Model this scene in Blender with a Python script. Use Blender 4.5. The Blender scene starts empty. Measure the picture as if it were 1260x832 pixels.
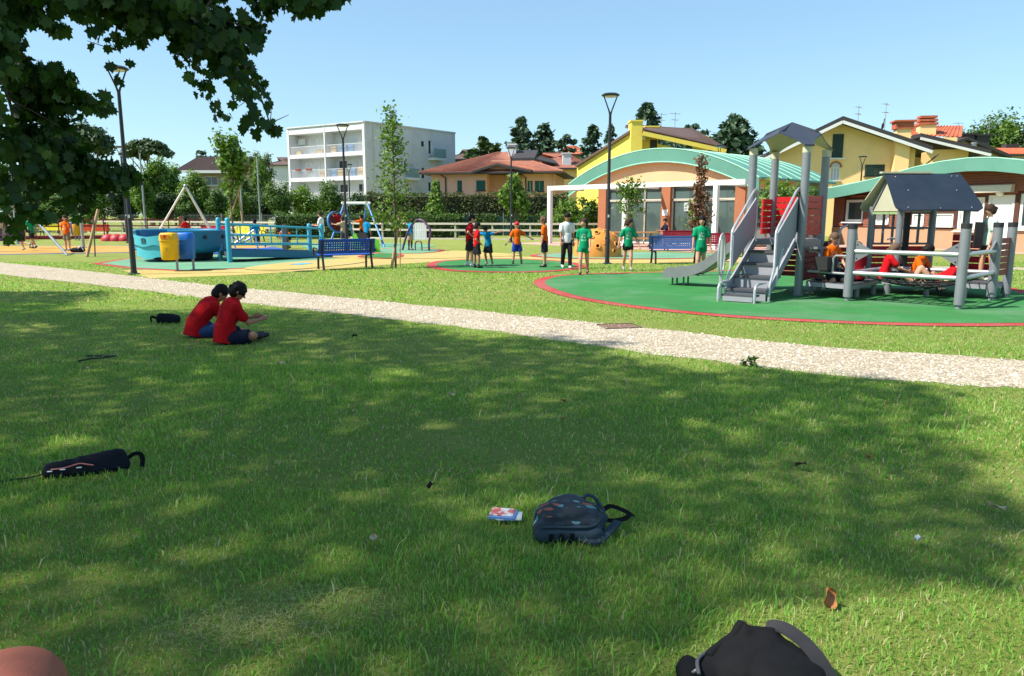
import bpy, math, random
import numpy as np
from mathutils import Vector, Matrix

# ------------------------------------------------------------------ camera, sky, sun, exposure
SC = bpy.context.scene
COL = SC.collection
CAM_H, FPX, CX, CY, HOR = 1.65, 910.0, 630.0, 416.0, 264.0
PITCH = math.atan((CY - HOR) / FPX)
cam_d = bpy.data.cameras.new('camera'); cam = bpy.data.objects.new('camera', cam_d); COL.objects.link(cam)
cam.location = (0, 0, CAM_H); cam.rotation_euler = (math.radians(90) - PITCH, 0, 0)
cam_d.sensor_width = 36.0; cam_d.lens = 36.0 * FPX / 1260.0
cam_d.clip_start = 0.05; cam_d.clip_end = 3000
SC.camera = cam

SUN_EL, SUN_BACK = math.radians(50), math.radians(15)       # sun from the left, a little behind the camera
sun_pos = Vector((-math.cos(SUN_BACK) * math.cos(SUN_EL), -math.sin(SUN_BACK) * math.cos(SUN_EL), math.sin(SUN_EL)))
W = bpy.data.worlds.new('World'); SC.world = W; W.use_nodes = True
wn = W.node_tree; wn.nodes.clear()
sky = wn.nodes.new('ShaderNodeTexSky'); sky.sky_type = 'NISHITA'; sky.sun_disc = False
sky.sun_elevation = SUN_EL; sky.sun_rotation = math.atan2(sun_pos.x, sun_pos.y)
sky.altitude = 0; sky.air_density = 1.0; sky.dust_density = 0.4; sky.ozone_density = 2.5
bg = wn.nodes.new('ShaderNodeBackground'); bg.inputs['Strength'].default_value = 0.077
wo = wn.nodes.new('ShaderNodeOutputWorld')
hz = wn.nodes.new('ShaderNodeMix'); hz.data_type = 'RGBA'; hz.blend_type = 'MULTIPLY'; hz.inputs[0].default_value = 1.0; hz.inputs[7].default_value = (.76, .97, 1.06, 1); gm = wn.nodes.new('ShaderNodeGamma'); gm.inputs[1].default_value = .65
wn.links.new(sky.outputs[0], gm.inputs[0]); wn.links.new(gm.outputs[0], hz.inputs[6]); wn.links.new(hz.outputs[2], bg.inputs[0]); wn.links.new(bg.outputs[0], wo.inputs[0])
sl = bpy.data.lights.new('sun', 'SUN'); sl.energy = 2.05; sl.angle = math.radians(0.8); sl.color = (1.0, 0.94, 0.84)
so = bpy.data.objects.new('sun', sl); COL.objects.link(so); so.location = (-30, 0, 40)
so.rotation_euler = (-sun_pos).to_track_quat('-Z', 'Y').to_euler()
SC.view_settings.view_transform = 'Standard'; SC.view_settings.look = 'None'
SC.view_settings.exposure = 2.08; SC.view_settings.gamma = 1.0

# ------------------------------------------------------------------ helpers: pixels to places
cP, sP = math.cos(PITCH), math.sin(PITCH)
def ray(px, py):
    u, v = (px - CX) / FPX, (CY - py) / FPX
    return Vector((u, cP + v * sP, -sP + v * cP))
def G(px, py, z=0.0):                       # where the pixel's ray meets the level z
    d = ray(px, py); t = (z - CAM_H) / d.z
    return Vector((d.x * t, d.y * t, z))
def P(px, py, D):                           # the point of the ray at depth D metres
    d = ray(px, py); t = D / d.y
    return Vector((d.x * t, D, CAM_H + d.z * t))
def onwall(px, py, a, b):                   # the ray's point on the vertical wall a-b: metres along it, height
    d = ray(px, py); ax, ay = a[0], a[1]; wx, wy = b[0] - ax, b[1] - ay
    L = math.hypot(wx, wy); wx /= L; wy /= L
    den = d.x * wy - d.y * wx
    t = (ax * wy - ay * wx) / den
    return ((d.x * t - ax) * wx + (d.y * t - ay) * wy, CAM_H + d.z * t)
def project(X):                             # world points (n,3) to pixels
    X = np.asarray(X, float); x = X[:, 0]; y = X[:, 1]; z = X[:, 2] - CAM_H
    f = y * cP - z * sP; u = y * sP + z * cP
    f = np.where(f < 1e-3, 1e-3, f)
    return np.stack([CX + FPX * x / f, CY - FPX * u / f], 1), (y * cP - z * sP) > 0.05
def inside(pts, poly):
    x, y = pts[:, 0], pts[:, 1]; r = np.zeros(len(pts), bool); n = len(poly)
    for i in range(n):
        x0, y0 = poly[i]; x1, y1 = poly[(i + 1) % n]
        if y0 == y1: continue
        c = ((y0 > y) != (y1 > y)) & (x < (x1 - x0) * (y - y0) / (y1 - y0) + x0)
        r ^= c
    return r

# ------------------------------------------------------------------ helpers: things and parts
ORG = {}
def thing(name, label, cat, loc=(0, 0, 0), rotz=0.0, group=None, world=False):
    o = bpy.data.objects.new(name, None); COL.objects.link(o); o.empty_display_size = 0.2
    o.location = loc; o.rotation_euler = (0, 0, rotz); o['label'] = label; o['category'] = cat
    if group: o['group'] = group
    if world: ORG[o.name] = Vector(loc)
    return o
def tag(o, label, cat, group=None, kind=None):
    if label: o['label'] = label
    if cat: o['category'] = cat
    if group: o['group'] = group
    if kind: o['kind'] = kind
    return o
def root_of(o):
    while o.parent: o = o.parent
    return o
def dup(root, loc=None, rotz=None, label=None, group=None, scale=None):
    def cp(o, par):
        c = o.copy(); COL.objects.link(c); c.parent = par
        for ch in o.children: cp(ch, c)
        return c
    r = cp(root, None)
    if loc is not None: r.location = loc
    if rotz is not None: r.rotation_euler = (0, 0, rotz)
    if scale is not None: r.scale = scale if hasattr(scale, '__len__') else (scale,) * 3
    if label: r['label'] = label
    if group: r['group'] = group
    return r
def frame(ax):
    a = Vector(ax).normalized()
    h = Vector((0, 0, 1)) if abs(a.z) < 0.9 else Vector((1, 0, 0))
    r = a.cross(h).normalized(); return a, r, r.cross(a)

class MB:
    def __init__(s): s.V = []; s.F = []; s.M = []
    def add(s, V, F, m=0):
        o = len(s.V); s.V.extend([tuple(v) for v in V]); s.F.extend([tuple(i + o for i in f) for f in F]); s.M.extend([m] * len(F)); return s
    def hexa(s, p, m=0):      # 8 points: bottom 4, top 4
        return s.add(p, [(3, 2, 1, 0), (4, 5, 6, 7), (0, 1, 5, 4), (1, 2, 6, 5), (2, 3, 7, 6), (3, 0, 4, 7)], m)
    def box(s, c, d, rz=0.0, m=0, R=None):
        x, y, z = d[0] / 2, d[1] / 2, d[2] / 2
        pts = [Vector(q) for q in ((-x, -y, -z), (x, -y, -z), (x, y, -z), (-x, y, -z), (-x, -y, z), (x, -y, z), (x, y, z), (-x, y, z))]
        M = R if R is not None else Matrix.Rotation(rz, 3, 'Z')
        return s.hexa([M @ q + Vector(c) for q in pts], m)
    def rbox(s, c, d, b=0.01, rz=0.0, m=0):     # box with chamfered vertical section edges
        x, y, z = d[0] / 2, d[1] / 2, d[2] / 2; V = []; M = Matrix.Rotation(rz, 3, 'Z')
        for zz, k in ((-z, b), (-z + b, 0), (z - b, 0), (z, b)):
            X, Y = x - k, y - k
            for q in ((-X, -Y + b), (-X + b, -Y), (X - b, -Y), (X, -Y + b), (X, Y - b), (X - b, Y), (-X + b, Y), (-X, Y - b)):
                V.append(M @ Vector((q[0], q[1], zz)) + Vector(c))
        F = [tuple(range(7, -1, -1)), tuple(range(24, 32))]
        for r in range(3):
            for i in range(8): F.append((r * 8 + i, r * 8 + (i + 1) % 8, r * 8 + 8 + (i + 1) % 8, r * 8 + 8 + i))
        return s.add(V, F, m)
    def bar(s, a, b, w, h, m=0, up=None):
        a, b = Vector(a), Vector(b); ax = (b - a).normalized()
        u = Vector(up) if up else (Vector((0, 0, 1)) if abs(ax.z) < 0.95 else Vector((0, 1, 0)))
        r = ax.cross(u).normalized() * (w / 2); u = r.cross(ax).normalized() * (h / 2)
        return s.hexa([a - r - u, a + r - u, b + r - u, b - r - u, a - r + u, a + r + u, b + r + u, b - r + u], m)
    def tube(s, pts, r, n=8, m=0, caps=True, closed=False):
        pts = [Vector(p) for p in pts]; k = len(pts)
        rs = r if hasattr(r, '__len__') else [r] * k
        V = []; pr = None
        for i, p in enumerate(pts):
            if closed: t = pts[(i + 1) % k] - pts[i - 1]
            else: t = pts[min(i + 1, k - 1)] - pts[max(i - 1, 0)]
            t.normalize()
            if pr is None: x = frame(t)[1]; y = t.cross(x)
            else:
                x = pr - t * pr.dot(t)
                x = x.normalized() if x.length > 1e-6 else frame(t)[1]
                y = t.cross(x)
            pr = x
            for j in range(n):
                a = 2 * math.pi * j / n; V.append(p + (x * math.cos(a) + y * math.sin(a)) * rs[i])
        F = []
        for i in range(k if closed else k - 1):
            i2 = (i + 1) % k
            for j in range(n): F.append((i * n + j, i * n + (j + 1) % n, i2 * n + (j + 1) % n, i2 * n + j))
        if caps and not closed: F.append(tuple(range(n - 1, -1, -1))); F.append(tuple((k - 1) * n + j for j in range(n)))
        return s.add(V, F, m)
    def cyl(s, a, b, r0, r1=None, n=10, m=0): return s.tube([a, b], [r0, r0 if r1 is None else r1], n, m)
    def lathe(s, prof, n=16, c=(0, 0, 0), m=0, a0=0.0, a1=2 * math.pi):
        c = Vector(c); full = abs(a1 - a0 - 2 * math.pi) < 1e-6; N = n if full else n + 1; V = []
        for r, z in prof:
            for j in range(N):
                a = a0 + (a1 - a0) * j / n; V.append(c + Vector((r * math.cos(a), r * math.sin(a), z)))
        F = []
        for i in range(len(prof) - 1):
            for j in range(n): F.append((i * N + j, i * N + (j + 1) % N, (i + 1) * N + (j + 1) % N, (i + 1) * N + j))
        if full:
            if prof[0][0] > 1e-4: F.append(tuple(range(n - 1, -1, -1)))
            if prof[-1][0] > 1e-4: F.append(tuple((len(prof) - 1) * N + j for j in range(n)))
        return s.add(V, F, m)
    def ell(s, c, r, n=12, k=8, m=0, R=None):
        V = []; c = Vector(c)
        for i in range(k + 1):
            t = math.pi * i / k
            for j in range(n):
                a = 2 * math.pi * j / n; q = Vector((r[0] * math.sin(t) * math.cos(a), r[1] * math.sin(t) * math.sin(a), -r[2] * math.cos(t)))
                V.append(c + (R @ q if R is not None else q))
        F = [(i * n + j, i * n + (j + 1) % n, (i + 1) * n + (j + 1) % n, (i + 1) * n + j) for i in range(k) for j in range(n)]
        return s.add(V, F, m)
    def cap(s, a, b, ra, rb, n=12, right=None, flat=1.0, m=0):     # closed capsule, elliptical when flat != 1
        a, b = Vector(a), Vector(b); ax = b - a
        if ax.length < 1e-5: ax = Vector((0, 0, 1e-4))
        t, x, y = frame(ax)
        if right is not None:
            x = Vector(right) - t * Vector(right).dot(t)
            x = x.normalized() if x.length > 1e-4 else frame(ax)[1]
            y = t.cross(x)
        V = []; rings = []
        for q in (-88, -60, -30, 0): rings.append((a + t * ra * math.sin(math.radians(q)) * min(1, flat + .2), ra * math.cos(math.radians(q))))
        for q in (0, 30, 60, 88): rings.append((b + t * rb * math.sin(math.radians(q)) * min(1, flat + .2), rb * math.cos(math.radians(q))))
        for p, r in rings:
            for j in range(n):
                g = 2 * math.pi * j / n; V.append(p + x * r * math.cos(g) + y * r * math.sin(g) * flat)
        F = [(i * n + j, i * n + (j + 1) % n, (i + 1) * n + (j + 1) % n, (i + 1) * n + j) for i in range(7) for j in range(n)]
        F += [tuple(range(n - 1, -1, -1)), tuple(7 * n + j for j in range(n))]
        return s.add(V, F, m)
    def prism(s, poly, z0, z1, m=0):
        n = len(poly); V = [(p[0], p[1], z0) for p in poly] + [(p[0], p[1], z1) for p in poly]
        F = [tuple(range(n - 1, -1, -1)), tuple(range(n, 2 * n))] + [(i, (i + 1) % n, n + (i + 1) % n, n + i) for i in range(n)]
        return s.add(V, F, m)
    def slab(s, pts, off, m=0):       # polygon in space thickened by the vector off
        pts = [Vector(p) for p in pts]; off = Vector(off); n = len(pts)
        F = [tuple(range(n - 1, -1, -1)), tuple(range(n, 2 * n))] + [(i, (i + 1) % n, n + (i + 1) % n, n + i) for i in range(n)]
        return s.add(pts + [p + off for p in pts], F, m)
    def grid(s, rows, m=0, closed=False):
        k = len(rows[0]); V = [p for r in rows for p in r]; F = []
        for i in range(len(rows) - 1):
            for j in range(k if closed else k - 1): F.append((i * k + j, i * k + (j + 1) % k, (i + 1) * k + (j + 1) % k, (i + 1) * k + j))
        return s.add(V, F, m)
    def shell(s, rows, off, m=0):     # grid with thickness
        off = Vector(off); k = len(rows[0]); n = len(rows)
        A = [Vector(p) for r in rows for p in r]; B = [p + off for p in A]; o = len(A); F = []
        for i in range(n - 1):
            for j in range(k - 1):
                q = (i * k + j, i * k + j + 1, (i + 1) * k + j + 1, (i + 1) * k + j); F.append(q); F.append(tuple(o + t for t in reversed(q)))
        rim = [j for j in range(k)] + [i * k + k - 1 for i in range(1, n)] + [(n - 1) * k + j for j in range(k - 2, -1, -1)] + [i * k for i in range(n - 2, 0, -1)]
        for a, b in zip(rim, rim[1:] + rim[:1]): F.append((a, b, o + b, o + a))
        return s.add(A + B, F, m)
    def mesh(s, name, mats, smooth=None, org=None):
        me = bpy.data.meshes.new(name)
        V = s.V if org is None else [(v[0] - org[0], v[1] - org[1], v[2] - org[2]) for v in s.V]
        me.from_pydata(V, [], s.F)
        for q in (mats if isinstance(mats, (list, tuple)) else [mats]): me.materials.append(q)
        if any(s.M): me.polygons.foreach_set('material_index', s.M)
        if smooth is not None:
            me.polygons.foreach_set('use_smooth', [True] * len(me.polygons)); me.set_sharp_from_angle(angle=math.radians(smooth))
        me.update(); return me
    def build(s, name, mats, parent=None, smooth=None, loc=None, rotz=0.0):
        org = None
        if parent is not None: org = ORG.get(root_of(parent).name)
        o = bpy.data.objects.new(name, s.mesh(name, mats, smooth, org)); COL.objects.link(o)
        if parent is not None: o.parent = parent
        if loc is not None: o.location = loc
        if rotz: o.rotation_euler = (0, 0, rotz)
        return o

def npmesh(name, V, F, mats, tint=None, smooth=False, mi=None):
    """numpy verts (n,3) and equal-size faces (m,k)"""
    me = bpy.data.meshes.new(name); V = np.ascontiguousarray(V, np.float32); F = np.ascontiguousarray(F, np.int32)
    m, k = F.shape
    me.vertices.add(len(V)); me.vertices.foreach_set('co', V.ravel())
    me.loops.add(m * k); me.loops.foreach_set('vertex_index', F.ravel())
    me.polygons.add(m); me.polygons.foreach_set('loop_start', np.arange(0, m * k, k, dtype=np.int32))
    for q in (mats if isinstance(mats, (list, tuple)) else [mats]): me.materials.append(q)
    if mi is not None: me.polygons.foreach_set('material_index', np.ascontiguousarray(mi, np.int32))
    me.update(calc_edges=True)
    if smooth: me.polygons.foreach_set('use_smooth', np.ones(m, bool))
    if tint is not None:
        a = me.attributes.new('tint', 'FLOAT', 'FACE'); a.data.foreach_set('value', np.ascontiguousarray(tint, np.float32))
    return me
def mobj(name, me, parent=None, loc=None, rotz=0):
    o = bpy.data.objects.new(name, me); COL.objects.link(o)
    if parent is not None: o.parent = parent
    if loc is not None: o.location = loc
    if rotz: o.rotation_euler = (0, 0, rotz)
    return o

# ------------------------------------------------------------------ materials
def S(r, g, b, k=1.0):
    f = lambda c: ((c / 255.0) / 12.92 if c <= 10.3 else ((c / 255.0 + 0.055) / 1.055) ** 2.4) * k
    return (f(r), f(g), f(b))
def nd(t, typ, **kw):
    n = t.nodes.new(typ)
    for k, v in kw.items(): setattr(n, k, v)
    return n
def mix(t, fac, a, b, mode='MIX'):
    n = nd(t, 'ShaderNodeMix', data_type='RGBA', blend_type=mode)
    for s, v in ((0, fac), (6, a), (7, b)):
        if hasattr(v, 'links') or hasattr(v, 'is_linked'): t.links.new(v, n.inputs[s])
        else: n.inputs[s].default_value = v if s == 0 else (*v[:3], 1)
    return n.outputs[2]
def noise(t, scale, det=4, rough=.6, vec=None):
    n = nd(t, 'ShaderNodeTexNoise'); n.inputs['Scale'].default_value = scale; n.inputs['Detail'].default_value = det; n.inputs['Roughness'].default_value = rough
    t.links.new(vec if vec is not None else coord(t), n.inputs['Vector']); return n
def coord(t, kind='Object'):
    for n in t.nodes:
        if n.type == 'TEX_COORD': return n.outputs[kind]
    return nd(t, 'ShaderNodeTexCoord').outputs[kind]
def ramp(t, fac, stops):
    n = nd(t, 'ShaderNodeValToRGB'); e = n.color_ramp.elements
    while len(e) < len(stops): e.new(0.5)
    for q, (p, c) in zip(e, stops): q.position = p; q.color = (*c[:3], 1) if hasattr(c, '__len__') else (c, c, c, 1)
    t.links.new(fac, n.inputs[0]); return n.outputs[0]
def base(name):
    m = bpy.data.materials.new(name); m.use_nodes = True; t = m.node_tree
    return m, t, t.nodes['Principled BSDF']
def addbump(t, b, h, strength=.3, dist=.01):
    n = nd(t, 'ShaderNodeBump'); n.inputs['Strength'].default_value = strength; n.inputs['Distance'].default_value = dist
    t.links.new(h, n.inputs['Height']); t.links.new(n.outputs[0], b.inputs['Normal'])
MATS = {}
def mat(name, col, rough=.6, var=.18, scale=6.0, bump=0.0, bscale=80.0, metal=0.0, spec=.4, dirt=0.0, dist=.004):
    if name in MATS: return MATS[name]
    m, t, b = base(name); c2 = tuple(min(1, c * (1 - var)) for c in col); c3 = tuple(min(1, c * (1 + var * .8)) for c in col)
    n = noise(t, scale, 5, .65); c = ramp(t, n.outputs[0], [(.3, c2), (.52, col), (.75, c3)])
    if dirt:
        d = noise(t, scale * .35, 8, .75); f = ramp(t, d.outputs[0], [(.5, 0.0), (.72, dirt)])
        c = mix(t, f, c, (.12, .10, .075))
    t.links.new(c, b.inputs['Base Color'])
    r = ramp(t, n.outputs[0], [(.3, max(0, rough - .08)), (.75, min(1, rough + .1))]); t.links.new(r, b.inputs['Roughness'])
    b.inputs['Metallic'].default_value = metal; b.inputs['Specular IOR Level'].default_value = spec
    if bump: addbump(t, b, noise(t, bscale, 6, .7).outputs[0], bump, dist)
    MATS[name] = m; return m
def leafmat(name, stops, trans=.35, rough=.55, tcol=None):
    m, t, b = base(name); a = nd(t, 'ShaderNodeAttribute', attribute_name='tint')
    c = ramp(t, a.outputs['Fac'], stops); t.links.new(c, b.inputs['Base Color'])
    b.inputs['Roughness'].default_value = rough; b.inputs['Specular IOR Level'].default_value = .35
    tr = nd(t, 'ShaderNodeBsdfTranslucent'); mx = nd(t, 'ShaderNodeMixShader'); mx.inputs[0].default_value = trans
    t.links.new(mix(t, 1.0, c, tcol or (1.0, 1.15, .5), 'MULTIPLY'), tr.inputs[0])
    t.links.new(b.outputs[0], mx.inputs[1]); t.links.new(tr.outputs[0], mx.inputs[2])
    t.links.new(mx.outputs[0], t.nodes['Material Output'].inputs[0]); MATS[name] = m; return m
def glassmat(name, col=(.03, .05, .055), rough=.05):
    if name in MATS: return MATS[name]
    m, t, b = base(name); b.inputs['Base Color'].default_value = (*col, 1); b.inputs['Roughness'].default_value = rough
    b.inputs['Specular IOR Level'].default_value = .8
    n = noise(t, 1.2, 2); addbump(t, b, n.outputs[0], .08, .02); MATS[name] = m; return m
def woodmat(name, col, axis_scale=(2, 2, 30), rough=.7, var=.3):
    if name in MATS: return MATS[name]
    m, t, b = base(name); mp = nd(t, 'ShaderNodeMapping'); mp.inputs['Scale'].default_value = axis_scale; t.links.new(coord(t), mp.inputs[0])
    n = noise(t, 3.0, 6, .7, mp.outputs[0]); c = ramp(t, n.outputs[0], [(.3, tuple(q * (1 - var) for q in col)), (.7, tuple(min(1, q * (1 + var)) for q in col))])
    t.links.new(c, b.inputs['Base Color']); b.inputs['Roughness'].default_value = rough; addbump(t, b, n.outputs[0], .3, .004); MATS[name] = m; return m
def tilemat(name, col, sx=4.0, rough=.8):
    if name in MATS: return MATS[name]
    m, t, b = base(name)
    n = noise(t, 1.3, 6, .75); n2 = noise(t, 14.0, 3)
    c = ramp(t, n.outputs[0], [(.3, tuple(q * .62 for q in col)), (.55, col), (.75, tuple(min(1, q * 1.25) for q in col))])
    c = mix(t, ramp(t, n2.outputs[0], [(.45, 0.0), (.7, .55)]), c, tuple(q * .45 for q in col))
    t.links.new(c, b.inputs['Base Color']); b.inputs['Roughness'].default_value = rough
    MATS[name] = m; return m

# ------------------------------------------------------------------ setting: lawn, path, coloured rubber surfaces
R = random.Random(7); NR = np.random.default_rng(11)
def catmull(pts, k=8, closed=True):
    out = []; n = len(pts)
    for i in range(n if closed else n - 1):
        g = lambda j: Vector(pts[j % n]) if closed else Vector(pts[max(0, min(n - 1, j))])
        p0, p1, p2, p3 = g(i - 1), g(i), g(i + 1), g(i + 2)
        for q in range(k):
            t = q / k
            out.append(0.5 * ((2 * p1) + (p2 - p0) * t + (2 * p0 - 5 * p1 + 4 * p2 - p3) * t * t + (3 * p1 - p0 - 3 * p2 + p3) * t ** 3))
    if not closed: out.append(Vector(pts[-1]))
    return out
def grow(poly, d):                    # offset a closed outline outwards (d > 0)
    n = len(poly); area = sum(poly[i].x * poly[(i + 1) % n].y - poly[(i + 1) % n].x * poly[i].y for i in range(n)); s = 1 if area > 0 else -1
    out = []
    for i in range(n):
        t = poly[(i + 1) % n] - poly[i - 1]; L = math.hypot(t.x, t.y) or 1
        out.append(Vector((poly[i].x + s * d * t.y / L, poly[i].y - s * d * t.x / L, poly[i].z)))
    return out
def struct(name, mb, m, smooth=None):
    o = mb.build(name, m, None, smooth); o['kind'] = 'structure'; return o
def sheet(name, poly, z, m):
    mb = MB(); mb.add([(p[0], p[1], z) for p in poly], [tuple(range(len(poly)))])
    o = struct(name, mb, m)
    me = o.data
    if me.polygons[0].normal.z < 0: me.flip_normals()
    return o

def lawnmat():
    m, t, b = base('lawn'); g = coord(t)
    big = noise(t, .16, 5, .6); mid = noise(t, 1.3, 6, .7); fine = noise(t, 38.0, 5, .75); str_ = noise(t, 160.0, 3, .7)
    c = ramp(t, fine.outputs[0], [(.25, (.11, .16, .028)), (.5, (.24, .30, .055)), (.75, (.37, .40, .105))])
    c = mix(t, ramp(t, mid.outputs[0], [(.4, 0.0), (.68, .55)]), c, (.38, .37, .125))
    c = mix(t, ramp(t, big.outputs[0], [(.5, 0.0), (.75, .5)]), c, (.30, .34, .085))
    c = mix(t, ramp(t, noise(t, .7, 6, .8).outputs[0], [(.62, 0.0), (.76, .5)]), c, (.25, .20, .11))
    c = mix(t, .25, c, ramp(t, str_.outputs[0], [(.3, (.06, .09, .02)), (.7, (.32, .36, .11))]))
    t.links.new(c, b.inputs['Base Color']); b.inputs['Roughness'].default_value = .9; b.inputs['Specular IOR Level'].default_value = .1
    addbump(t, b, fine.outputs[0], .9, .05); return m
M_LAWN = lawnmat()
sheet('ground', [(-1500, -1500), (1500, -1500), (1500, 1500), (-1500, 1500)], 0.0, M_LAWN)

def gravelmat():
    m, t, b = base('gravel'); v = nd(t, 'ShaderNodeTexVoronoi'); v.inputs['Scale'].default_value = 42.0; t.links.new(coord(t), v.inputs['Vector'])
    rgb = nd(t, 'ShaderNodeSeparateColor'); t.links.new(v.outputs['Color'], rgb.inputs[0])
    c = ramp(t, rgb.outputs[0], [(.0, (.20, .155, .10)), (.35, (.42, .345, .24)), (.7, (.52, .44, .32)), (1.0, (.64, .57, .44))])
    d = ramp(t, v.outputs['Distance'], [(.35, 0.0), (.75, .7)]); c = mix(t, d, c, (.18, .145, .10))
    p = noise(t, .9, 6, .7); c = mix(t, ramp(t, p.outputs[0], [(.5, 0.0), (.7, .45)]), c, (.27, .20, .12))
    t.links.new(c, b.inputs['Base Color']); b.inputs['Roughness'].default_value = .95
    addbump(t, b, v.outputs['Distance'], -.8, .02); return m
M_GRAVEL = gravelmat()
up_px = [(-320, 292), (-160, 308), (0, 323), (120, 335), (250, 350), (400, 364), (600, 384), (800, 404), (1000, 426), (1260, 443), (1500, 455), (1900, 470)]
lo_px = [(-320, 300), (-160, 318), (0, 338), (120, 351), (250, 367), (400, 384), (560, 402), (700, 421), (900, 448), (1100, 468), (1260, 478), (1500, 489), (1900, 502)]
up_w = catmull([G(*p) for p in up_px], 10, False); lo_w = catmull([G(*p) for p in lo_px], 10, False)
def rough_edge(pts, a, seed):
    r = random.Random(seed); return [Vector((p.x + r.uniform(-a, a) * .6, p.y + r.uniform(-a, a), p.z)) for p in pts]
path_poly = rough_edge(up_w, .07, 1) + list(reversed(rough_edge(lo_w, .07, 2)))
sheet('gravel_path', path_poly, 0.004, M_GRAVEL)

def rubber(name, col):
    m = mat('rubber_' + name, tuple(c * .78 for c in col), .9, .16, 1.1, .6, 160.0, dirt=.3, spec=.15); t = m.node_tree; b = t.nodes['Principled BSDF']; old = b.inputs['Base Color'].links[0].from_socket
    w = noise(t, .45, 9, .72); g = noise(t, 90.0, 2, .6); pale = tuple(.6 * c * .78 + .4 * .36 for c in col)        # worn, dusty zones and rubber granules
    c1 = mix(t, ramp(t, w.outputs[0], [(.46, 0.0), (.64, .5)]), old, pale); t.links.new(mix(t, ramp(t, g.outputs[0], [(.35, .35), (.55, 0.0)]), c1, tuple(c * .4 for c in col)), b.inputs['Base Color']); return m
RG = rubber('green', S(62, 136, 72)); RM = rubber('mint', S(116, 172, 136)); RR = rubber('red', S(190, 70, 68)); RY = rubber('yellow', S(206, 182, 108))
RB = rubber('blue', S(36, 96, 190)); RO = rubber('orange', S(214, 164, 78)); RC = rubber('sky', S(110, 176, 200))
def pad(name, px, inner, rim=None, w=.3, z=.008, smooth=True):
    poly = [G(*p) for p in px]
    if smooth: poly = catmull(poly, 8)
    if rim is not None: sheet(name + '_border', poly, z, rim); poly = grow(poly, -w)
    return sheet(name, poly, z + .004, inner)
def gpoly(pts): return [Vector((x, y, 0)) for x, y in pts]
# the yellow ribbon path that links the pads, and the pads
rib_up = [G(*p) for p in [(150, 333), (270, 328), (390, 321), (470, 317), (560, 314), (640, 316), (760, 318), (900, 317), (1040, 315)]]
rib_lo = [G(*p) for p in [(185, 343), (290, 339), (400, 332), (480, 326), (560, 322), (640, 323), (760, 324.5), (900, 323.5), (1040, 321)]]
sheet('yellow_path', catmull(rib_up, 8, False) + list(reversed(catmull(rib_lo, 8, False))), .008, RY)
pad('play_pad', [(657, 350), (668, 342), (702, 338), (770, 336), (850, 334), (960, 333), (1090, 337), (1200, 346), (1275, 362), (1330, 380), (1320, 398), (1240, 402), (1100, 401), (960, 395), (860, 388), (760, 377), (690, 364)], RG, RR, .28, .012)
pad('round_pad', [(524, 327), (545, 321), (618, 318.5), (690, 321.5), (722, 328), (690, 334), (618, 336), (550, 333.5)], RG, RR, .34, .016)
pad('dome_pad', [(652, 315), (690, 311.5), (780, 310.5), (860, 311.5), (905, 314.5), (870, 318), (780, 319.5), (690, 318.5)], RM, RR, .3, .020)
pad('spinner_pad', [(112, 325), (150, 319), (230, 314), (330, 312), (420, 315), (440, 320), (380, 326), (300, 331), (222, 334), (160, 331)], RM, RR, .3, .012, False)
pad('ramp_pad', [(300, 331), (360, 323), (430, 319), (452, 322), (420, 327), (350, 333)], RY, None, z=.020)
pad('ramp_mark', [(356, 326.5), (372, 324.5), (386, 325), (370, 327.2)], RC, None, z=.028, smooth=False)
pad('swing_pad', [(372, 303), (430, 299), (520, 300.5), (532, 304), (480, 307), (400, 307)], RM, None, z=.012)
pad('yellow_field', [(380, 311), (440, 306.5), (520, 307.5), (600, 311), (640, 314.5), (560, 318), (450, 319), (390, 317)], RY, None, z=.016)
pad('chime_pad', [(450, 310), (480, 306), (530, 306.5), (548, 309), (520, 312.5), (470, 312.5)], RM, RR, .25, .024)
pad('rocker_pad', [(440, 317), (460, 313), (490, 313), (497, 316), (480, 319)], RG, RR, .2, .032)
pad('ball_court', [(-420, 313), (-420, 303), (-60, 302.5), (180, 302.5), (300, 301), (345, 304), (300, 308), (170, 311), (0, 313.5)], RO, RB, .34, .008, False)
pad('exercise_pad', [(236, 310), (280, 306.5), (345, 306), (352, 309), (310, 312.5), (255, 313)], RB, None, z=.028, smooth=False)
M_PAVE = mat('terrace_paving', S(196, 152, 138), .85, .15, 1.2, .3, 40, dirt=.25)
sheet('terrace', gpoly([(1.2, 44.6), (-.2, 43.2), (8.4, 32.6), (12, 33.4), (15, 36), (18.5, 38.5), (21.5, 31.5), (24, 27.5), (26, 27.5), (22, 36.5), (17, 45), (9, 50)]), .006, M_PAVE)
sheet('side_path', gpoly([(10.6, 24.5), (10.2, 23.6), (13, 22.8), (22, 20.5), (40, 17), (41, 18.5), (22, 22)]), .006, M_GRAVEL)

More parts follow.
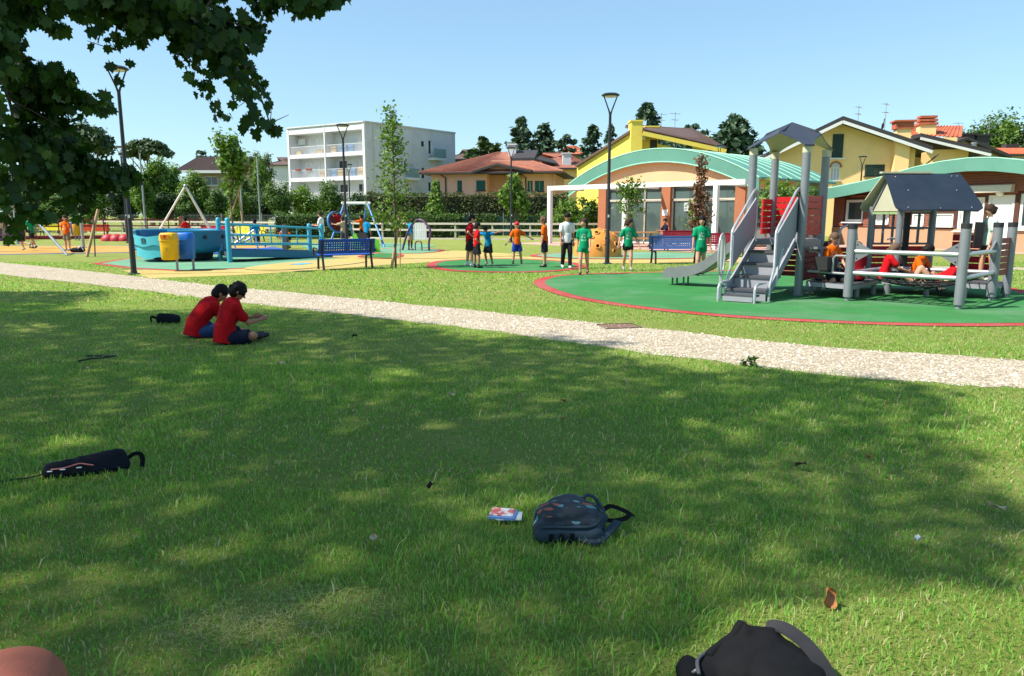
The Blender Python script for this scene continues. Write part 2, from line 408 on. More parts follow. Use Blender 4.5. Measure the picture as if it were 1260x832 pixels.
# ------------------------------------------------------------------ buildings
def facade(parent, a, b, z0, z1, ops, wm, rev=.14, name='wall'):
    """wall from a to b with real openings (t0,t1,z0,z1); returns the outward normal"""
    a = Vector((a[0], a[1], 0)); b = Vector((b[0], b[1], 0)); w = (b - a); L = w.length; w.normalize()
    n = Vector((w.y, -w.x, 0))
    if n.dot(-a) < 0: n = -n
    xs = sorted({0.0, L} | {max(0, min(L, q)) for o in ops for q in o[:2]}); zs = sorted({z0, z1} | {max(z0, min(z1, q)) for o in ops for q in o[2:4]})
    mb = MB(); pt = lambda t, z, d=0: a + w * t - n * d + Vector((0, 0, z))
    for i in range(len(xs) - 1):
        for j in range(len(zs) - 1):
            cx, cz = (xs[i] + xs[i + 1]) / 2, (zs[j] + zs[j + 1]) / 2
            if any(o[0] < cx < o[1] and o[2] < cz < o[3] for o in ops): continue
            mb.add([pt(xs[i], zs[j]), pt(xs[i + 1], zs[j]), pt(xs[i + 1], zs[j + 1]), pt(xs[i], zs[j + 1])], [(0, 1, 2, 3)])
    for o in ops:
        c = [(o[0], o[2]), (o[1], o[2]), (o[1], o[3]), (o[0], o[3])]
        for k in range(4):
            p, q = c[k], c[(k + 1) % 4]; mb.add([pt(*p), pt(*q), pt(*q, rev), pt(*p, rev)], [(0, 1, 2, 3)])
    mb.build(name, wm, parent)
    return w, n, a
def window(parent, fr, o, kind='glass', fm=None, pm=None, name='window', rev=.14, bars=1, sill=True, fw=.07):
    w, n, a = fr; t0, t1, z0, z1 = o[:4]; up = Vector((0, 0, 1))
    pt = lambda t, z, d: a + w * t - n * d + up * z
    mb = MB(); d = rev * .55
    for (p, q, ww, hh) in ((pt(t0 + fw / 2, z0, d), pt(t0 + fw / 2, z1, d), fw, .05), (pt(t1 - fw / 2, z0, d), pt(t1 - fw / 2, z1, d), fw, .05),
                           (pt(t0 + fw, z0 + fw / 2, d), pt(t1 - fw, z0 + fw / 2, d), .05, fw), (pt(t0 + fw, z1 - fw / 2, d), pt(t1 - fw, z1 - fw / 2, d), .05, fw)):
        mb.bar(p, q, ww, hh, up=n if abs((Vector(q) - Vector(p)).normalized().z) > .9 else None)
    for k in range(bars):
        t = t0 + (t1 - t0) * (k + 1) / (bars + 1); mb.bar(pt(t, z0 + fw, d), pt(t, z1 - fw, d), fw * .8, .05, up=n)
    if sill and z0 > .3: mb.bar(pt(t0 - .08, z0 - .04, -.03), pt(t1 + .08, z0 - .04, -.03), .3, .06)
    f = mb.build(name, fm, parent)
    if kind == 'glass':
        g = MB(); g.add([pt(t0 + fw * .5, z0 + fw * .5, d + .03), pt(t1 - fw * .5, z0 + fw * .5, d + .03), pt(t1 - fw * .5, z1 - fw * .5, d + .03), pt(t0 + fw * .5, z1 - fw * .5, d + .03)], [(0, 1, 2, 3)])
        g.build('pane', pm, f)
    else:
        for k in range(2):
            u0 = t0 + (t1 - t0) * k / 2; u1 = t0 + (t1 - t0) * (k + 1) / 2; g = MB()
            g.bar(pt((u0 + u1) / 2, z0 + .02, -.015), pt((u0 + u1) / 2, z1 - .02, -.015), u1 - u0 - .025, .045, up=n)
            for q in range(7):
                z = z0 + (z1 - z0) * (q + .8) / 7.6; g.bar(pt(u0 + .07, z, -.045), pt(u1 - .07, z, -.045), .03, (z1 - z0) / 16)
            g.build('shutter', pm, f)
    return f
def pxop(r, a, b):                   # a pixel rectangle (x0,y0,x1,y1) to an opening on wall a-b
    t0, zt = onwall(r[0], r[1], a, b); t1, zb = onwall(r[2], r[3], a, b)
    ym = onwall((r[0] + r[2]) / 2, r[3], a, b)[1]; yt = onwall((r[0] + r[2]) / 2, r[1], a, b)[1]
    return (min(t0, t1), max(t0, t1), ym, yt)
def quadwall(parent, pts, m, name='wall'):
    mb = MB(); mb.add(pts, [tuple(range(len(pts)))]); return mb.build(name, m, parent)
def antenna(loc, h, label, rot=0.0, flag=False):
    t = thing('roof_antenna', label, 'antenna', loc, rot); mb = MB(); mb.cyl((0, 0, -.5), (0, 0, h), .025, n=6); mb.build('mast', M_STEEL, t)
    for zz, L in ((h * .95, 1.2), (h * .75, .8)):
        mb = MB(); mb.cyl((-L / 2, 0, zz), (L / 2, 0, zz), .012, n=5)
        for k in range(7): x = -L / 2 + L * k / 6; mb.cyl((x, -.28 + .02 * k, zz), (x, .28 - .02 * k, zz), .008, n=4)
        mb.build('aerial', M_STEEL, t)
    return t
M_STEEL = mat('grey_steel', (.33, .34, .35), .45, .1, 5, metal=.6)
M_WHITE = mat('white_plaster', S(222, 224, 226, .9), .9, .06, .7, .2, 30, dirt=.12)
M_CONC = mat('weathered_concrete', S(198, 200, 204, 1.0), .95, .14, .5, .25, 25, dirt=.3)
M_SALM = mat('salmon_plaster', S(242, 184, 152, 1.0), .9, .1, .6, .2, 30, dirt=.12)
M_YEL = mat('yellow_plaster', S(240, 214, 96, .95), .9, .07, .6, .2, 30, dirt=.06)
M_VIL = mat('ochre_plaster', S(246, 206, 142, 1.0), .9, .07, .6, .2, 30, dirt=.08)
M_BEIGE = mat('beige_plaster', S(196, 180, 160, .8), .9, .1, .6, .2, 30, dirt=.15)
M_ORG = mat('orange_stucco', S(226, 174, 134, .98), .9, .07, .8, .3, 60, dirt=.06)
M_TERRA = mat('terracotta_pillar', S(176, 112, 78, .8), .85, .1, 1.5, .2, 60)
M_TILE = tilemat('clay_tile', S(172, 108, 86, .8)); M_TILEO = tilemat('orange_tile', S(206, 108, 72, .85)); M_TILEB = tilemat('brown_tile', S(112, 88, 80, .75))
M_SLATE = mat('dark_eave', S(70, 66, 66, .7), .7, .15, 2.0)
M_GRN = mat('green_shutter', S(24, 104, 92, .7), .55, .12, 3.0); M_DKG = mat('dark_green_shutter', S(52, 78, 68, .6), .6, .12, 3.0)
M_GLASS = glassmat('window_glass'); M_GLASSB = glassmat('balcony_glass', (.20, .30, .33), .08)
M_FRW = mat('white_frame', (.72, .72, .70), .5, .05, 3.0); M_COPPER = mat('copper_roof', S(106, 166, 148, .72), .6, .12, .5, .15, 12, dirt=.1)
M_COPL = mat('copper_trim', S(150, 205, 180, .85), .55, .1, 1.0)

# the white apartment block
def apartment():
    c = P(448, 155.5, 94); a = P(353, 163, 101.5); e = P(560, 168.5, 107); H = 12.85
    t = thing('apartment_block', 'white flat-roofed apartment block with recessed balconies behind the hedge trees', 'building', (c.x, c.y, 0), 0, None, True)
    A, C, E = [Vector((q.x, q.y, 0)) for q in (a, c, e)]
    w = (C - A).normalized(); n = Vector((w.y, -w.x, 0)); L = (C - A).length; Z = Vector((0, 0, 1))
    if n.dot(-A) < 0: n = -n
    back = A + (E - C)
    # right wall in shade, with small openings
    ops = [pxop(r, C, E) for r in ((518, 173, 522.5, 181), (518.5, 206, 523, 220), (497, 197, 500.5, 212), (527, 172.5, 531, 190), (527, 224, 531, 236))]
    fr = facade(t, C, E, 0, H, ops, M_CONC)
    for o in ops: window(t, fr, o, 'glass', M_FRW, M_GLASS, bars=0)
    quadwall(t, [A, back, back + Z * H, A + Z * H], M_CONC); quadwall(t, [back, E, E + Z * H, back + Z * H], M_CONC)
    quadwall(t, [A - n * .0 + Z * H, C + Z * H, E + Z * H, back + Z * H], M_CONC, 'roof')
    mb = MB()
    for p, q in ((A, C), (C, E), (E, back), (back, A)): mb.bar(p + Z * (H + .08), q + Z * (H + .08), .3, .16)
    mb.build('parapet', M_CONC, t)
    # balcony facade: recessed wall, slabs, end fins and mid fin
    D = 1.7; In = lambda s, z, d: A + w * s - n * d + Z * z
    zs = [3.3, 6.3, 9.3]; wall_ops = []
    for z in (.3, *zs):
        for f in (.14, .30, .60, .84): wall_ops.append((L * f - .75, L * f + .75, z + .12, z + 2.25))
    fr2 = facade(t, In(0, 0, D), In(L, 0, D), 0, H, wall_ops, M_WHITE, name='recessed_wall')
    for i, o in enumerate(wall_ops):
        window(t, fr2, o, 'glass', M_FRW, M_GLASS if i in (2, 3, 6, 7, 10) else M_FRW, bars=1, sill=False)
    for z in (*zs, H - .45):
        mb = MB(); hh = .5 if z < 12 else .9; mb.hexa([In(.35, z - .35, D), In(L - .35, z - .35, D), In(L - .35, z - .35, 0), In(.35, z - .35, 0), In(.35, z - .35 + hh, D), In(L - .35, z - .35 + hh, D), In(L - .35, z - .35 + hh, 0), In(.35, z - .35 + hh, 0)])
        mb.build('balcony_slab', M_WHITE, t)
    for s0, s1 in ((-.02, .34), (L - .34, L + .02), (L * .5 - .1, L * .5 + .1)):
        mb = MB(); mb.hexa([In(s0, 0, D - .01), In(s1, 0, D - .01), In(s1, 0, -.04), In(s0, 0, -.04), In(s0, H + .1, D - .01), In(s1, H + .1, D - .01), In(s1, H + .1, -.04), In(s0, H + .1, -.04)])
        mb.build('fin_wall', M_WHITE, t)
    for z in zs:
        for s0, s1 in ((.4, L * .5 - .14), (L * .5 + .14, L - .4)):
            mb = MB(); mb.bar(In(s0, z + 1.12, .1), In(s1, z + 1.12, .1), .06, .05)
            k = int((s1 - s0) / .14)
            for j in range(k + 1): s = s0 + (s1 - s0) * j / k; mb.bar(In(s, z + .17, .1), In(s, z + 1.1, .1), .022, .022, up=n)
            mb.build('railing', M_FRW, t)
    # things on the balconies
    cols = [S(84, 140, 196), S(204, 170, 128), S(210, 214, 216), S(90, 150, 190)]
    for i, (z, s, cI, ww, hh) in enumerate([(9.3, L * .58, 1, .9, .7), (9.3, L * .70, 0, 1.3, .85), (9.3, L * .40, 1, 1.0, .5), (9.3, L * .80, 0, .8, .9), (6.3, L * .58, 0, 1.0, .9), (6.3, L * .67, 1, 1.2, .8), (6.3, L * .92, 1, .9, 1.1), (6.3, L * .82, 0, .7, .9), (6.3, L * .42, 1, .7, .8), (9.3, L * .12, 1, .8, .6)]):
        mb = MB(); p = In(s, z + .18 + hh / 2, .55); mb.bar(p - w * ww / 2, p + w * ww / 2, .35, hh); mb.build('balcony_screen', mat('balcony_cloth_%d' % cI, tuple(q * .75 for q in cols[cI]), .8), t)
    for s in (1.9, 3.9):
        mb = MB(); p = In(s, 6.3 + 1.18, -.06); mb.bar(p - w * .45, p + w * .45, .22, .2); q = mb.build('flower_box', mat('flower_box', S(170, 70, 50, .7), .8), t)
    mb = MB(); p = In(1.3, 9.3 + 1.9, 1.3); mb.bar(p - w * .5, p + w * .5, .35, .75); mb.build('air_conditioner', M_FRW, t)
    # glass balconies on the shaded wall
    we = (E - C).normalized(); ne = Vector((we.y, -we.x, 0)); ne = ne if ne.dot(-C) > 0 else -ne
    for r in ((527, 184, 542, 195), (497, 208, 509, 219)):
        o = pxop(r, C, E); mb = MB(); p = lambda s, z, d: C + we * s + ne * d + Z * z
        mb.hexa([p(o[0], o[2] - .3, .01), p(o[1], o[2] - .3, .01), p(o[1], o[2] - .3, 1.1), p(o[0], o[2] - .3, 1.1), p(o[0], o[2], .01), p(o[1], o[2], .01), p(o[1], o[2], 1.1), p(o[0], o[2], 1.1)])
        b = mb.build('balcony', M_WHITE, t); g = MB(); g.bar(p(o[0], (o[2] + o[3]) / 2, 1.06), p(o[1], (o[2] + o[3]) / 2, 1.06), .03, o[3] - o[2]); g.build('glass_panel', M_GLASSB, b)
    mb = MB(); mb.cyl(C + we * 1.4 + ne * .06, C + we * 1.4 + ne * .06 + Z * H, .06, n=6); mb.build('downpipe', M_CONC, t)
    antenna((c.x + 3.2, c.y + 5, H), 2.2, 'thin aerial on the roof of the white apartment block', .4)
apartment()

def hip_roof(parent, x0, x1, y0, y1, ze, zr, m, over=.8, ridge=.5, name='roof'):
    X0, X1, Y0, Y1 = x0 - over, x1 + over, y0 - over, y1 + over; ym = (Y0 + Y1) / 2; k = (Y1 - Y0) / 2 * ridge * 2
    a, b = Vector((X0 + k, ym, zr)), Vector((X1 - k, ym, zr)); q = [Vector((X0, Y0, ze)), Vector((X1, Y0, ze)), Vector((X1, Y1, ze)), Vector((X0, Y1, ze))]
    mb = MB(); mb.add(q + [a, b], [(0, 1, 5, 4), (1, 2, 5), (2, 3, 4, 5), (3, 0, 4)]); r = mb.build(name, m, parent)
    mb = MB(); mb.slab(q, (0, 0, -.16)); mb.build('eave', M_SLATE, r)
    mb = MB(); mb.tube([a, b], .1, 6)
    for u, v in ((a, q[0]), (b, q[1]), (b, q[2]), (a, q[3])): mb.tube([u, v], .09, 6)
    mb.build('ridge_tiles', m, r); return r
def tile_rows(r, quad, m, pitch=.24):          # raised tile courses laid down the slope
    a, b, c, d = [Vector(q) for q in quad]     # a-b eave, d-c ridge
    mb = MB(); L = (b - a).length; k = max(2, int(L / pitch)); n = (b - a).cross(d - a).normalized(); n = n if n.z > 0 else -n
    for i in range(k + 1):
        f = i / k; p, q = a.lerp(b, f), d.lerp(c, f)
        if (q - p).length < .4: continue
        mb.tube([p + n * .02, q + n * .02], .055, 5, caps=False)
    mb.build('tile_rows', m, r)

# the salmon house with hipped clay roof
def salmon():
    D0 = 70.0; xl, xm, xr = P(539, 230, D0).x, P(609, 230, D0).x, P(692, 230, D0).x; ze = P(600, 212, D0).z; Z = Vector((0, 0, 1))
    t = thing('salmon_house', 'salmon plastered house with hipped clay roof and green shutters behind the long hedge', 'house', ((xl + xr) / 2, D0 + 5, 0), 0, None, True)
    a, b = (xl, D0), (xm, D0)
    ops = [pxop(r, a, b) for r in ((541, 223, 550, 235.5), (572, 222, 578, 235), (596, 222, 607.5, 234.5))]
    fr = facade(t, a, b, 0, ze + .1, ops, M_SALM)
    for o in ops: window(t, fr, o, 'shutter', M_SLATE, M_GRN, bars=0)
    # recessed middle wall, then the right wing
    y1 = D0 + 2.2; x2 = P(653, 230, D0 + .5).x
    quadwall(t, [(xm, D0, 0), (xm, y1, 0), (xm, y1, ze + .1), (xm, D0, ze + .1)], M_SALM)
    fr = facade(t, (xm, y1), (x2, y1), 0, ze + 1.2, [], M_SALM)
    a, b = (x2, D0 + .5), (xr, D0 + .5)
    ops = [pxop(r, a, b) for r in ((659, 223, 665, 235.5), (668, 223, 679, 236))]
    fr = facade(t, a, b, 0, ze + .1, ops, M_SALM)
    for o in ops: window(t, fr, o, 'shutter', M_SLATE, M_GRN, bars=0)
    quadwall(t, [(x2, D0 + .5, 0), (x2, y1, 0), (x2, y1, ze + .1), (x2, D0 + .5, ze + .1)], M_SALM)
    for x in (xl, xr): quadwall(t, [(x, D0 + .25, 0), (x, D0 + 11, 0), (x, D0 + 11, ze + .1), (x, D0 + .25, ze + .1)], M_SALM)
    zr = P(610, 188, D0 + 5.3).z; r = hip_roof(t, xl, xr, D0, D0 + 10.6, ze, zr, M_TILE, .95, .5)
    k = 6.2; ym = D0 + 5.3; tile_rows(r, [(xl - .9, D0 - .9, ze + .02), (xr + .9, D0 - .9, ze + .02), (xr - k + .9, ym, zr), (xl + k - .9, ym, zr)], M_TILE)
    # low front gable over the recess
    gx = (xm + x2) / 2 - .5; gz = P(624, 202, D0 - .6).z; mb = MB()
    for s, xe in ((-1, xm - 1.2), (1, x2 + 1.0)):
        mb.slab([(gx, D0 - 1.0, gz), (xe, D0 - 1.0, ze + .06), (xe, D0 + 4, ze + .06), (gx, D0 + 4, gz)], (0, 0, .12))
    g = mb.build('front_gable_roof', M_TILE, t)
    mb = MB(); mb.add([(xm - .6, D0 - .35, ze - .02), (x2 + .5, D0 - .35, ze - .02), (gx, D0 - .35, gz - .1)], [(0, 1, 2)]); mb.build('gable_wall', M_SALM, t)
    mb = MB(); mb.bar((xm - 1.2, D0 - 1.02, ze - .02), (gx, D0 - 1.02, gz - .08), .08, .2); mb.bar((gx, D0 - 1.02, gz - .08), (x2 + 1.0, D0 - 1.02, ze - .02), .08, .2); mb.build('barge_board', M_SLATE, t)
    # porch
    pz = P(580, 248, D0 - 2).z; mb = MB(); x0, x3 = P(546, 248, D0 - 2).x, P(607, 248, D0 - 2).x
    mb.slab([(x0, D0 - 2.2, pz - .25), (x3, D0 - 2.2, pz - .05), (x3, D0, pz + .35), (x0, D0, pz + .2)], (0, 0, .12)); mb.build('porch_roof', M_SLATE, t)
    for f in (.05, .35, .65, .97):
        mb = MB(); x = x0 + (x3 - x0) * f; mb.box((x, D0 - 2, pz / 2 - .15), (.18, .18, pz - .1)); mb.build('porch_post', M_SALM, t)
    for f in (.12, .42, .75):
        mb = MB(); x = x0 + (x3 - x0) * f; mb.box((x + .7, D0 - .02, 1.1), (1.0, .06, 2.0)); mb.build('porch_door', M_SLATE, t)
    for x, yy in ((P(557.5, 230, D0).x, D0), (P(657, 230, D0).x, D0 + .5)):
        mb = MB(); mb.tube([(x - .5, yy - .8, ze - .05), (x, yy - .08, ze - .5), (x, yy - .08, .2)], .06, 6); mb.build('downpipe', M_SLATE, t)
    p = P(632.5, 192, D0 + 4.2); mb = MB(); mb.box((p.x, D0 + 4.2, p.z - .2), (.75, .75, 2.4)); mb.box((p.x, D0 + 4.2, p.z + 1.05), (.95, .95, .14)); mb.build('chimney', M_CONC, t)
    mb = MB(); p = P(648, 196, D0 + 3.5); mb.slab([(p.x - 1, D0 + 2.2, p.z - .5), (p.x + 1.2, D0 + 2.2, p.z - .5), (p.x + 1.2, D0 + 5, p.z + .45), (p.x - 1, D0 + 5, p.z + .45)], (0, 0, .5)); mb.build('roof_dormer', M_SLATE, t)
    t.rotation_euler = (0, 0, math.radians(-9))
    # house behind with a similar clay roof
    D1 = 90.0; x0, x1 = P(652, 200, D1).x, P(722, 200, D1).x; ze = P(690, 207, D1).z; zr = P(690, 189, D1 + 5).z
    t = thing('clay_roof_house', 'house with hipped clay roof and pale chimney just behind the salmon house', 'house', ((x0 + x1) / 2, D1 + 5, 0), 0, None, True)
    facade(t, (x0, D1), (x1, D1), 0, ze, [], M_VIL)
    for x in (x0, x1): quadwall(t, [(x, D1, 0), (x, D1 + 10, 0), (x, D1 + 10, ze), (x, D1, ze)], M_VIL)
    hip_roof(t, x0, x1, D1, D1 + 10, ze, zr, M_TILE, .9, .5)
    p = P(698, 200, D1 - .3); mb = MB(); mb.box((p.x, D1 + .6, p.z - .3), (1.0, .9, 2.7)); mb.box((p.x, D1 + .6, p.z + 1.1), (1.2, 1.1, .15)); mb.build('chimney', M_CONC, t)
    mb = MB(); mb.slab([P(660, 197, D1 - .5), P(687, 203, D1 - .5), P(682, 198, D1 + 2), P(664, 193, D1 + 2)], (0, 0, .14)); mb.build('roof_panel', M_SLATE, t)
    # small brown roof by the apartment block
    D1 = 112.0; x0, x1 = P(556, 200, D1).x, P(592, 200, D1).x; ze = P(570, 196, D1).z; zr = P(570, 184, D1 + 3).z
    t = thing('brown_roof_house', 'house with low brown hipped roof peeping out beside the apartment block', 'house', ((x0 + x1) / 2, D1 + 4, 0), 0, None, True)
    facade(t, (x0, D1), (x1, D1), 0, ze, [], M_BEIGE)
    for x in (x0, x1): quadwall(t, [(x, D1, 0), (x, D1 + 8, 0), (x, D1 + 8, ze), (x, D1, ze)], M_BEIGE)
    hip_roof(t, x0, x1, D1, D1 + 8, ze, zr, M_TILEB, .9, .4)
    D1 = 130.0; x0, x1 = P(690, 190, D1).x, P(722, 190, D1).x; ze = P(700, 190, D1).z
    t = thing('red_roof_house', 'far house whose red tiled roof shows between the firs', 'house', ((x0 + x1) / 2, D1 + 4, 0), 0, None, True)
    facade(t, (x0, D1), (x1, D1), 0, ze, [], M_BEIGE)
    for x in (x0, x1): quadwall(t, [(x, D1, 0), (x, D1 + 8, 0), (x, D1 + 8, ze), (x, D1, ze)], M_BEIGE)
    hip_roof(t, x0, x1, D1, D1 + 8, ze, P(700, 180, D1 + 4).z, M_TILEO, .9, .4)
salmon()

def left_house():
    D1 = 85.0; x0, x1 = P(234, 215, D1).x, P(286, 215, D1).x; ze = P(260, 213, D1).z
    t = thing('white_house', 'white house with low brown roof between the bright green hedge trees', 'house', ((x0 + x1) / 2, D1 + 5, 0), 0, None, True)
    ops = [pxop(r, (x0, D1), (x1, D1)) for r in ((252, 217, 268, 228), (272, 219, 275, 226))]
    fr = facade(t, (x0, D1), (x1, D1), 0, ze, ops, M_BEIGE)
    for o in ops: window(t, fr, o, 'glass', M_FRW, M_GLASS, bars=1)
    for x in (x0, x1): quadwall(t, [(x, D1, 0), (x, D1 + 10, 0), (x, D1 + 10, ze), (x, D1, ze)], M_BEIGE)
    mb = MB(); zr = P(240, 196, D1 + 5).z
    mb.slab([(x0 - 1, D1 - 1.2, ze), (x1 + 1, D1 - 1.2, ze), (x1 + 1, D1 + 5, zr), (x0 - 1, D1 + 5, zr)], (0, 0, .25)); mb.slab([(x0 - 1, D1 + 11.2, ze), (x1 + 1, D1 + 11.2, ze), (x1 + 1, D1 + 5, zr), (x0 - 1, D1 + 5, zr)], (0, 0, .25))
    r = mb.build('roof', M_TILEB, t); mb = MB(); mb.bar((x0 - 1, D1 - 1.25, ze + .08), (x1 + 1, D1 - 1.25, ze + .08), .08, .3); mb.build('eave', M_FRW, r)
    tile_rows(r, [(x0 - 1, D1 - 1.2, ze + .26), (x1 + 1, D1 - 1.2, ze + .26), (x1 + 1, D1 + 5, zr + .26), (x0 - 1, D1 + 5, zr + .26)], M_TILEB, .3)
    mb = MB(); p = P(262, 206, D1 + 2); mb.cyl((p.x, D1 + 2, p.z - .8), (p.x, D1 + 2, p.z + .5), .18, n=8); mb.build('flue', M_FRW, t)
    D1 = 120.0; x0, x1 = P(330, 205, D1).x, P(356, 205, D1).x; ze = P(340, 203, D1).z
    t = thing('grey_house', 'pale grey house wall showing beside the apartment block', 'house', ((x0 + x1) / 2, D1 + 5, 0), 0, None, True)
    facade(t, (x0, D1), (x1, D1), 0, ze, [], M_CONC)
    for x in (x0, x1): quadwall(t, [(x, D1, 0), (x, D1 + 8, 0), (x, D1 + 8, ze), (x, D1, ze)], M_CONC)
    hip_roof(t, x0, x1, D1, D1 + 8, ze, ze + 1.4, M_TILEB, .5, .4)
left_house()

# modern yellow house: a long sloping wall with a big chimney, brown roof falling to the right
def yellow_house():
    D = 64.0; Z = Vector((0, 0, 1)); c = P(782, 163, D)
    t = thing('yellow_house', 'bright yellow modern house with tall slab chimney behind the curved pavilion', 'house', (c.x, D + 4, 0), 0, None, True)
    L0 = P(710, 206, D + 4.5); top = P(778, 163, D); R0 = P(872, 187, D + 3)
    a = Vector((L0.x, D + 4.5, 0)); b = Vector((top.x, D, 0))
    mb = MB(); mb.add([a, b, b + Z * top.z, a + Z * L0.z], [(0, 1, 2, 3)]); mb.build('wall', M_YEL, t)
    mb = MB(); mb.bar(a + Z * (L0.z + .1), b + Z * (top.z + .1), .5, .2); mb.build('wall_coping', M_TILEB, t)
    mb = MB(); p = P(782.5, 170, D - .2); zc = P(782.5, 150.5, D).z; mb.box((p.x, D + .2, zc / 2), (.95, 1.5, zc)); mb.box((p.x, D + .2, zc + .06), (1.1, 1.65, .12)); mb.build('chimney', M_YEL, t)
    # front wall below the brown roof
    e0, e1 = P(789, 200, D).x, P(876, 200, D + 1).x
    zl = P(795, 165, D).z; zr_ = P(868, 188, D + 1).z
    fr_ops = [pxop((800, 172, 808, 188), (e0, D + .6), (e1, D + .6))]
    mb = MB(); mb.add([(e0, D + .6, 0), (e1, D + .6, 0), (e1, D + .6, zr_ - .4), (e0, D + .6, zl - .4)], [(0, 1, 2, 3)]); mb.build('front_wall', M_YEL, t)
    o = fr_ops[0]; mb = MB(); mb.box((e0 + (o[0] + o[1]) / 2, D + .56, (o[2] + o[3]) / 2), (o[1] - o[0], .06, o[3] - o[2])); mb.build('window', M_SLATE, t)
    mb = MB(); mb.slab([(e0 - .1, D - 1.0, zl), (e1 + .6, D - 1.0, zr_), (e1 + .2, D + 9, zr_ + 2.6), (e0 - .1, D + 9, zl + 1.5)], (0, 0, .22)); r = mb.build('roof', M_TILEB, t)
    tile_rows(r, [(e0, D - 1.0, zl + .23), (e0, D + 9, zl + 1.73), (e1 + .2, D + 9, zr_ + 2.83), (e1 + .6, D - 1.0, zr_ + .23)], M_TILEB, .35)
    mb = MB(); mb.bar((e0 - .1, D - 1.02, zl - .05), (e1 + .6, D - 1.02, zr_ - .05), .08, .34); mb.build('barge_board', M_YEL, t)
    for px, py in ((801, 160), (862, 172)):
        p = P(px, py, D + 6); mb = MB(); mb.box((p.x, D + 6, p.z - .6), (1.2, .9, 1.6)); mb.box((p.x, D + 6, p.z + .25), (1.4, 1.1, .12)); mb.build('chimney', M_YEL, t)
    for px, py, h in ((814, 139, 2.6), (831, 138, 2.8)):
        p = P(px, py, D + 7); antenna((p.x, D + 7, p.z - h), h, 'thin aerial over the brown roof, %s chimney' % ('nearer the tall' if px < 820 else 'nearer the short'), .5)
yellow_house()

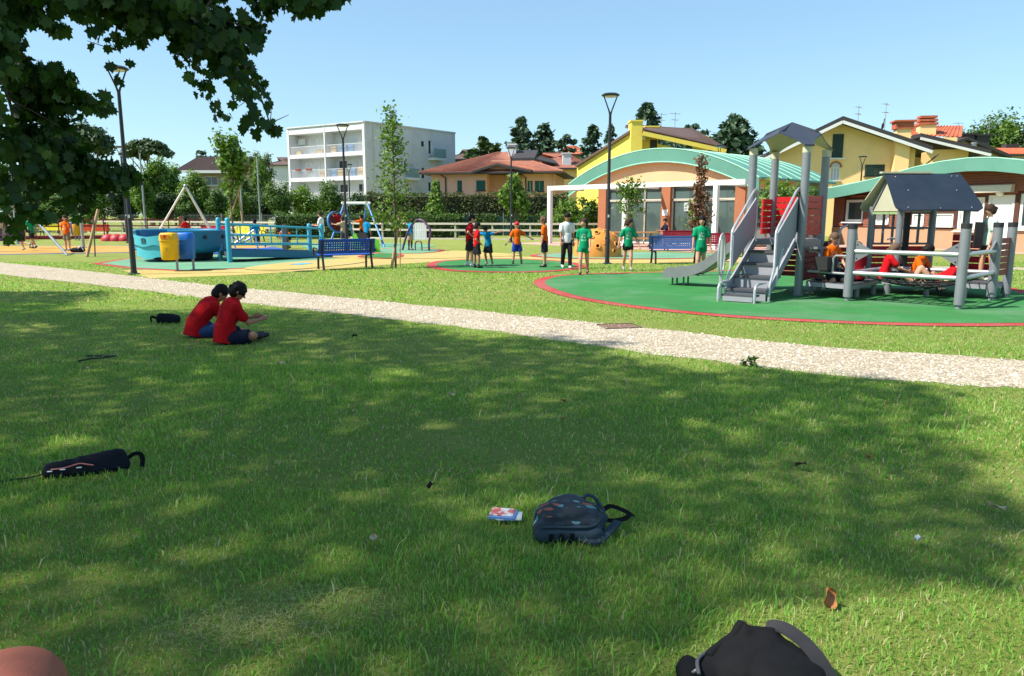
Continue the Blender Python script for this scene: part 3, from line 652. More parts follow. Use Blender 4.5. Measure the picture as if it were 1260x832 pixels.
# ochre villa with gable towards us
def villa():
    D = 58.0; Z = Vector((0, 0, 1)); ap = P(1047, 152, D); L0 = P(958, 195, D); R0 = P(1147, 190, D)
    a = Vector((P(972, 200, D).x, D, 0)); b = Vector((P(1133, 200, D).x, D, 0)); rot = math.radians(0)
    t = thing('ochre_villa', 'ochre gabled villa with dark eaves and tiled chimneys behind the wooden pavilion', 'house', (ap.x, D + 5, 0), 0, None, True)
    ax, bx = a.x, b.x; zl = L0.z + (ap.z - L0.z) * (ax - L0.x) / (ap.x - L0.x); zr = R0.z + (ap.z - R0.z) * (R0.x - bx) / (R0.x - ap.x)
    rects = ((1040, 165, 1050.5, 194), (1037, 206, 1047, 222), (1077, 203, 1098.5, 217), (988, 206, 1007, 215.5))
    ops = [pxop(r, a, b) for r in rects]; zlow = min(zl, zr)
    # lower wall with openings, upper gable cut round the tall shutter
    low = [o for o in ops if o[2] < zlow - .2]
    fr = facade(t, a, b, 0, zlow, [(o[0], o[1], o[2], min(o[3], zlow)) for o in low if o[3] <= zlow], M_VIL)
    mb = MB(); mb.add([(ax, D, zlow), (bx, D, zlow), (bx, D, zr), (ap.x, D, ap.z), (ax, D, zl)], [(0, 1, 2, 3, 4)]); mb.build('gable_wall', M_VIL, t)
    for i, o in enumerate(ops):
        if i == 1:
            w = window(t, fr, o, 'glass', M_FRW, mat('leaded_pane', (.5, .5, .5), .4, .4, 30), bars=2)
            mb = MB(); cx = a.x + (o[0] + o[1]) / 2; rr = (o[1] - o[0]) / 2
            pts = [(cx + (rr + .06) * math.cos(math.pi * k / 10), D - .04, o[3] + (rr + .06) * math.sin(math.pi * k / 10)) for k in range(11)]
            mb.tube(pts, .07, 6); mb.build('arch_trim', M_TERRA, w)
            mb = MB(); mb.add([(cx, D - .015, o[3])] + [(cx + rr * math.cos(math.pi * k / 10), D - .015, o[3] + rr * math.sin(math.pi * k / 10)) for k in range(11)], [(0, k, k + 1) for k in range(1, 11)]); mb.build('arch_pane', MATS['leaded_pane'], w)
        elif i == 0:
            f = MB(); f.box((a.x + (o[0] + o[1]) / 2, D - .03, (o[2] + o[3]) / 2), (o[1] - o[0], .08, o[3] - o[2])); w = f.build('window', M_DKG, t)
            for k in range(12):
                f = MB(); z = o[2] + (o[3] - o[2]) * (k + .5) / 12; f.box((a.x + (o[0] + o[1]) / 2, D - .085, z), (o[1] - o[0] - .12, .03, .06)); f.build('slat', M_DKG, w)
            f = MB(); f.box((a.x + (o[0] + o[1]) / 2, D - .08, o[2] - .08), (o[1] - o[0] + .3, .3, .1)); f.build('sill', M_FRW, w)
        else: window(t, fr, o, 'shutter', M_SLATE, M_DKG, bars=0)
    for x, z in ((ax, zl), (bx, zr)): quadwall(t, [(x, D, 0), (x, D + 11, 0), (x, D + 11, z), (x, D, z)], M_VIL)
    mb = MB()
    for s in ((L0, 1), (R0, -1)):
        e = s[0]; mb.slab([(ap.x, D - 1.1, ap.z + .12), (e.x, D - 1.1, e.z + .12), (e.x, D + 11.5, e.z + .12), (ap.x, D + 11.5, ap.z + .12)], (0, 0, .3))
    r = mb.build('roof', M_SLATE, t)
    mb = MB()
    for e in (L0, R0): mb.bar((ap.x, D - 1.08, ap.z), (e.x, D - 1.08, e.z), .1, .22)
    mb.build('barge_board', M_FRW, r)
    # chimney breast on the right and a lower wing
    p = P(1122, 176, D - .6); zc = P(1122, 160, D - .6).z; mb = MB(); mb.box((p.x, D - .3, zc / 2), (1.0, .8, zc)); ch = mb.build('chimney', M_VIL, t)
    mb = MB(); mb.box((p.x, D - .3, zc + .25), (1.25, 1.0, .5)); mb.slab([(p.x - .75, D - .95, zc + .5), (p.x + .75, D - .95, zc + .5), (p.x + .75, D + .35, zc + .5), (p.x - .75, D + .35, zc + .5)], (0, 0, .12)); mb.build('chimney_cap', M_TILEO, ch)
    t.rotation_euler = (0, 0, math.radians(-10))
    D2 = D + 3; x0, x1 = P(1130, 200, D2).x, P(1182, 200, D2).x; ze = P(1150, 186, D2).z
    facade(t, (x0, D2), (x1, D2), 0, ze, [pxop((1160, 203, 1163, 208), (x0, D2), (x1, D2))], M_VIL, name='wing_wall')
    mb = MB(); mb.slab([(x0 - .5, D2 - 1, P(1134, 172, D2).z), (x1 + 1.2, D2 - 1, P(1187, 193, D2).z), (x1 + 1.2, D2 + 9, P(1187, 193, D2).z), (x0 - .5, D2 + 9, P(1134, 172, D2).z)], (0, 0, .3)); r2 = mb.build('wing_roof', M_SLATE, t)
    mb = MB(); mb.bar((x0 - .5, D2 - 1.02, P(1134, 172, D2).z - .1), (x1 + 1.2, D2 - 1.02, P(1187, 193, D2).z - .1), .08, .2); mb.build('barge_board', M_FRW, r2)
    mb = MB(); x = P(1127, 200, D2 - 1).x; mb.tube([(x + .8, D - .4, R0.z - .1), (x + .1, D - .1, R0.z - .8), (x + .1, D - .1, 1)], .06, 6); mb.build('downpipe', M_SLATE, t)
    # rear block with orange tiles
    D3 = D + 12; q = [P(1072, 168, D3), P(1150, 172, D3), P(1142, 159, D3 + 4), P(1090, 158, D3 + 4)]
    mb = MB(); mb.add([q[0], q[1], q[2], q[3]], [(0, 1, 2, 3)]); r3 = mb.build('rear_roof', M_TILEO, t); tile_rows(r3, [q[0], q[1], q[2], q[3]], M_TILEO, .35)
    mb = MB(); mb.box(((q[0].x + q[1].x) / 2, D3 + 2, q[0].z / 2 - .3), (q[1].x - q[0].x - .6, 4, q[0].z)); mb.build('rear_wall', M_VIL, t)
    p = P(1109.5, 156, D3 + 1); mb = MB(); mb.box((p.x, D3 + 1, p.z - 1.2), (1.35, 1.0, 2.2)); c2 = mb.build('chimney', M_VIL, t)
    mb = MB()
    for z in (0.0, .3, .6): mb.box((p.x, D3 + 1, p.z + z), (1.6 - z * .3, 1.2 - z * .3, .2))
    mb.build('chimney_cap', M_TILEO, c2)
    for px, py, h, nm in ((1057, 130, 3.0, 'slim aerial above the gable of the ochre villa'), (1091, 126, 3.6, 'tall aerial carrying a dark flag on the ochre villa')):
        p = P(px, py, D3); o = antenna((p.x, D3, p.z - h), h, nm, .8)
        if px > 1080:
            mb = MB(); mb.grid([[(-.05 - .14 * i, .05 * math.sin(i * 1.3 + j * .5), h * .62 - j * .16 - i * .12) for i in range(6)] for j in range(5)]); mb.build('flag', mat('dark_flag', (.06, .04, .05), .8), o)
    # beige house and the red roof to its right
    D4 = 78.0; x0, x1 = P(1163, 190, D4).x, P(1232, 190, D4).x; xm = P(1185, 173, D4).x; zr2 = P(1185, 173, D4).z; ze = P(1165, 181, D4).z; ze2 = P(1230, 194, D4).z
    t = thing('beige_house', 'beige gabled house with a steel flue behind the wooden pavilion roof', 'house', ((x0 + x1) / 2, D4 + 4, 0), 0, None, True)
    mb = MB(); mb.add([(x0, D4, 0), (x1, D4, 0), (x1, D4, ze2), (xm, D4, zr2), (x0, D4, ze)], [(0, 1, 2, 3, 4)]); mb.build('wall', M_BEIGE, t)
    mb = MB(); mb.slab([(xm, D4 - .8, zr2), (x1 + .6, D4 - .8, ze2 - .1), (x1 + .6, D4 + 9, ze2 - .1), (xm, D4 + 9, zr2)], (0, 0, .3)); mb.slab([(xm, D4 - .8, zr2), (x0 - .6, D4 - .8, ze - .2), (x0 - .6, D4 + 9, ze - .2), (xm, D4 + 9, zr2)], (0, 0, .3)); mb.build('roof', M_SLATE, t)
    mb = MB(); p = P(1197, 186, D4 - .6); mb.cyl((p.x, D4 - .6, p.z - 2), (p.x, D4 - .6, p.z + .7), .3, n=12); mb.cyl((p.x, D4 - .6, p.z + .7), (p.x, D4 - .6, p.z + .85), .36, n=12); mb.build('steel_flue', M_STEEL, t)
    for px, py in ((1188, 170), (1207, 171)):
        p = P(px, py, D4 + 4); mb = MB(); mb.box((p.x, D4 + 4, p.z - .6), (1.4, .9, 1.8)); mb.slab([(p.x - .9, D4 + 3.4, p.z + .3), (p.x + .9, D4 + 3.4, p.z + .3), (p.x + .9, D4 + 4.6, p.z + .3), (p.x - .9, D4 + 4.6, p.z + .3)], (0, 0, .15)); mb.build('chimney', M_SLATE, t)
    antenna((P(1177, 178, D4 + 4).x, D4 + 4, zr2 - .3), 2.6, 'thin aerial left of the two dark chimneys', .2); antenna((P(1215, 178, D4 + 4).x, D4 + 4, zr2 - .6), 3.0, 'thin aerial with crossed bars right of the two dark chimneys', 1.0)
    D5 = 84.0; x0, x1 = P(1214, 190, D5).x, P(1330, 190, D5).x; ze = P(1240, 190, D5).z
    t = thing('orange_roof_house', 'house with low orange tiled roof at the foot of the wood', 'house', ((x0 + x1) / 2, D5 + 4, 0), 0, None, True)
    facade(t, (x0, D5), (x1, D5), 0, ze, [], M_BEIGE); r = hip_roof(t, x0, x1, D5, D5 + 8, ze, P(1240, 183, D5 + 4).z, M_TILEO, .6, .1)
    tile_rows(r, [(x0 - .5, D5 - .5, ze + .02), (x1 + .5, D5 - .5, ze + .02), (x1, D5 + 4, P(1240, 183, D5 + 4).z), (x0, D5 + 4, P(1240, 183, D5 + 4).z)], M_TILEO, .35)
    p = P(1243, 180, D5 + 5); mb = MB(); mb.box((p.x, D5 + 5, p.z - .5), (1.5, .9, 1.4)); mb.build('chimney', M_SLATE, t)
villa()

# ------------------------------------------------------------------ pavilion with curved copper roof and glazed front
def pavilion():
    o = Vector((5.3, 44.0, 0)); w = Vector((.7071, -.7071, 0)); n = Vector((-.7071, -.7071, 0)); Z = Vector((0, 0, 1)); Lw = 8.9
    t = thing('glazed_pavilion', 'orange stucco pavilion with green vaulted roof, glazed front and white canopy frame', 'building', (o.x, o.y, 0), 0, None, True)
    Q = lambda s, z, d=0.0: o + w * s + n * d + Z * z
    zb = 3.25; B = 9.0
    arc = lambda s, lift=0.0: 3.35 + lift + 1.75 * math.sqrt(max(0, 1 - ((s - 3.75) / 6.4) ** 2)) * .98 if abs(s - 3.75) < 6.4 else 3.35 + lift
    def arcz(s): u = (s - 3.75) / 6.0; return 3.3 + 1.65 * (1 - u * u)
    # glazing: pillars, mullions, panes
    for s in (0, 4.37, 8.75):
        mb = MB(); mb.hexa([Q(s - .28, 0, .06), Q(s + .28, 0, .06), Q(s + .28, 0, -.5), Q(s - .28, 0, -.5), Q(s - .28, zb, .06), Q(s + .28, zb, .06), Q(s + .28, zb, -.5), Q(s - .28, zb, -.5)]); mb.build('pillar', M_TERRA, t)
    for s0, s1, divs in ((.28, 4.09, (.30, .68)), (4.65, 8.47, (.36, .66))):
        cuts = [0.0, *divs, 1.0]; xs = [s0 + (s1 - s0) * c for c in cuts]
        for a, b in zip(xs[:-1], xs[1:]):
            for z0, z1 in ((.12, 2.38), (2.48, zb - .05)):
                g = MB(); g.add([Q(a + .04, z0, -.22), Q(b - .04, z0, -.22), Q(b - .04, z1, -.22), Q(a + .04, z1, -.22)], [(0, 1, 2, 3)])
                f = g.build('window_pane', M_PAVGLASS, t)
                m = MB(); fw = .09
                for p, q, ww, hh in ((Q(a, (z0 + z1) / 2 - (z1 - z0) / 2, -.2), Q(a, z1, -.2), fw, .12), (Q(b, z0, -.2), Q(b, z1, -.2), fw, .12)): m.bar(p, q, ww, hh, up=n)
                m.bar(Q(a + fw / 2, z0 - .04, -.2), Q(b - fw / 2, z0 - .04, -.2), .12, fw); m.bar(Q(a + fw / 2, z1 + .03, -.2), Q(b - fw / 2, z1 + .03, -.2), .12, fw * .8)
                m.build('frame', M_CREAM, f)
    # slab behind the glass; the room's dimness is put into its dark colour
    mb = MB(); mb.hexa([Q(-.3, 0, -.6), Q(9.05, 0, -.6), Q(9.05, 0, -.75), Q(-.3, 0, -.75), Q(-.3, zb, -.6), Q(9.05, zb, -.6), Q(9.05, zb, -.75), Q(-.3, zb, -.75)]); mb.build('back_of_glazing', mat('dim_interior', (.05, .055, .05), .8), t)
    # tympanum under the vault
    N = 28; ss = [-2.0 + 11.4 * i / N for i in range(N + 1)]
    top = [Q(s, max(zb - .05, arcz(s) - .35), .02) for s in ss]; bot = [Q(s, zb - .05, .02) for s in ss]
    mb = MB(); mb.grid([bot, top]); mb.build('tympanum', M_ORG, t)
    # vaulted roof with deep copper fascia
    sr = [-2.35 + 12.2 * i / 32 for i in range(33)]
    roof = MB(); roof.shell([[Q(s, arcz(s) + .12, .18) for s in sr], [Q(s, arcz(s) + .12, -B) for s in sr]], (0, 0, .1)); r = roof.build('roof', M_COPPER, t, 40)
    f = MB(); f.shell([[Q(s, arcz(s) - .52, .2) for s in sr], [Q(s, arcz(s) + .16, .26) for s in sr]], tuple(n * .08)); f.build('fascia', M_COPPER, r, 40)
    for dz in (-.50, .20):
        f = MB(); f.tube([Q(s, arcz(s) + dz, .32) for s in sr], .045, 6); f.build('fascia_trim', M_COPL, r, 60)
    for d in range(1, 8):
        f = MB(); f.tube([Q(s, arcz(s) + .24, .18 - d * 1.15) for s in sr], .03, 5); f.build('roof_seam', M_COPL, r)
    mb = MB(); mb.grid([[Q(s, arcz(s) - .50, .18) for s in sr], [Q(s, arcz(s) - .50, .03) for s in sr]]); mb.build('soffit', M_ORG, t)
    # side wall on the right
    a, b = Q(9.05, 0), Q(9.05, 0, -B)
    fr = facade(t, a, b, 0, 3.5, [(1.2, 2.6, .9, 3.0), (3.2, 4.6, .9, 3.0), (5.6, 7.0, .9, 2.6)], M_ORG, name='side_wall')
    for q in ((1.2, 2.6, .9, 3.0), (3.2, 4.6, .9, 3.0), (5.6, 7.0, .9, 2.6)): window(t, fr, q, 'glass', M_CREAM, M_PAVGLASS)
    quadwall(t, [Q(-.3, 0, 0), Q(-.3, 0, -B), Q(-.3, 3.5, -B), Q(-.3, 3.5, 0)], M_ORG, 'side_wall')
    # white canopy frame in front
    for s in (-1.43, 3.85, 9.1):
        mb = MB(); mb.hexa([Q(s - .11, 0, 3.11), Q(s + .11, 0, 3.11), Q(s + .11, 0, 2.89), Q(s - .11, 0, 2.89), Q(s - .11, 3.0, 3.11), Q(s + .11, 3.0, 3.11), Q(s + .11, 3.0, 2.89), Q(s - .11, 3.0, 2.89)]); mb.build('canopy_post', M_FRW, t)
    mb = MB(); mb.bar(Q(-1.54, 3.12, 3), Q(10.6, 3.12, 3), .24, .24); mb.build('canopy_beam', M_FRW, t)
    for s in (-1.43, 1.2, 3.85, 6.5, 9.1): mb = MB(); mb.bar(Q(s, 3.12, 2.86), Q(s, 3.12, .05), .16, .2); mb.build('canopy_joist', M_FRW, t)
    mb = MB(); mb.bar(Q(4.2, 1.75, .08), Q(4.55, 1.75, .08), .02, .32); mb.build('notice_board', M_FRW, t)
    mb = MB(); mb.bar(Q(5.4, 2.05, -.16), Q(6.1, 2.05, -.16), .02, .45); mb.build('backboard_sheet', mat('pale_sheet', (.4, .45, .45), .5), t)
M_CREAM = mat('cream_frame', S(214, 206, 190, .9), .5, .05, 3.0); M_PAVGLASS = glassmat('pavilion_glass', (.055, .085, .08), .04)
pavilion()

def wood_pavilion():
    a = Vector((18.0, 42.0, 0)); b = Vector((24.6, 28.5, 0)); w = (b - a).normalized(); L = (b - a).length; n = Vector((w.y, -w.x, 0)); n = n if n.dot(-a) > 0 else -n; Z = Vector((0, 0, 1))
    t = thing('wooden_pavilion', 'red-brown timber clad pavilion with green wave roof and white doors', 'building', (a.x, a.y, 0), 0, None, True)
    Q = lambda s, z, d=0.0: a + w * s + n * d + Z * z
    PX = ((1041, 246, 1061, 273), (1077, 262, 1093, 275), (1122, 262, 1136, 277), (1148, 262, 1172, 278), (1180, 243, 1208, 284), (1216, 240, 1243, 300), (1256, 238, 1285, 282))
    ops = [pxop(r, a, b) for r in PX]; ops[5] = (ops[5][0], ops[5][1], .02, ops[5][3])
    base_z = 1.0
    a_, b_ = a + n * 1.0, b + n * 1.0; RP = [onwall(px, py, a_, b_) for px, py in ((1015, 233), (1040, 228), (1075, 221), (1100, 214), (1127, 206), (1160, 199), (1190, 195), (1223, 194), (1260, 197), (1300, 203), (1360, 216))]
    def roofz(s): return float(np.interp(s, [q[0] for q in RP], [q[1] for q in RP])) - .45
    fr = facade(t, a, b, 0, 2.8, [(o[0], o[1], o[2], min(o[3], 2.8)) for o in ops], M_SIDING, name='siding_backing'); ss = [L * i / 40 for i in range(41)]
    # tan plinth band and boards
    M_B = woodmat('timber_board', S(150, 92, 72, .8), (1, 1, 14), .75, .28); mb = MB(); k = 0
    z = base_z
    mb = MB(); mb.grid([[Q(s, 2.8) for s in ss], [Q(s, max(2.82, roofz(s) + .25)) for s in ss]]); mb.build('siding_backing', M_SIDING, t); boards = MB()
    while z < 4.6:
        cuts = sorted([(o[0] - .09, o[1] + .09) for o in ops if o[2] - .09 < z + .06 < o[3] + .09]); s = 0.02
        for c0, c1 in cuts + [(L, L)]:
            s1 = min(c0, L)
            # trim under the roof curve
            segs = np.linspace(s, s1, max(2, int((s1 - s) / 1.2) + 2)) if s1 - s > .05 else []
            for p, q in zip(segs[:-1], segs[1:]):
                if z + .12 < min(roofz(p), roofz(q)) + .1: boards.bar(Q(p, z + .06, .02), Q(q, z + .06, .02), .04, .105)
            s = max(s, c1)
        z += .12
    bo = boards.build('boards', M_B, t); bo['kind'] = 'stuff'
    s = 0.0
    for c0, c1 in [(ops[5][0] - .08, ops[5][1] + .08), (L, L)]:
        mb = MB(); mb.bar(Q(s, base_z / 2 - .02, .025), Q(c0, base_z / 2 - .02, .025), .05, base_z - .04); mb.build('plinth', M_TAN, t); s = c1
    for i, o in enumerate(ops):
        if i in (0, 6): window(t, fr, o, 'glass', M_FRW, M_GLASS, bars=0, fw=.13)
        elif i == 5: 
            f = window(t, fr, o, 'glass', M_FRW, mat('white_door', (.7, .71, .72), .5, .05), name='door', bars=0, sill=False, fw=.12); g = MB(); g.bar(Q(o[0] + .2, 1.05, .03), Q(o[0] + .35, 1.05, .03), .05, .04); g.build('door_handle', M_STEEL, f)
        else: window(t, fr, o, 'glass', M_FRW, mat('roller_blind', (.62, .61, .58), .6, .06), bars=0, fw=.1)
    o0 = pxop((1187, 227, 1249, 237), a, b); mb = MB()
    mb.hexa([Q(o0[0], o0[2], .05), Q(o0[1], o0[2], .05), Q(o0[1], o0[2], .35), Q(o0[0], o0[2], .35), Q(o0[0], o0[3], .05), Q(o0[1], o0[3], .05), Q(o0[1], o0[3] - .05, .3), Q(o0[0], o0[3] - .05, .3)]); mb.build('awning_box', M_CREAM, t)
    q = pxop((1228, 238, 1236, 243), a, b); mb = MB(); mb.ell(Q((q[0] + q[1]) / 2, q[3], .12), (.16, .16, .12)); mb.build('wall_lamp', M_FRW, t, 60)
    sr = [-1.1 + (L + 2.4) * i / 40 for i in range(41)]
    mb = MB(); mb.shell([[Q(s, roofz(s) + .3, 1.0) for s in sr], [Q(s, roofz(s) + .3, -11) for s in sr]], (0, 0, .1)); r = mb.build('roof', M_COPPER, t, 40)
    mb = MB(); mb.shell([[Q(s, roofz(s) - .12, 1.02) for s in sr], [Q(s, roofz(s) + .42, 1.06) for s in sr]], tuple(n * .07)); mb.build('fascia', M_COPPER, r, 40)
    mb = MB(); mb.tube([Q(s, roofz(s) + .45, 1.1) for s in sr], .04, 6); mb.build('fascia_trim', M_COPL, r, 60)
    mb = MB(); mb.grid([[Q(s, roofz(s) - .1, 1.0) for s in sr], [Q(s, roofz(s) + .0, 0.0) for s in sr]]); mb.build('soffit', M_SIDING, t)
    mb = MB(); mb.grid([[Q(0, 0), Q(0, 0, -11)], [Q(0, 3.2), Q(0, 3.2, -11)]]); mb.build('end_wall', M_SIDING, t)
    for s in (-.7,):
        mb = MB(); mb.cyl(Q(s, 0, .9), Q(s, 3.1, .9), .13, n=14); mb.build('roof_post', M_FRW, t, 60)
M_SIDING = mat('timber_dark', S(96, 58, 46, .7), .8, .2, 3.0); M_TAN = mat('tan_plinth', S(190, 150, 118, .85), .9, .1, .8, .2, 40, dirt=.15)
wood_pavilion()

# ------------------------------------------------------------------ vegetation
def unit(a): return a / np.maximum(1e-6, np.linalg.norm(a, axis=1, keepdims=True))
MAPLE = np.array([(0, -.5), (.06, -.24), (.27, -.30), (.30, -.12), (.50, .02), (.36, .14), (.38, .36), (.17, .32), (0, .56), (-.17, .32), (-.38, .36), (-.36, .14), (-.50, .02), (-.30, -.12), (-.27, -.30), (-.06, -.24)], float)
DIAM = np.array([(0, -.5), (.30, -.05), (0, .5), (-.30, -.05)], float)
NEED = np.array([(-.10, -.5), (.10, -.5), (.04, .5), (-.04, .5)], float)
def leafmesh(name, C, N, size, shape, rng, m, tint, T=None, bend=.0):
    n = len(C); N = unit(N)
    if T is None: T = rng.normal(size=(n, 3))
    T = unit(T - N * (T * N).sum(1, keepdims=True)); B = np.cross(N, T); k = len(shape)
    sz = np.broadcast_to(np.asarray(size, float), (n,))[:, None, None]
    V = C[:, None, :] + sz * (shape[None, :, 0:1] * B[:, None, :] + shape[None, :, 1:2] * T[:, None, :])
    if bend: V = V + sz * bend * (np.abs(shape[None, :, 0:1]) ** 1.0 - .15) * N[:, None, :]
    F = np.arange(n * k).reshape(n, k)
    return npmesh(name, V.reshape(-1, 3), F, m, tint)
def cloud(blobs, n, rng, shell=.55, up=.35):
    B = np.array([b[:6] for b in blobs], float); wgt = np.array([(b[3] * b[4] * b[5]) ** .67 for b in blobs]); idx = rng.choice(len(B), n, p=wgt / wgt.sum())
    d = unit(rng.normal(size=(n, 3))); r = rng.random(n) ** shell * (1 + .12 * rng.normal(size=n))
    C = B[idx, :3] + d * r[:, None] * B[idx, 3:6]; N = d + rng.normal(size=(n, 3)) * .55; N[:, 2] += up
    br = rng.random(len(B))
    return C, N, np.clip(.5 + .28 * (br[idx] - .5) + .22 * rng.normal(size=n), 0, 1)
LB = leafmat('leaf_bright', [(0, (.070, .140, .016)), (.5, (.125, .220, .030)), (1, (.19, .29, .05))])
LM = leafmat('leaf_mid', [(0, (.040, .090, .016)), (.5, (.075, .145, .026)), (1, (.12, .20, .042))])
LD = leafmat('leaf_dark', [(0, (.018, .045, .014)), (.5, (.034, .073, .020)), (1, (.060, .110, .030))], .25)
LF = leafmat('needle_blue', [(0, (.026, .060, .032)), (.5, (.050, .098, .052)), (1, (.088, .145, .078))], .12)
LP = leafmat('needle_pine', [(0, (.020, .046, .014)), (.5, (.042, .082, .024)), (1, (.078, .128, .040))], .15)
LH = leafmat('leaf_hedge', [(0, (.040, .070, .018)), (.5, (.082, .105, .030)), (1, (.150, .130, .055))], .25)
LX = leafmat('leaf_dead', [(0, (.10, .045, .022)), (.5, (.17, .085, .045)), (1, (.24, .14, .08))], .2, tcol=(1.1, .8, .5))
LS = leafmat('leaf_willow', [(0, (.075, .115, .035)), (.5, (.12, .165, .055)), (1, (.18, .22, .085))], .3)
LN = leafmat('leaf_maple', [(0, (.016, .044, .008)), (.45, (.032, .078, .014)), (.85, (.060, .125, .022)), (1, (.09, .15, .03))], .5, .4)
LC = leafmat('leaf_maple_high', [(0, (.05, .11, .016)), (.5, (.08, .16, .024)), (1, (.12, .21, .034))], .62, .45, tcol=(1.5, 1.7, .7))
BARK = mat('bark', (.11, .085, .065), .95, .35, 9.0, .8, 30, dist=.02); BARKP = mat('pine_bark', (.16, .10, .07), .95, .35, 6.0, .8, 20, dist=.03)
STAKE = woodmat('stake_wood', S(186, 152, 112, .85), (6, 6, 1.2), .8, .25)

def trunk_mesh(h, r, limbs, rng, lean=.03):
    mb = MB(); pts = [Vector((0, 0, -.1))]; k = 6
    for i in range(1, k + 1): pts.append(Vector((rng.normal() * lean * h * .3, rng.normal() * lean * h * .3, h * i / k)))
    mb.tube(pts, [r * (1.25 - .15 * 0) if i == 0 else r * (1 - .7 * i / k) for i in range(k + 1)], 8)
    for z, tip in limbs:
        s = pts[min(k, max(1, int(z / h * k)))].copy(); tip = Vector(tip); mid = s.lerp(tip, .5) + Vector((rng.normal() * .05 * h, rng.normal() * .05 * h, .04 * h))
        rr = r * (1 - .65 * z / h) * .55; mb.tube([s, mid, tip], [rr, rr * .65, rr * .22], 6)
    return mb
def broad_blobs(rng, z0, z1, rx, n=16, ry=None, bs=.42, taper=0.0):
    out = []; ry = ry or rx; zc = (z0 + z1) / 2; hz = (z1 - z0) / 2
    for i in range(n):
        d = unit(rng.normal(size=(1, 3)))[0]; q = rng.random() ** .5 * .72
        z = zc + d[2] * q * hz; f = 1 - taper * (z - z0) / (z1 - z0)
        s = bs * (.65 + .6 * rng.random()); out.append((d[0] * q * rx * f, d[1] * q * ry * f, z, rx * s * f, ry * s * f, min(hz, max(rx, hz) * s * .8)))
    return out
def tree(name, label, loc, h, blobs, nleaf, size, lm, seed, cat='tree', group=None, trunk_h=None, r=None, rotz=0.0, shape=DIAM, shell=.5, bark=None):
    rng = np.random.default_rng(seed); t = thing(name, label, cat, loc, rotz, group)
    C, N, ti = cloud(blobs, nleaf, rng, shell); mobj('crown', leafmesh('crown', C, N, size * (.7 + .6 * rng.random(nleaf)), shape, rng, lm, ti), t)
    tips = [(max(.25 * h, b[2] * .55), b[:3]) for b in blobs[:9]]
    trunk_mesh(trunk_h or h * .8, r or h * .018, tips, rng).build('trunk', bark or BARK, t, 60); return t
def at(px, D): p = P(px, 264, D); return (p.x, D, 0)
def hgt(py, D): return P(630, py, D).z
rng0 = np.random.default_rng(5)

# far-left umbrella pines
for (px, D, y0, y1, hw, lab, sd) in ((110, 92, 147, 196, 40, 'broad umbrella pine rising behind the hanging maple leaves', 3), (187, 104, 169, 196, 28, 'smaller round umbrella pine left of the white house roof', 4)):
    x, y, _ = at(px, D); zt, zb = hgt(y0, D), hgt(y1, D); rx = hw / FPX * D; rg = np.random.default_rng(sd); bl = []
    for i in range(40):
        a = rg.random() * 6.28; q = rg.random() ** .5; dome = math.sqrt(max(0, 1 - q * q)); bl.append((q * rx * .85 * math.cos(a), q * rx * .85 * math.sin(a), zb + (zt - zb) * (.12 + .70 * dome * (.45 + .55 * rg.random())), rx * .27, rx * .27, (zt - zb) * .20))
    tree('umbrella_pine', lab, (x, y, 0), zt, bl, 6500, .55, LP, sd, trunk_h=zb + .3 * (zt - zb), r=.35, bark=BARKP)

# row of trees behind the pitch, three prototypes copied
protos = []
for i, (lm, tz) in enumerate(((LB, .25), (LM, .1), (LD, 0.0))):
    rg = np.random.default_rng(20 + i); bl = broad_blobs(rg, .9, 7.0, 2.1, 22, taper=.35, bs=.40)
    protos.append(tree('hedgerow_tree', 'proto', (0, 0, 0), 7, bl, 5200, .30, lm, 30 + i, group='hedgerow trees behind the pitch', trunk_h=5))
rows = [  # px, depth, top y, proto, width px
    (12, 82, 190, 1, 60), (52, 78, 205, 0, 46), (92, 76, 214, 1, 40), (128, 74, 206, 0, 44), (160, 80, 200, 1, 50), (196, 74, 190, 0, 46), (216, 76, 197, 0, 40), (236, 72, 216, 0, 36), (255, 78, 226, 2, 40), (150, 70, 222, 2, 44), (200, 68, 228, 2, 40), (232, 68, 234, 1, 30),
    (300, 76, 212, 1, 44), (322, 82, 190, 0, 30), (272, 72, 236, 2, 36), (305, 68, 238, 1, 34), (328, 70, 226, 2, 30), (-30, 74, 200, 0, 70), (-75, 74, 196, 1, 70), (110, 68, 232, 0, 36), (70, 68, 236, 1, 40), (30, 70, 232, 2, 50), (243, 71, 207, 0, 36), (292, 66, 224, 0, 34), (268, 69, 229, 1, 34), (178, 66, 212, 0, 34)]
hl = ['bright green loose', 'mid green leafy', 'low dark green']
where = ['left of the broad umbrella pine', 'under the hanging maple leaves', 'just under the broad umbrella pine', 'right under the broad umbrella pine crown', 'below the gap between the two umbrella pines', 'below the smaller umbrella pine', 'right of the smaller umbrella pine', 'before the left end of the white house', 'below the white house roof', 'behind the thin far lamp', 'behind the tall net pole by the red walkway', 'right behind the tripod of white poles',
         'behind the slender pale maple', 'left of the pale feathery tree', 'left of the slender pale maple', 'behind the running boy in blue', 'under the pale feathery tree', 'beyond the frame edge at the pitch', 'far beyond the frame edge at the pitch', 'behind the leaning wooden stake', 'behind the boy in orange on the court', 'behind the children in green and grey', 'covering the left part of the white house', 'at the foot of the slender pale maple', 'below the white house window', 'between the thin far lamp and the red domes']
used = set()
for i, (px, D, yt, k, wpx) in enumerate(rows):
    h = hgt(yt, D); s = (wpx / FPX * D / 3.3, wpx / FPX * D / 3.3, h / 7.0); lab = hl[k] + ' hedgerow tree ' + where[i]
    if k not in used: o = protos[k]; used.add(k); o.location = at(px, D); o.scale = s; o['label'] = lab
    else: o = dup(protos[k], at(px, D), i * 1.3, lab, None, s)
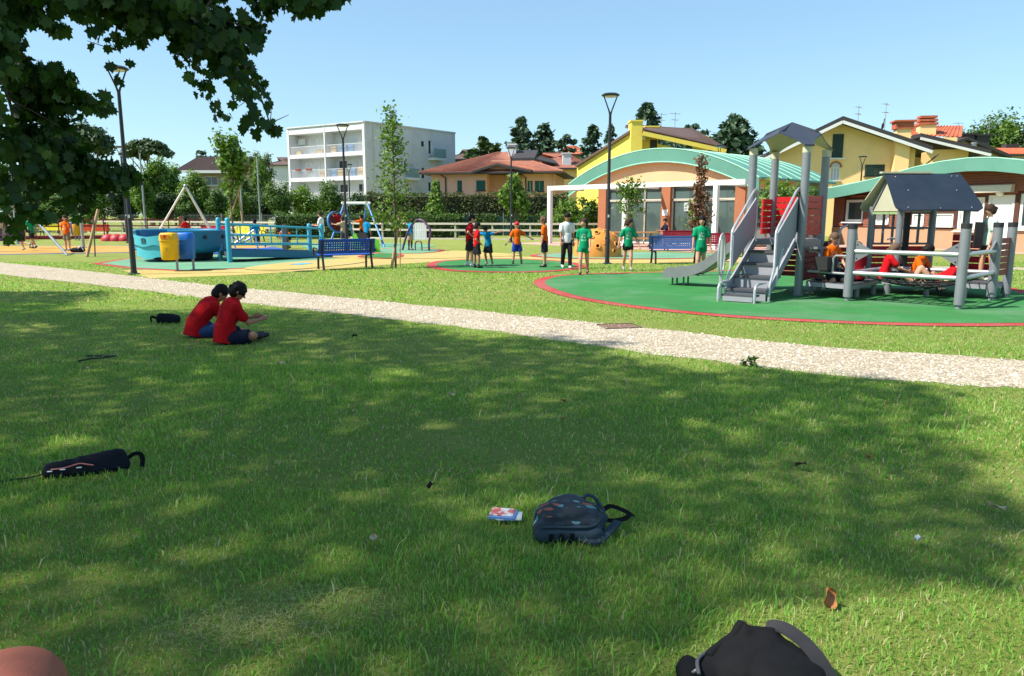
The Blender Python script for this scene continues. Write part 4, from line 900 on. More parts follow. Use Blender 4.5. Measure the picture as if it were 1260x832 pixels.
# rounder clipped trees by the apartment block
rg = np.random.default_rng(41); rd = tree('round_tree', 'dense dark round-headed tree before the apartment balconies', at(343, 66), 4.6, broad_blobs(rg, .9, hgt(219, 66), 1.25, 18, bs=.5), 4200, .2, LM, 41, group='round-headed trees before the apartment block', trunk_h=3)
dup(rd, at(408, 66), 2.0, 'dense dark round-headed tree behind the lamp post and balconies', None, (.95, .95, 1.02))
rg = np.random.default_rng(43); tree('bushy_tree', 'bright green bushy tree between two dark round trees', at(376, 68), 4.8, broad_blobs(rg, .4, hgt(224, 68), 2.3, 20, bs=.42), 4200, .26, LB, 43, trunk_h=3)
rg = np.random.default_rng(44)
for i, (px, D, yt, w, lm, lab) in enumerate(((448, 70, 226, 40, LD, 'dark shrubby tree under the corner of the apartment block'), (478, 72, 232, 36, LD, 'dark shrubby tree behind the staked sapling'), (512, 68, 238, 30, LM, 'mid green shrub under the shaded apartment wall'), (430, 72, 234, 34, LM, 'mid green shrub beside the balcony fronts'), (556, 66, 248, 26, LM, 'low green shrub under the salmon house porch'))):
    rx = w / 2 / FPX * D; tree('shrub', lab, at(px, D), 4, broad_blobs(rg, .2, hgt(yt, D), rx, 16, bs=.45), 2600, .25, lm, 50 + i, 'shrub', trunk_h=2)
# willow-like tree, staked pale tree, pyramidal and young trees
rg = np.random.default_rng(60); tree('willow_tree', 'pale feathery tree left of the apartment block', at(325, 84), 9, broad_blobs(rg, 3.0, hgt(176, 84), 1.9, 20, bs=.30), 2600, .22, LS, 60, shell=.8)
rg = np.random.default_rng(61); tree('pale_maple', 'slender pale green maple held by leaning stakes by the white house', at(286, 50), 8, broad_blobs(rg, 2.6, hgt(150, 50), 1.35, 20, bs=.34), 1900, .26, LB, 61, r=.07, shape=MAPLE, shell=.7)
for px0, y0, px1, y1, D in ((273, 268, 296, 228, 50), (300, 268, 293, 234, 50)):
    mb = MB(); a, b = P(px0, y0, D), P(px1, y1, D); a.z = 0; mb.cyl((0, 0, 0), b - a, .06, n=8); tag(mb.build('tree_stake', STAKE, None, 60, a), 'leaning wooden stake of the pale maple, %s' % ('long and slanting right' if px0 < 280 else 'short and steep'), 'stake', 'stakes of the pale maple')
rg = np.random.default_rng(62); bl = [(0, 0, .5 + i * .42, 1.05 * (1 - i / 9.5) + .12, 1.05 * (1 - i / 9.5) + .12, .45) for i in range(9)]
tree('pyramid_tree', 'small bright pyramidal tree before the salmon house', at(536, 57), 4, bl, 2600, .22, LB, 62, trunk_h=3.4, shape=MAPLE)
rg = np.random.default_rng(63); tree('young_tree', 'small round young tree in front of the salmon house recess', at(634, 56), 4, broad_blobs(rg, 1.0, hgt(209, 56), 1.15, 16, bs=.42), 2200, .24, LB, 63, trunk_h=3, shape=MAPLE)

# conifers behind the roofs
def conifer(name, label, px, D, ytop, halfw, seed, lm=LF, flat=False, z0=2.0, n=26):
    rg = np.random.default_rng(seed); h = hgt(ytop, D); R0 = 1.8 * halfw / FPX * D; C, N, T, sz = [], [], [], []; mb = MB(); mb.tube([(0, 0, 0), (0, 0, h * .5), (0, 0, h * .98)], [h * .02, h * .013, .03], 7)
    nb = n * 9 if not flat else n * 5
    for i in range(nb):
        f = rg.random() ** 1.15 if not flat else (int(rg.random() * n) + .25 * rg.random()) / n
        z = z0 + (h - z0) * f; a = rg.random() * 6.283; L = R0 * ((1 - f) ** (.5 if not flat else .45) * .95 + .05) * (.55 + .5 * rg.random()); dirv = np.array([math.cos(a), math.sin(a), 0]); side = np.array([-dirv[1], dirv[0], 0]); m = 17 if not flat else 28
        droop = (-.35 if not flat else -.02) - .15 * rg.random()
        if i % 4 == 0: mb.tube([(0, 0, z), tuple(dirv * L * .8 + np.array([0, 0, z + droop * L * .6]))], [.05, .015], 4, caps=False)
        q = .15 + .9 * rg.random(m) ** .8; off = rg.normal(size=m) * L * .20 * (1.15 - q * .7); p = dirv[None] * (q * L)[:, None] + side[None] * off[:, None]; p[:, 2] = z + droop * q * L + .12 * L * q * q + rg.normal(size=m) * (.16 if not flat else .10) - np.abs(off) * .25
        C.append(p); nn = rg.normal(size=(m, 3)) * .8; nn[:, 2] += .7; N.append(nn); T.append(dirv[None] + side[None] * (off / (L * .25 + .01))[:, None] + np.array([[0, 0, -.3]]) + rg.normal(size=(m, 3)) * .3); sz.append((.35 + .4 * rg.random(m)) * (1.15 - .5 * f))
    C = np.concatenate(C); N = np.concatenate(N); T = np.concatenate(T); sz = np.concatenate(sz) * (R0 / 2.4) ** .5 * 1.35
    t = thing(name, label, 'tree', at(px, D)); mobj('crown', leafmesh('crown', C, N, sz, DIAM, rg, lm, rg.random(len(C)), T), t); mb.build('trunk', BARK, t, 60); return t
conifer('fir_tree', 'pointed dark fir, tallest of the group behind the salmon house', 641, 104, 145, 21, 71)
conifer('fir_tree', 'dark fir with two tops right of the tallest fir', 669, 108, 152, 22, 72)
conifer('cedar_tree', 'open layered cedar beside the dark firs', 692, 106, 163, 20, 73, LF, True, 3, 15)
conifer('cedar_tree', 'yellow-green layered cedar right of the apartment block', 600, 100, 167, 26, 74, LP, True, 3, 15)
conifer('fir_tree', 'grey-green pointed fir left of the yellow house wall', 728, 110, 155, 19, 75)
conifer('fir_tree', 'narrow fir touching the yellow house wall', 750, 112, 156, 12, 76)
conifer('fir_tree', 'dense dark fir rising directly behind the tall yellow chimney', 793, 92, 127, 24, 77)
conifer('cedar_tree', 'flat-topped spreading cedar over the brown roof', 850, 100, 152, 34, 78, LF, True, 8.5, 8)
conifer('cedar_tree', 'large drooping cedar right of the brown roof', 898, 92, 142, 34, 79, LF, False, 4, 24)
conifer('cedar_tree', 'low blue-grey cedar left of the staircase tower roof', 822, 108, 168, 20, 80, LF, True, 5, 10)
conifer('cedar_tree', 'far dark cedar above the white house roof', 258, 130, 182, 14, 81, LF, True, 6, 8)
rg = np.random.default_rng(82); tree('garden_tree', 'round green tree showing beside the villa gable', at(925, 96), 9, broad_blobs(rg, 3, hgt(184, 96), 2.6, 14), 2400, .35, LM, 82)
# wood on the right
for i, (px, D, yt, w, lm, lab) in enumerate(((1178, 118, 142, 54, LM, 'rounded tree at the left end of the wood'), (1206, 122, 134, 60, LM, 'tallest rounded tree of the wood'), (1232, 120, 146, 50, LB, 'yellow-green tree in the middle of the wood'), (1258, 116, 142, 50, LD, 'dark cedar-like tree at the open end of the wood'), (1285, 118, 140, 60, LM, 'rounded tree beyond the dark one in the wood'), (1165, 112, 160, 36, LD, 'low dark tree before the wood'))):
    rg = np.random.default_rng(90 + i); rx = w / 1.5 / FPX * D; tree('wood_tree', lab, at(px, D), hgt(yt, D), broad_blobs(rg, 3, hgt(yt - 6, D), rx, 30, bs=.38), 6000, .55, lm, 90 + i, group='trees of the wood behind the villas')
# young trees on the play area
def sparse_tree(name, label, loc, h, z0, r, n, lm, seed, size=.12, stakes=True, lean=0.0, cone=1.0):
    rg = np.random.default_rng(seed); t = thing(name, label, 'tree', loc); mb = MB(); mb.tube([(0, 0, 0), (.02, 0, h * .5), (lean, 0, h * .97)], [.035, .028, .008], 7); C = []; N = []
    for i in range(int(n / 16)):
        f = rg.random() ** (1.25 if cone >= 1 else .8); z = z0 + (h - z0) * f; a = rg.random() * 6.28; L = r * (1 - f * .85 * cone) * (.5 + .6 * rg.random()) + .05; d = np.array([math.cos(a), math.sin(a), .55])
        s = np.array([lean * z / h, 0, z]); mb.tube([tuple(s), tuple(s + d * L)], [.012, .004], 4, caps=False)
        q = (.25 + .8 * rg.random(16)); p = s[None] + d[None] * (q * L)[:, None] + rg.normal(size=(16, 3)) * (.05 + .10 * r); C.append(p); N.append(rg.normal(size=(16, 3)) + np.array([[0, 0, .5]]))
    C = np.concatenate(C); N = np.concatenate(N); mobj('crown', leafmesh('crown', C, N, size * (.7 + .6 * rg.random(len(C))), DIAM, rg, lm, rg.random(len(C))), t); mb.build('trunk', BARK, t, 60); return t
sp = G(487, 330); sparse_tree('staked_sapling', 'slim conical sapling with thin leaves tied to wooden stakes by the blue bench', (sp.x, sp.y, 0), 4.9, 1.15, .70, 1500, LB, 101, .12)
for dx, tip, r in ((-.12, (.30, .25, 1.85), .045), (.14, (.04, .1, 1.75), .018)):
    mb = MB(); mb.cyl((0, 0, 0), tip, r, n=8); tag(mb.build('tree_stake', STAKE, None, 60, (sp.x + dx, sp.y - .05, 0)), 'thick pale slanting stake of the slim sapling' if r > .03 else 'thin dark stake close to the slim sapling trunk', 'stake')
mb = MB(); mb.tube([(sp.x + .02, sp.y - .08, 1.32), (sp.x + .16, sp.y - .02, 1.32), (sp.x + .05, sp.y + .1, 1.32)], .02, 6, closed=True); o = mb.build('tie_band', mat('green_tie', S(70, 170, 140), .6)); tag(o, 'green tie band round the sapling and its thick stake', 'tie')
dp = at(861, 33.5); sparse_tree('withered_tree', 'young tree with brown withered leaves before the canopy', dp, 4.05, 1.0, .55, 1500, LX, 102, .15)
sparse_tree('leaf_tuft_tree', 'few green leaves on a sapling low in the withered tree', (dp[0] - .25, dp[1] + .3, 0), 2.3, 1.1, .5, 220, LB, 112, .16); sparse_tree('green_sapling', 'small green sapling with pale trunk before the glazed front', at(776, 36), 3.05, 1.35, .75, 700, LB, 103, .17, cone=.3)
rg = np.random.default_rng(104); tree('leafy_tree', 'leafy green tree standing behind the staircase tower', at(955, 27), 3.6, broad_blobs(rg, 1.2, hgt(212, 27), 1.0, 16, bs=.42), 1500, .17, LB, 104, trunk_h=2.8, r=.05)
rg = np.random.default_rng(105); tree('leafy_tree', 'leafy green tree between the tower posts and pavilion roof', at(985, 29), 3.6, broad_blobs(rg, 1.2, hgt(214, 29), .9, 14, bs=.42), 1300, .17, LM, 105, trunk_h=2.8, r=.05)
for i, (px, D, yt, w, lm, lab) in enumerate(((700, 53, 238, 46, LB, 'bright climbing shrub mass beside the pavilion pillar'), (724, 51, 232, 40, LM, 'tall green shrub against the pavilion end wall'), (672, 56, 252, 36, LM, 'green shrub behind the white canopy post'))):
    rg = np.random.default_rng(110 + i); rx = w / 2 / FPX * D; tree('shrub', lab, at(px, D), 3.4, broad_blobs(rg, .1, hgt(yt, D), rx, 18, bs=.42), 2600, .2, lm, 110 + i, 'shrub', trunk_h=2)

# hedges and fences
def hedge(name, label, a, b, h, th, n, size, lm, seed, z0=.1, cat='hedge'):
    rg = np.random.default_rng(seed); a = np.array(a, float); b = np.array(b, float); L = np.linalg.norm(b - a); w = (b - a) / L; nn = np.array([w[1], -w[0]])
    s = rg.random(n) * L; face = rg.random(n); u = rg.random(n); d = np.where(face < .55, -.5, np.where(face < .85, u - .5, .5)) * th; z = np.where((face >= .55) & (face < .85), h, z0 + u * (h - z0))
    bump_ = .10 * np.sin(s * 1.9 + seed) + .07 * np.sin(s * 4.3) + rg.normal(size=n) * .07; z = z + np.where(face < .55, 0, bump_) ; d = d + rg.normal(size=n) * .07 + .08 * np.sin(s * 2.7)
    C = np.stack([w[0] * s - nn[0] * d, w[1] * s - nn[1] * d, z], 1); N = rg.normal(size=(n, 3)) * .7; N[:, 2] += .5; N[:, 0] -= nn[0] * np.sign(d) * .6; N[:, 1] -= nn[1] * np.sign(d) * .6
    t = thing(name, label, cat, (a[0], a[1], 0)); mobj('foliage', leafmesh('foliage', C, N, size * (.7 + .6 * rg.random(n)), DIAM, rg, lm, rg.random(n)), t)
    mb = MB(); mb.bar((w[0] * .1, w[1] * .1, (h - .12) / 2), (w[0] * (L - .1), w[1] * (L - .1), (h - .12) / 2), th * .72, h - .18); mb.build('dark_core', mat('hedge_dark_core', (.025, .032, .014), .95, .4, 6.0, .6, 20), t); return t  # solid box filling the hedge, its inner shade put into the dark colour
hedge('clipped_hedge', 'long clipped brownish-green hedge along the salmon house garden', at(452, 62)[:2], at(700, 62)[:2], hgt(240, 62), 1.2, 9000, .17, LH, 120)
hedge('low_hedge', 'low clipped green hedge behind the basket swing', at(338, 53)[:2], at(565, 54)[:2], 1.62, .8, 9000, .13, LM, 121)
hedge('garden_hedge', 'tall dark hedge beside the pavilion end', at(690, 55)[:2], at(742, 52)[:2], 1.75, .9, 2600, .15, LD, 122)
# green screen fence with climbing vine
sf = thing('screen_fence', 'dark green screen fence with climbing vine in front of the long hedge', 'fence', (at(560, 58)[0], 58, 0), 0, None, True)
M_SCREEN = mat('green_screen', S(46, 82, 84, .6), .8, .15, 2.0); a, b = Vector(at(452, 58)), Vector(at(745, 58)); k = 14
for i in range(k):
    p, q = a.lerp(b, i / k), a.lerp(b, (i + 1) / k); mb = MB(); mb.bar(p + Vector((.05, 0, .78)), q + Vector((-.05, 0, .78)), .03, 1.5); mb.build('screen_panel', M_SCREEN, sf); mb = MB(); mb.cyl(p, p + Vector((0, 0, 1.75)), .035, n=6); mb.build('post', M_STEEL, sf)
rg = np.random.default_rng(123); n = 5200; s = rg.random(n); keep = (np.sin(s * 41) + .6 * np.sin(s * 97 + 1) + .5 * rg.normal(size=n)) > -.25; s = s[keep]; n = len(s)
C = np.stack([a.x + (b.x - a.x) * s - sf.location.x, np.full(n, -.10) + rg.normal(size=n) * .06, .3 + 1.4 * rg.random(n) ** .6], 1); N = rg.normal(size=(n, 3)) + np.array([[0, -1.2, .4]])
vo = mobj('climbing_vine', leafmesh('climbing_vine', C, N, .16 * (.7 + .6 * rg.random(n)), DIAM, rg, LM, rg.random(n)), sf)
# pale rail fence round the park
rail = thing('rail_fence', 'pale wooden post and rail fence along the park edge', 'fence', (at(450, 52)[0], 52, 0), 0, None, True); M_RAIL = woodmat('rail_wood', S(198, 190, 172, .85), (1, 1, 8), .8, .2)
fp = [Vector(at(-160, 74)), Vector(at(60, 70)), Vector(at(250, 62)), Vector(at(400, 54.5)), Vector(at(470, 51.5)), Vector(at(560, 50)), Vector(at(700, 48.5)), Vector(at(738, 48.5))]
for p, q in zip(fp[:-1], fp[1:]):
    k = max(1, round((q - p).length / 2.4))
    for i in range(k):
        u, v = p.lerp(q, i / k), p.lerp(q, (i + 1) / k); mb = MB(); mb.box((u.x, u.y, .55), (.12, .12, 1.1)); mb.build('post', M_RAIL, rail)
        for z in (1.04, .62):
            mb = MB(); mb.bar(u + Vector((.0, -.08, z)), v + Vector((-.02, -.08, z)), .05, .13); mb.build('rail', M_RAIL, rail)
        mb = MB(); mb.bar(u + Vector((0, -.12, .05)), v + Vector((-.02, -.12, .05)), .05, .1); mb.build('kick_board', M_RAIL, rail)
mf = thing('mesh_fence', 'grey wire mesh fence below the hedgerow trees', 'fence', (at(180, 72)[0], 72, 0), 0, None, True); a, b = Vector(at(-60, 73)), Vector(at(452, 63)); k = 22
for i in range(k):
    p, q = a.lerp(b, i / k), a.lerp(b, (i + 1) / k); mb = MB(); mb.cyl(p, p + Vector((0, 0, 1.75)), .04, n=6); mb.build('post', M_STEEL, mf)
    mb = MB()
    for j in range(14): r_ = p.lerp(q, j / 14); mb.bar(r_ + Vector((0, 0, .1)), r_ + Vector((0, 0, 1.6)), .014, .014)
    for z in (.15, .65, 1.15, 1.6): mb.bar(p + Vector((0, 0, z)), q + Vector((0, 0, z)), .016, .016)
    mb.build('mesh_panel', M_STEEL, mf)
# tall poles of the ball-stop net
M_GALV = mat('galvanised_pole', (.30, .33, .34), .5, .12, 4.0, metal=.4)
for px, D, top, wh in ((99, 37.5, 214, 'beside the boy in orange on the court'), (178, 55, 189, 'behind the red domes'), (298, 60, 198, 'close to the slender pale maple'), (320, 62, 196, 'behind the running boy in blue'), (18, 42, 190, 'behind the hanging maple leaves')):
    mb = MB(); h = hgt(top, D); mb.tube([(0, 0, 0), (0, 0, h)], [.075, .055], 10); mb.cyl((0, 0, h), (0, 0, h + .05), .07, n=10); mb.box((0, 0, .02), (.26, .26, .04))
    tag(mb.build('net_pole', M_GALV, None, 60, at(px, D)), 'tall thin grey steel net pole ' + wh, 'pole', 'tall net poles round the pitch')

# ------------------------------------------------------------------ street lamps
M_BLK = mat('black_paint', (.018, .019, .021), .45, .2, 6.0); M_LENS = mat('lamp_lens', (.55, .56, .55), .3, .05)
def make_lamp():
    t = thing('street_lamp', 'x', 'lamp', (0, 0, 0), 0, 'black park lamps'); H = 5.5
    mb = MB(); mb.tube([(0, 0, 0), (0, 0, 1.0), (0, 0, 1.05), (0, 0, H - .62)], [.075, .075, .06, .045], 12); mb.build('pole', M_BLK, t, 40)
    mb = MB(); mb.lathe([(.16, 0), (.16, .03), (.09, .05), (.08, .12)], 14); mb.build('base_plate', M_BLK, t, 40)
    for s in (-1, 1):
        mb = MB(); mb.tube([(0, 0, H - .66), (s * .05, 0, H - .5), (s * .12, 0, H - .32), (s * .22, 0, H - .06)], [.035, .026, .022, .02], 7); mb.build('arm', M_BLK, t, 60)
    mb = MB(); mb.lathe([(.05, H - .07), (.28, H - .05), (.30, H - .02), (.22, H + .03), (0.001, H + .05)], 18); hd = mb.build('lamp_head', M_BLK, t, 40)
    mb = MB(); mb.lathe([(.001, H - .085), (.2, H - .08), (.22, H - .06)], 16); mb.build('lens', M_LENS, hd, 40)
    mb = MB(); mb.box((0, -.066, 1.6), (.05, .015, .09)); mb.build('number_tag', M_FRW, t); return t
lp = make_lamp()
lamps = [((165, 338), 'black park lamp standing beside the gravel path and yellow ribbon', .3), ((747, 325), 'black park lamp in front of the orange climbing dome', .1), ((427, 310), 'black park lamp behind the blue bench', .2), ((629, 298.5), 'black park lamp on the lawn before the salmon house', .5), ((880, 299.5), 'black park lamp beside the right canopy post', .9), ((432, 290), 'far black park lamp beside the apartment balconies', .4), ((1054, 294), 'black park lamp in front of the ochre villa wall', .2), ((158, 299), 'thin far black park lamp behind the nearest one', .2)]
for i, (q, lab, rz) in enumerate(lamps):
    p = G(*q)
    if i == 0: lp.location = (p.x, p.y, 0); lp['label'] = lab; lp.rotation_euler = (0, 0, rz)
    else: dup(lp, (p.x, p.y, 0), rz, lab)

# ------------------------------------------------------------------ playground: the big combination with stairs, slide, house and net
M_PG = mat('post_grey', S(142, 146, 152, .8), .42, .08, 4.0, metal=.25); M_LG = mat('light_grey_panel', S(160, 162, 170, .8), .5, .07, 3.0, dirt=.12); M_DG = mat('deck_dark', S(84, 86, 92, .7), .7, .15, 20.0, .3, 120)
M_RED = mat('red_board', S(206, 22, 34, .8), .45, .1, 3.0); M_DRED = mat('dark_red_board', S(150, 24, 36, .75), .5, .1, 3.0); M_BRED = mat('brown_red_board', S(150, 72, 64, .8), .6, .12, 3.0)
M_NAVY = mat('navy_roof', S(44, 56, 72, .62), .5, .12, 2.0, dirt=.1); M_BLUEG = mat('blue_grey_roof', S(66, 72, 86, .7), .5, .15, 2.0, dirt=.12); M_CRM = mat('cream_panel', S(196, 194, 168, .85), .5, .06, 3.0); M_SLIDE = mat('slide_grey', S(124, 128, 130, .8), .35, .08, 4.0); M_SLY = mat('slide_yellow', S(190, 176, 40, .8), .4, .1)
M_TUBE = mat('rail_tube', S(196, 198, 200, .85), .32, .05, 4.0, metal=.5); M_BRKT = mat('bracket_grey', S(120, 124, 128, .8), .5, .1); M_ROPE = mat('net_rope', (.03, .03, .032), .9, .3, 40); M_CAPB = mat('black_cap', (.02, .02, .022), .6)
def combination():
    Z = Vector((0, 0, 1)); A, B = Vector((5.86, 15.1, 0)), Vector((5.01, 15.75, 0)); AE = Vector((.82, 1.05, 0)); E, C = A + AE, B + AE; M = (A + B) / 2; d = Vector((-.61, -.79, 0)).normalized(); u = (A - B).normalized(); cen = (A + B + C + E) / 4
    t = thing('play_structure', 'grey and red play structure with stairs, slide, roofed tower, blue-roofed house and rope net', 'playground', (7.2, 15.0, 0), 0, None, True)
    dz = 1.15; PT = 2.86
    for p in (A, B, C, E):
        mb = MB(); mb.cyl(p, p + Z * PT, .082, n=16); mb.cyl(p, p + Z * .05, .1, n=12); q = mb.build('post', M_PG, t, 60); mb = MB(); mb.cyl(p + Z * PT, p + Z * (PT + .14), .086, n=16); mb.build('post_cap', M_CRM, q, 60)
    # folded leaf roof: one panel for each post
    zt = 3.52
    pts = [A, E, C, B]
    for i, p in enumerate(pts):
        nx, pv = pts[(i + 1) % 4], pts[i - 1]; r1 = cen + ((p + nx) / 2 - cen) * 1.2; r0 = cen + ((p + pv) / 2 - cen) * 1.28; out = (p - cen).normalized(); tip = p + out * .12; sd = (nx - pv).normalized()
        rows = []
        for k in range(9):
            f = k / 8; ridge_l = cen.lerp(r0, min(1, f * 1.0)); rows_l = []
            # width shrinks in a concave curve from the ridge points to the post
            g = max(0, (f - .45) / .55); hw = (r1 - r0).length / 2 * (f / .45 if f < .45 else (1 - g) ** 1.6 * .80 + .2)
            c0 = cen.lerp(tip, f); z0 = zt - .54 * f
            for j in range(7):
                s = (j - 3) / 3; rows_l.append(c0 + sd * hw * s + Z * z0)
            rows.append(rows_l)
        mb = MB(); mb.shell(rows, (0, 0, .03)); 
        me = mb.build('roof_panel', [M_BLUEG, M_CRM], t, 20)
        for pl in me.data.polygons:
            if pl.normal.z < -.3: pl.material_index = 1
    # upper deck
    mb = MB(); mb.slab([B + Z * (dz - .12), A + Z * (dz - .12), E + Z * (dz - .12), C + Z * (dz - .12)], (0, 0, .12)); mb.build('upper_deck', M_PG, t)
    def boards(p, q, z0, z1, n, m, th=.04, off=.0, name='board'):
        w = (q - p).normalized(); s = w * .09
        for i in range(n):
            za = z0 + (z1 - z0) * i / n; zb2 = z0 + (z1 - z0) * (i + 1) / n - .018; mb = MB(); mb.bar(p + s + Z * (za + zb2) / 2, q - s + Z * (za + zb2) / 2, th, zb2 - za); mb.build(name, m, t)
    boards(A, E, dz + .08, dz + .9, 6, M_RED); boards(E, C, dz + .08, dz + .9, 6, M_RED); boards(B, C, dz + .1, dz + .55, 3, M_DRED) if False else None
    boards(A, E, .3, 1.02, 6, M_DRED); boards(E, C, .3, 1.02, 6, M_DRED); boards(B.lerp(C, .45), C, dz + .08, dz + .85, 6, M_RED)
    mb = MB(); mb.bar(A.lerp(B, .06) + Z * (dz + .55), A.lerp(B, .1) + Z * (dz + .55), .1, .8); mb.build('entrance_pad', M_CAPB, t)
    # a grille of slots low beside the stairs
    for k in range(5): mb = MB(); p = C.lerp(B, .35) + Z * (.4 + k * .11); mb.bar(p, C.lerp(B, .75) + Z * (.4 + k * .11), .03, .07); mb.build('board', M_DRED, t)
    # stairs
    run, n = .37, 4; hw = .41
    for k in range(n):
        z = dz * (k + 1) / 5; c = M + d * (run * (n - 1 - k) + run * .55); mb = MB(); ww = hw if k else hw * 1.02
        mb.hexa([c - u * ww + d * run * .58 + Z * (z - .045), c + u * ww + d * run * .58 + Z * (z - .045), c + u * ww - d * run * .5 + Z * (z - .045), c - u * ww - d * run * .5 + Z * (z - .045), c - u * ww + d * run * .58 + Z * z, c + u * ww + d * run * .58 + Z * z, c + u * ww - d * run * .5 + Z * z, c - u * ww - d * run * .5 + Z * z]); tr = mb.build('stair_tread', M_DG, t)
        mb = MB(); e = c + d * run * .47; mb.bar(e - u * (hw - .03) + Z * (z - .145), e + u * (hw - .03) + Z * (z - .145), .03, .19); mb.build('riser', M_LG, tr)
    bt = M + d * (run * n + .30)                        # bottom step on bent tube legs
    mb = MB(); mb.bar(bt - u * (hw - .1) + Z * .135 + d * .0, bt + u * (hw - .1) + Z * .135, .32, .04, 0); mb.bar(bt - u * (hw - .12) + d * .16 + Z * .075, bt + u * (hw - .12) + d * .16 + Z * .075, .03, .09, 1); mb.build('bottom_step', [M_DG, M_LG], t)
    for s in (-1, 1):
        p = bt + u * s * (hw - .06); mb = MB(); mb.tube([p + d * .22, p + d * .22 + Z * .27, p + d * .17 + Z * .34, p + d * .08 + Z * .37, p - d * .32 + Z * .37], .028, 8); mb.build('step_leg', M_TUBE, t, 60)
        q = M + u * s * hw; z0 = .28; k1 = run * n
        mb = MB(); mb.bar(q + d * k1 + Z * .16, q + Z * (dz - .06), .035, .17); mb.build('stringer', M_LG, t)
        mb = MB(); mb.slab([q + d * k1 * .80 + Z * (.62), q + d * .03 + Z * (dz + .12), q + d * .03 + Z * (dz + .84), q + d * k1 * .80 + Z * 1.28], u * s * .03); mb.build('stair_side_panel', M_LG, t)
        q2 = q + u * s * .02
        mb = MB(); mb.tube([q2 + d * k1 * .98, q2 + d * k1 * .98 + Z * .3, q2 + d * k1 * .84 + Z * .62, q2 + d * k1 * .84 + Z * 1.30, q2 + d * k1 * .80 + Z * 1.38, q2 + d * .16 + Z * (dz + .97), q2 + d * .02 + Z * (dz + 1.02), q2 - d * .06 + Z * (dz + .96), q2 - d * .07 + Z * (dz + .4), q2 - d * .03 + Z * dz], .026, 8); mb.build('handrail', M_TUBE, t, 60)
        if s == -1:
            p = q2 + d * (k1 * 1.06) - u * .06; mb = MB(); mb.cyl(p, p + Z * 1.25, .032, n=10)
            lo = [p + d * (.16 * math.cos(a)) + Z * (.88 + .40 * math.sin(a)) + (u * -.0) for a in [2 * math.pi * i / 16 for i in range(16)]]; mb.tube(lo, .022, 7, closed=True); mb.build('grab_loop', M_TUBE, t, 60)
            mb = MB(); mb.cyl(q + d * (k1 * .7), q + d * (k1 * .7) + Z * .45, .03, n=8); mb.build('stair_leg', M_CAPB, t, 60)
        else:
            mb = MB(); mb.tube([q2 + d * k1 * .55 + Z * 1.0, q2 + d * k1 * .70 + Z * .62, q2 + d * k1 * .74 + Z * .3], .024, 8); mb.build('grab_rail', M_TUBE, t, 60)
    # slide off the left side
    sdir = Vector((-.79, .62, 0)); S0 = (B + C) / 2; sv = Vector((.62, .79, 0)); prof = [(0, 1.15), (.2, 1.12), (.45, .98), (.8, .72), (1.15, .46), (1.45, .33), (1.8, .27), (2.05, .27), (2.15, .24)]
    mb = MB(); mb.shell([[S0 + sdir * a + sv * s + Z * z for s, dzv in ((-.24, 0), (-.08, 0), (.08, 0), (.24, 0))] for a, z in [(q[0], q[1]) for q in prof]], (0, 0, -.03)); sl_ = mb.build('slide_chute', M_SLY, t, 50)
    for s in (-.26, .26):
        rows = [[S0 + sdir * a + sv * s + Z * (z + .17 - .1 * (i == len(prof) - 1)), S0 + sdir * a + sv * s + Z * (z - .07)] for i, (a, z) in enumerate(prof)]; mb = MB(); mb.shell(rows, tuple(sv * (.035 if s > 0 else -.035))); mb.build('slide_side', M_SLIDE, sl_, 50)
    for a in (1.98, 1.7): mb = MB(); p = S0 + sdir * a; mb.cyl(p - sv * .12, p - sv * .12 + Z * .24, .022, n=8); mb.cyl(p + sv * .12, p + sv * .12 + Z * .24, .022, n=8); mb.build('slide_foot', M_BRKT, sl_)
    # lower decks
    F1, F2, F3, F0, F4 = Vector((6.45, 14.15, 0)), Vector((7.83, 12.88, 0)), Vector((9.24, 14.2, 0)), Vector((7.86, 15.45, 0)), Vector((9.86, 14.72, 0))
    def deck(poly, z, nb):
        mb = MB(); mb.slab([p + Z * (z - .10) for p in poly], (0, 0, .085)); mb.build('deck_frame', M_LG, t)
        xs = [p.x for p in poly]; pa, pb = poly[0], poly[1]; pc, pd_ = poly[2], poly[3]
        for i in range(nb):
            f0, f1 = i / nb + .012, (i + 1) / nb - .012; mb = MB(); mb.slab([pa.lerp(pd_, f0) + Z * (z - .013), pb.lerp(pc, f0) + Z * (z - .013), pb.lerp(pc, f1) + Z * (z - .013), pa.lerp(pd_, f1) + Z * (z - .013)], (0, 0, .018)); mb.build('deck_board', M_DG, t)
    deck([A + Vector((.1, -.12, 0)), F1 + Vector((.12, .06, 0)), Vector((7.72, 15.5, 0)), E + Vector((.12, .05, 0))], .32, 6)
    deck([Vector((7.62, 15.55, 0)), F3 + Vector((-.05, .12, 0)), F4 + Vector((.02, .05, 0)), Vector((9.45, 16.5, 0))], .32, 6); deck([E + Vector((.25, .1, 0)), Vector((7.6, 15.6, 0)), Vector((9.3, 16.5, 0)), Vector((7.4, 17.0, 0))], .318, 4)
    for p in (Vector((6.9, 14.75, 0)), Vector((7.5, 15.3, 0)), Vector((6.2, 15.35, 0)), Vector((8.35, 14.85, 0)), Vector((8.9, 14.5, 0)), Vector((9.4, 16.3, 0))): mb = MB(); mb.cyl(p, p + Z * .24, .05, n=10); mb.build('deck_leg', M_PG, t, 60)
    # net corner posts, rails, plates, ropes
    for p, h in ((F1, 1.47), (F2, 1.5), (F3, 1.5), (F4, 1.5)):
        mb = MB(); mb.cyl(p, p + Z * .1, .055, n=12); mb.cyl(p + Z * .09, p + Z * (h - .09), .085, n=16); q = mb.build('post', M_PG, t, 60); mb = MB(); mb.cyl(p + Z * (h - .09), p + Z * h, .089, n=16); mb.build('post_cap', M_CAPB, q, 60)
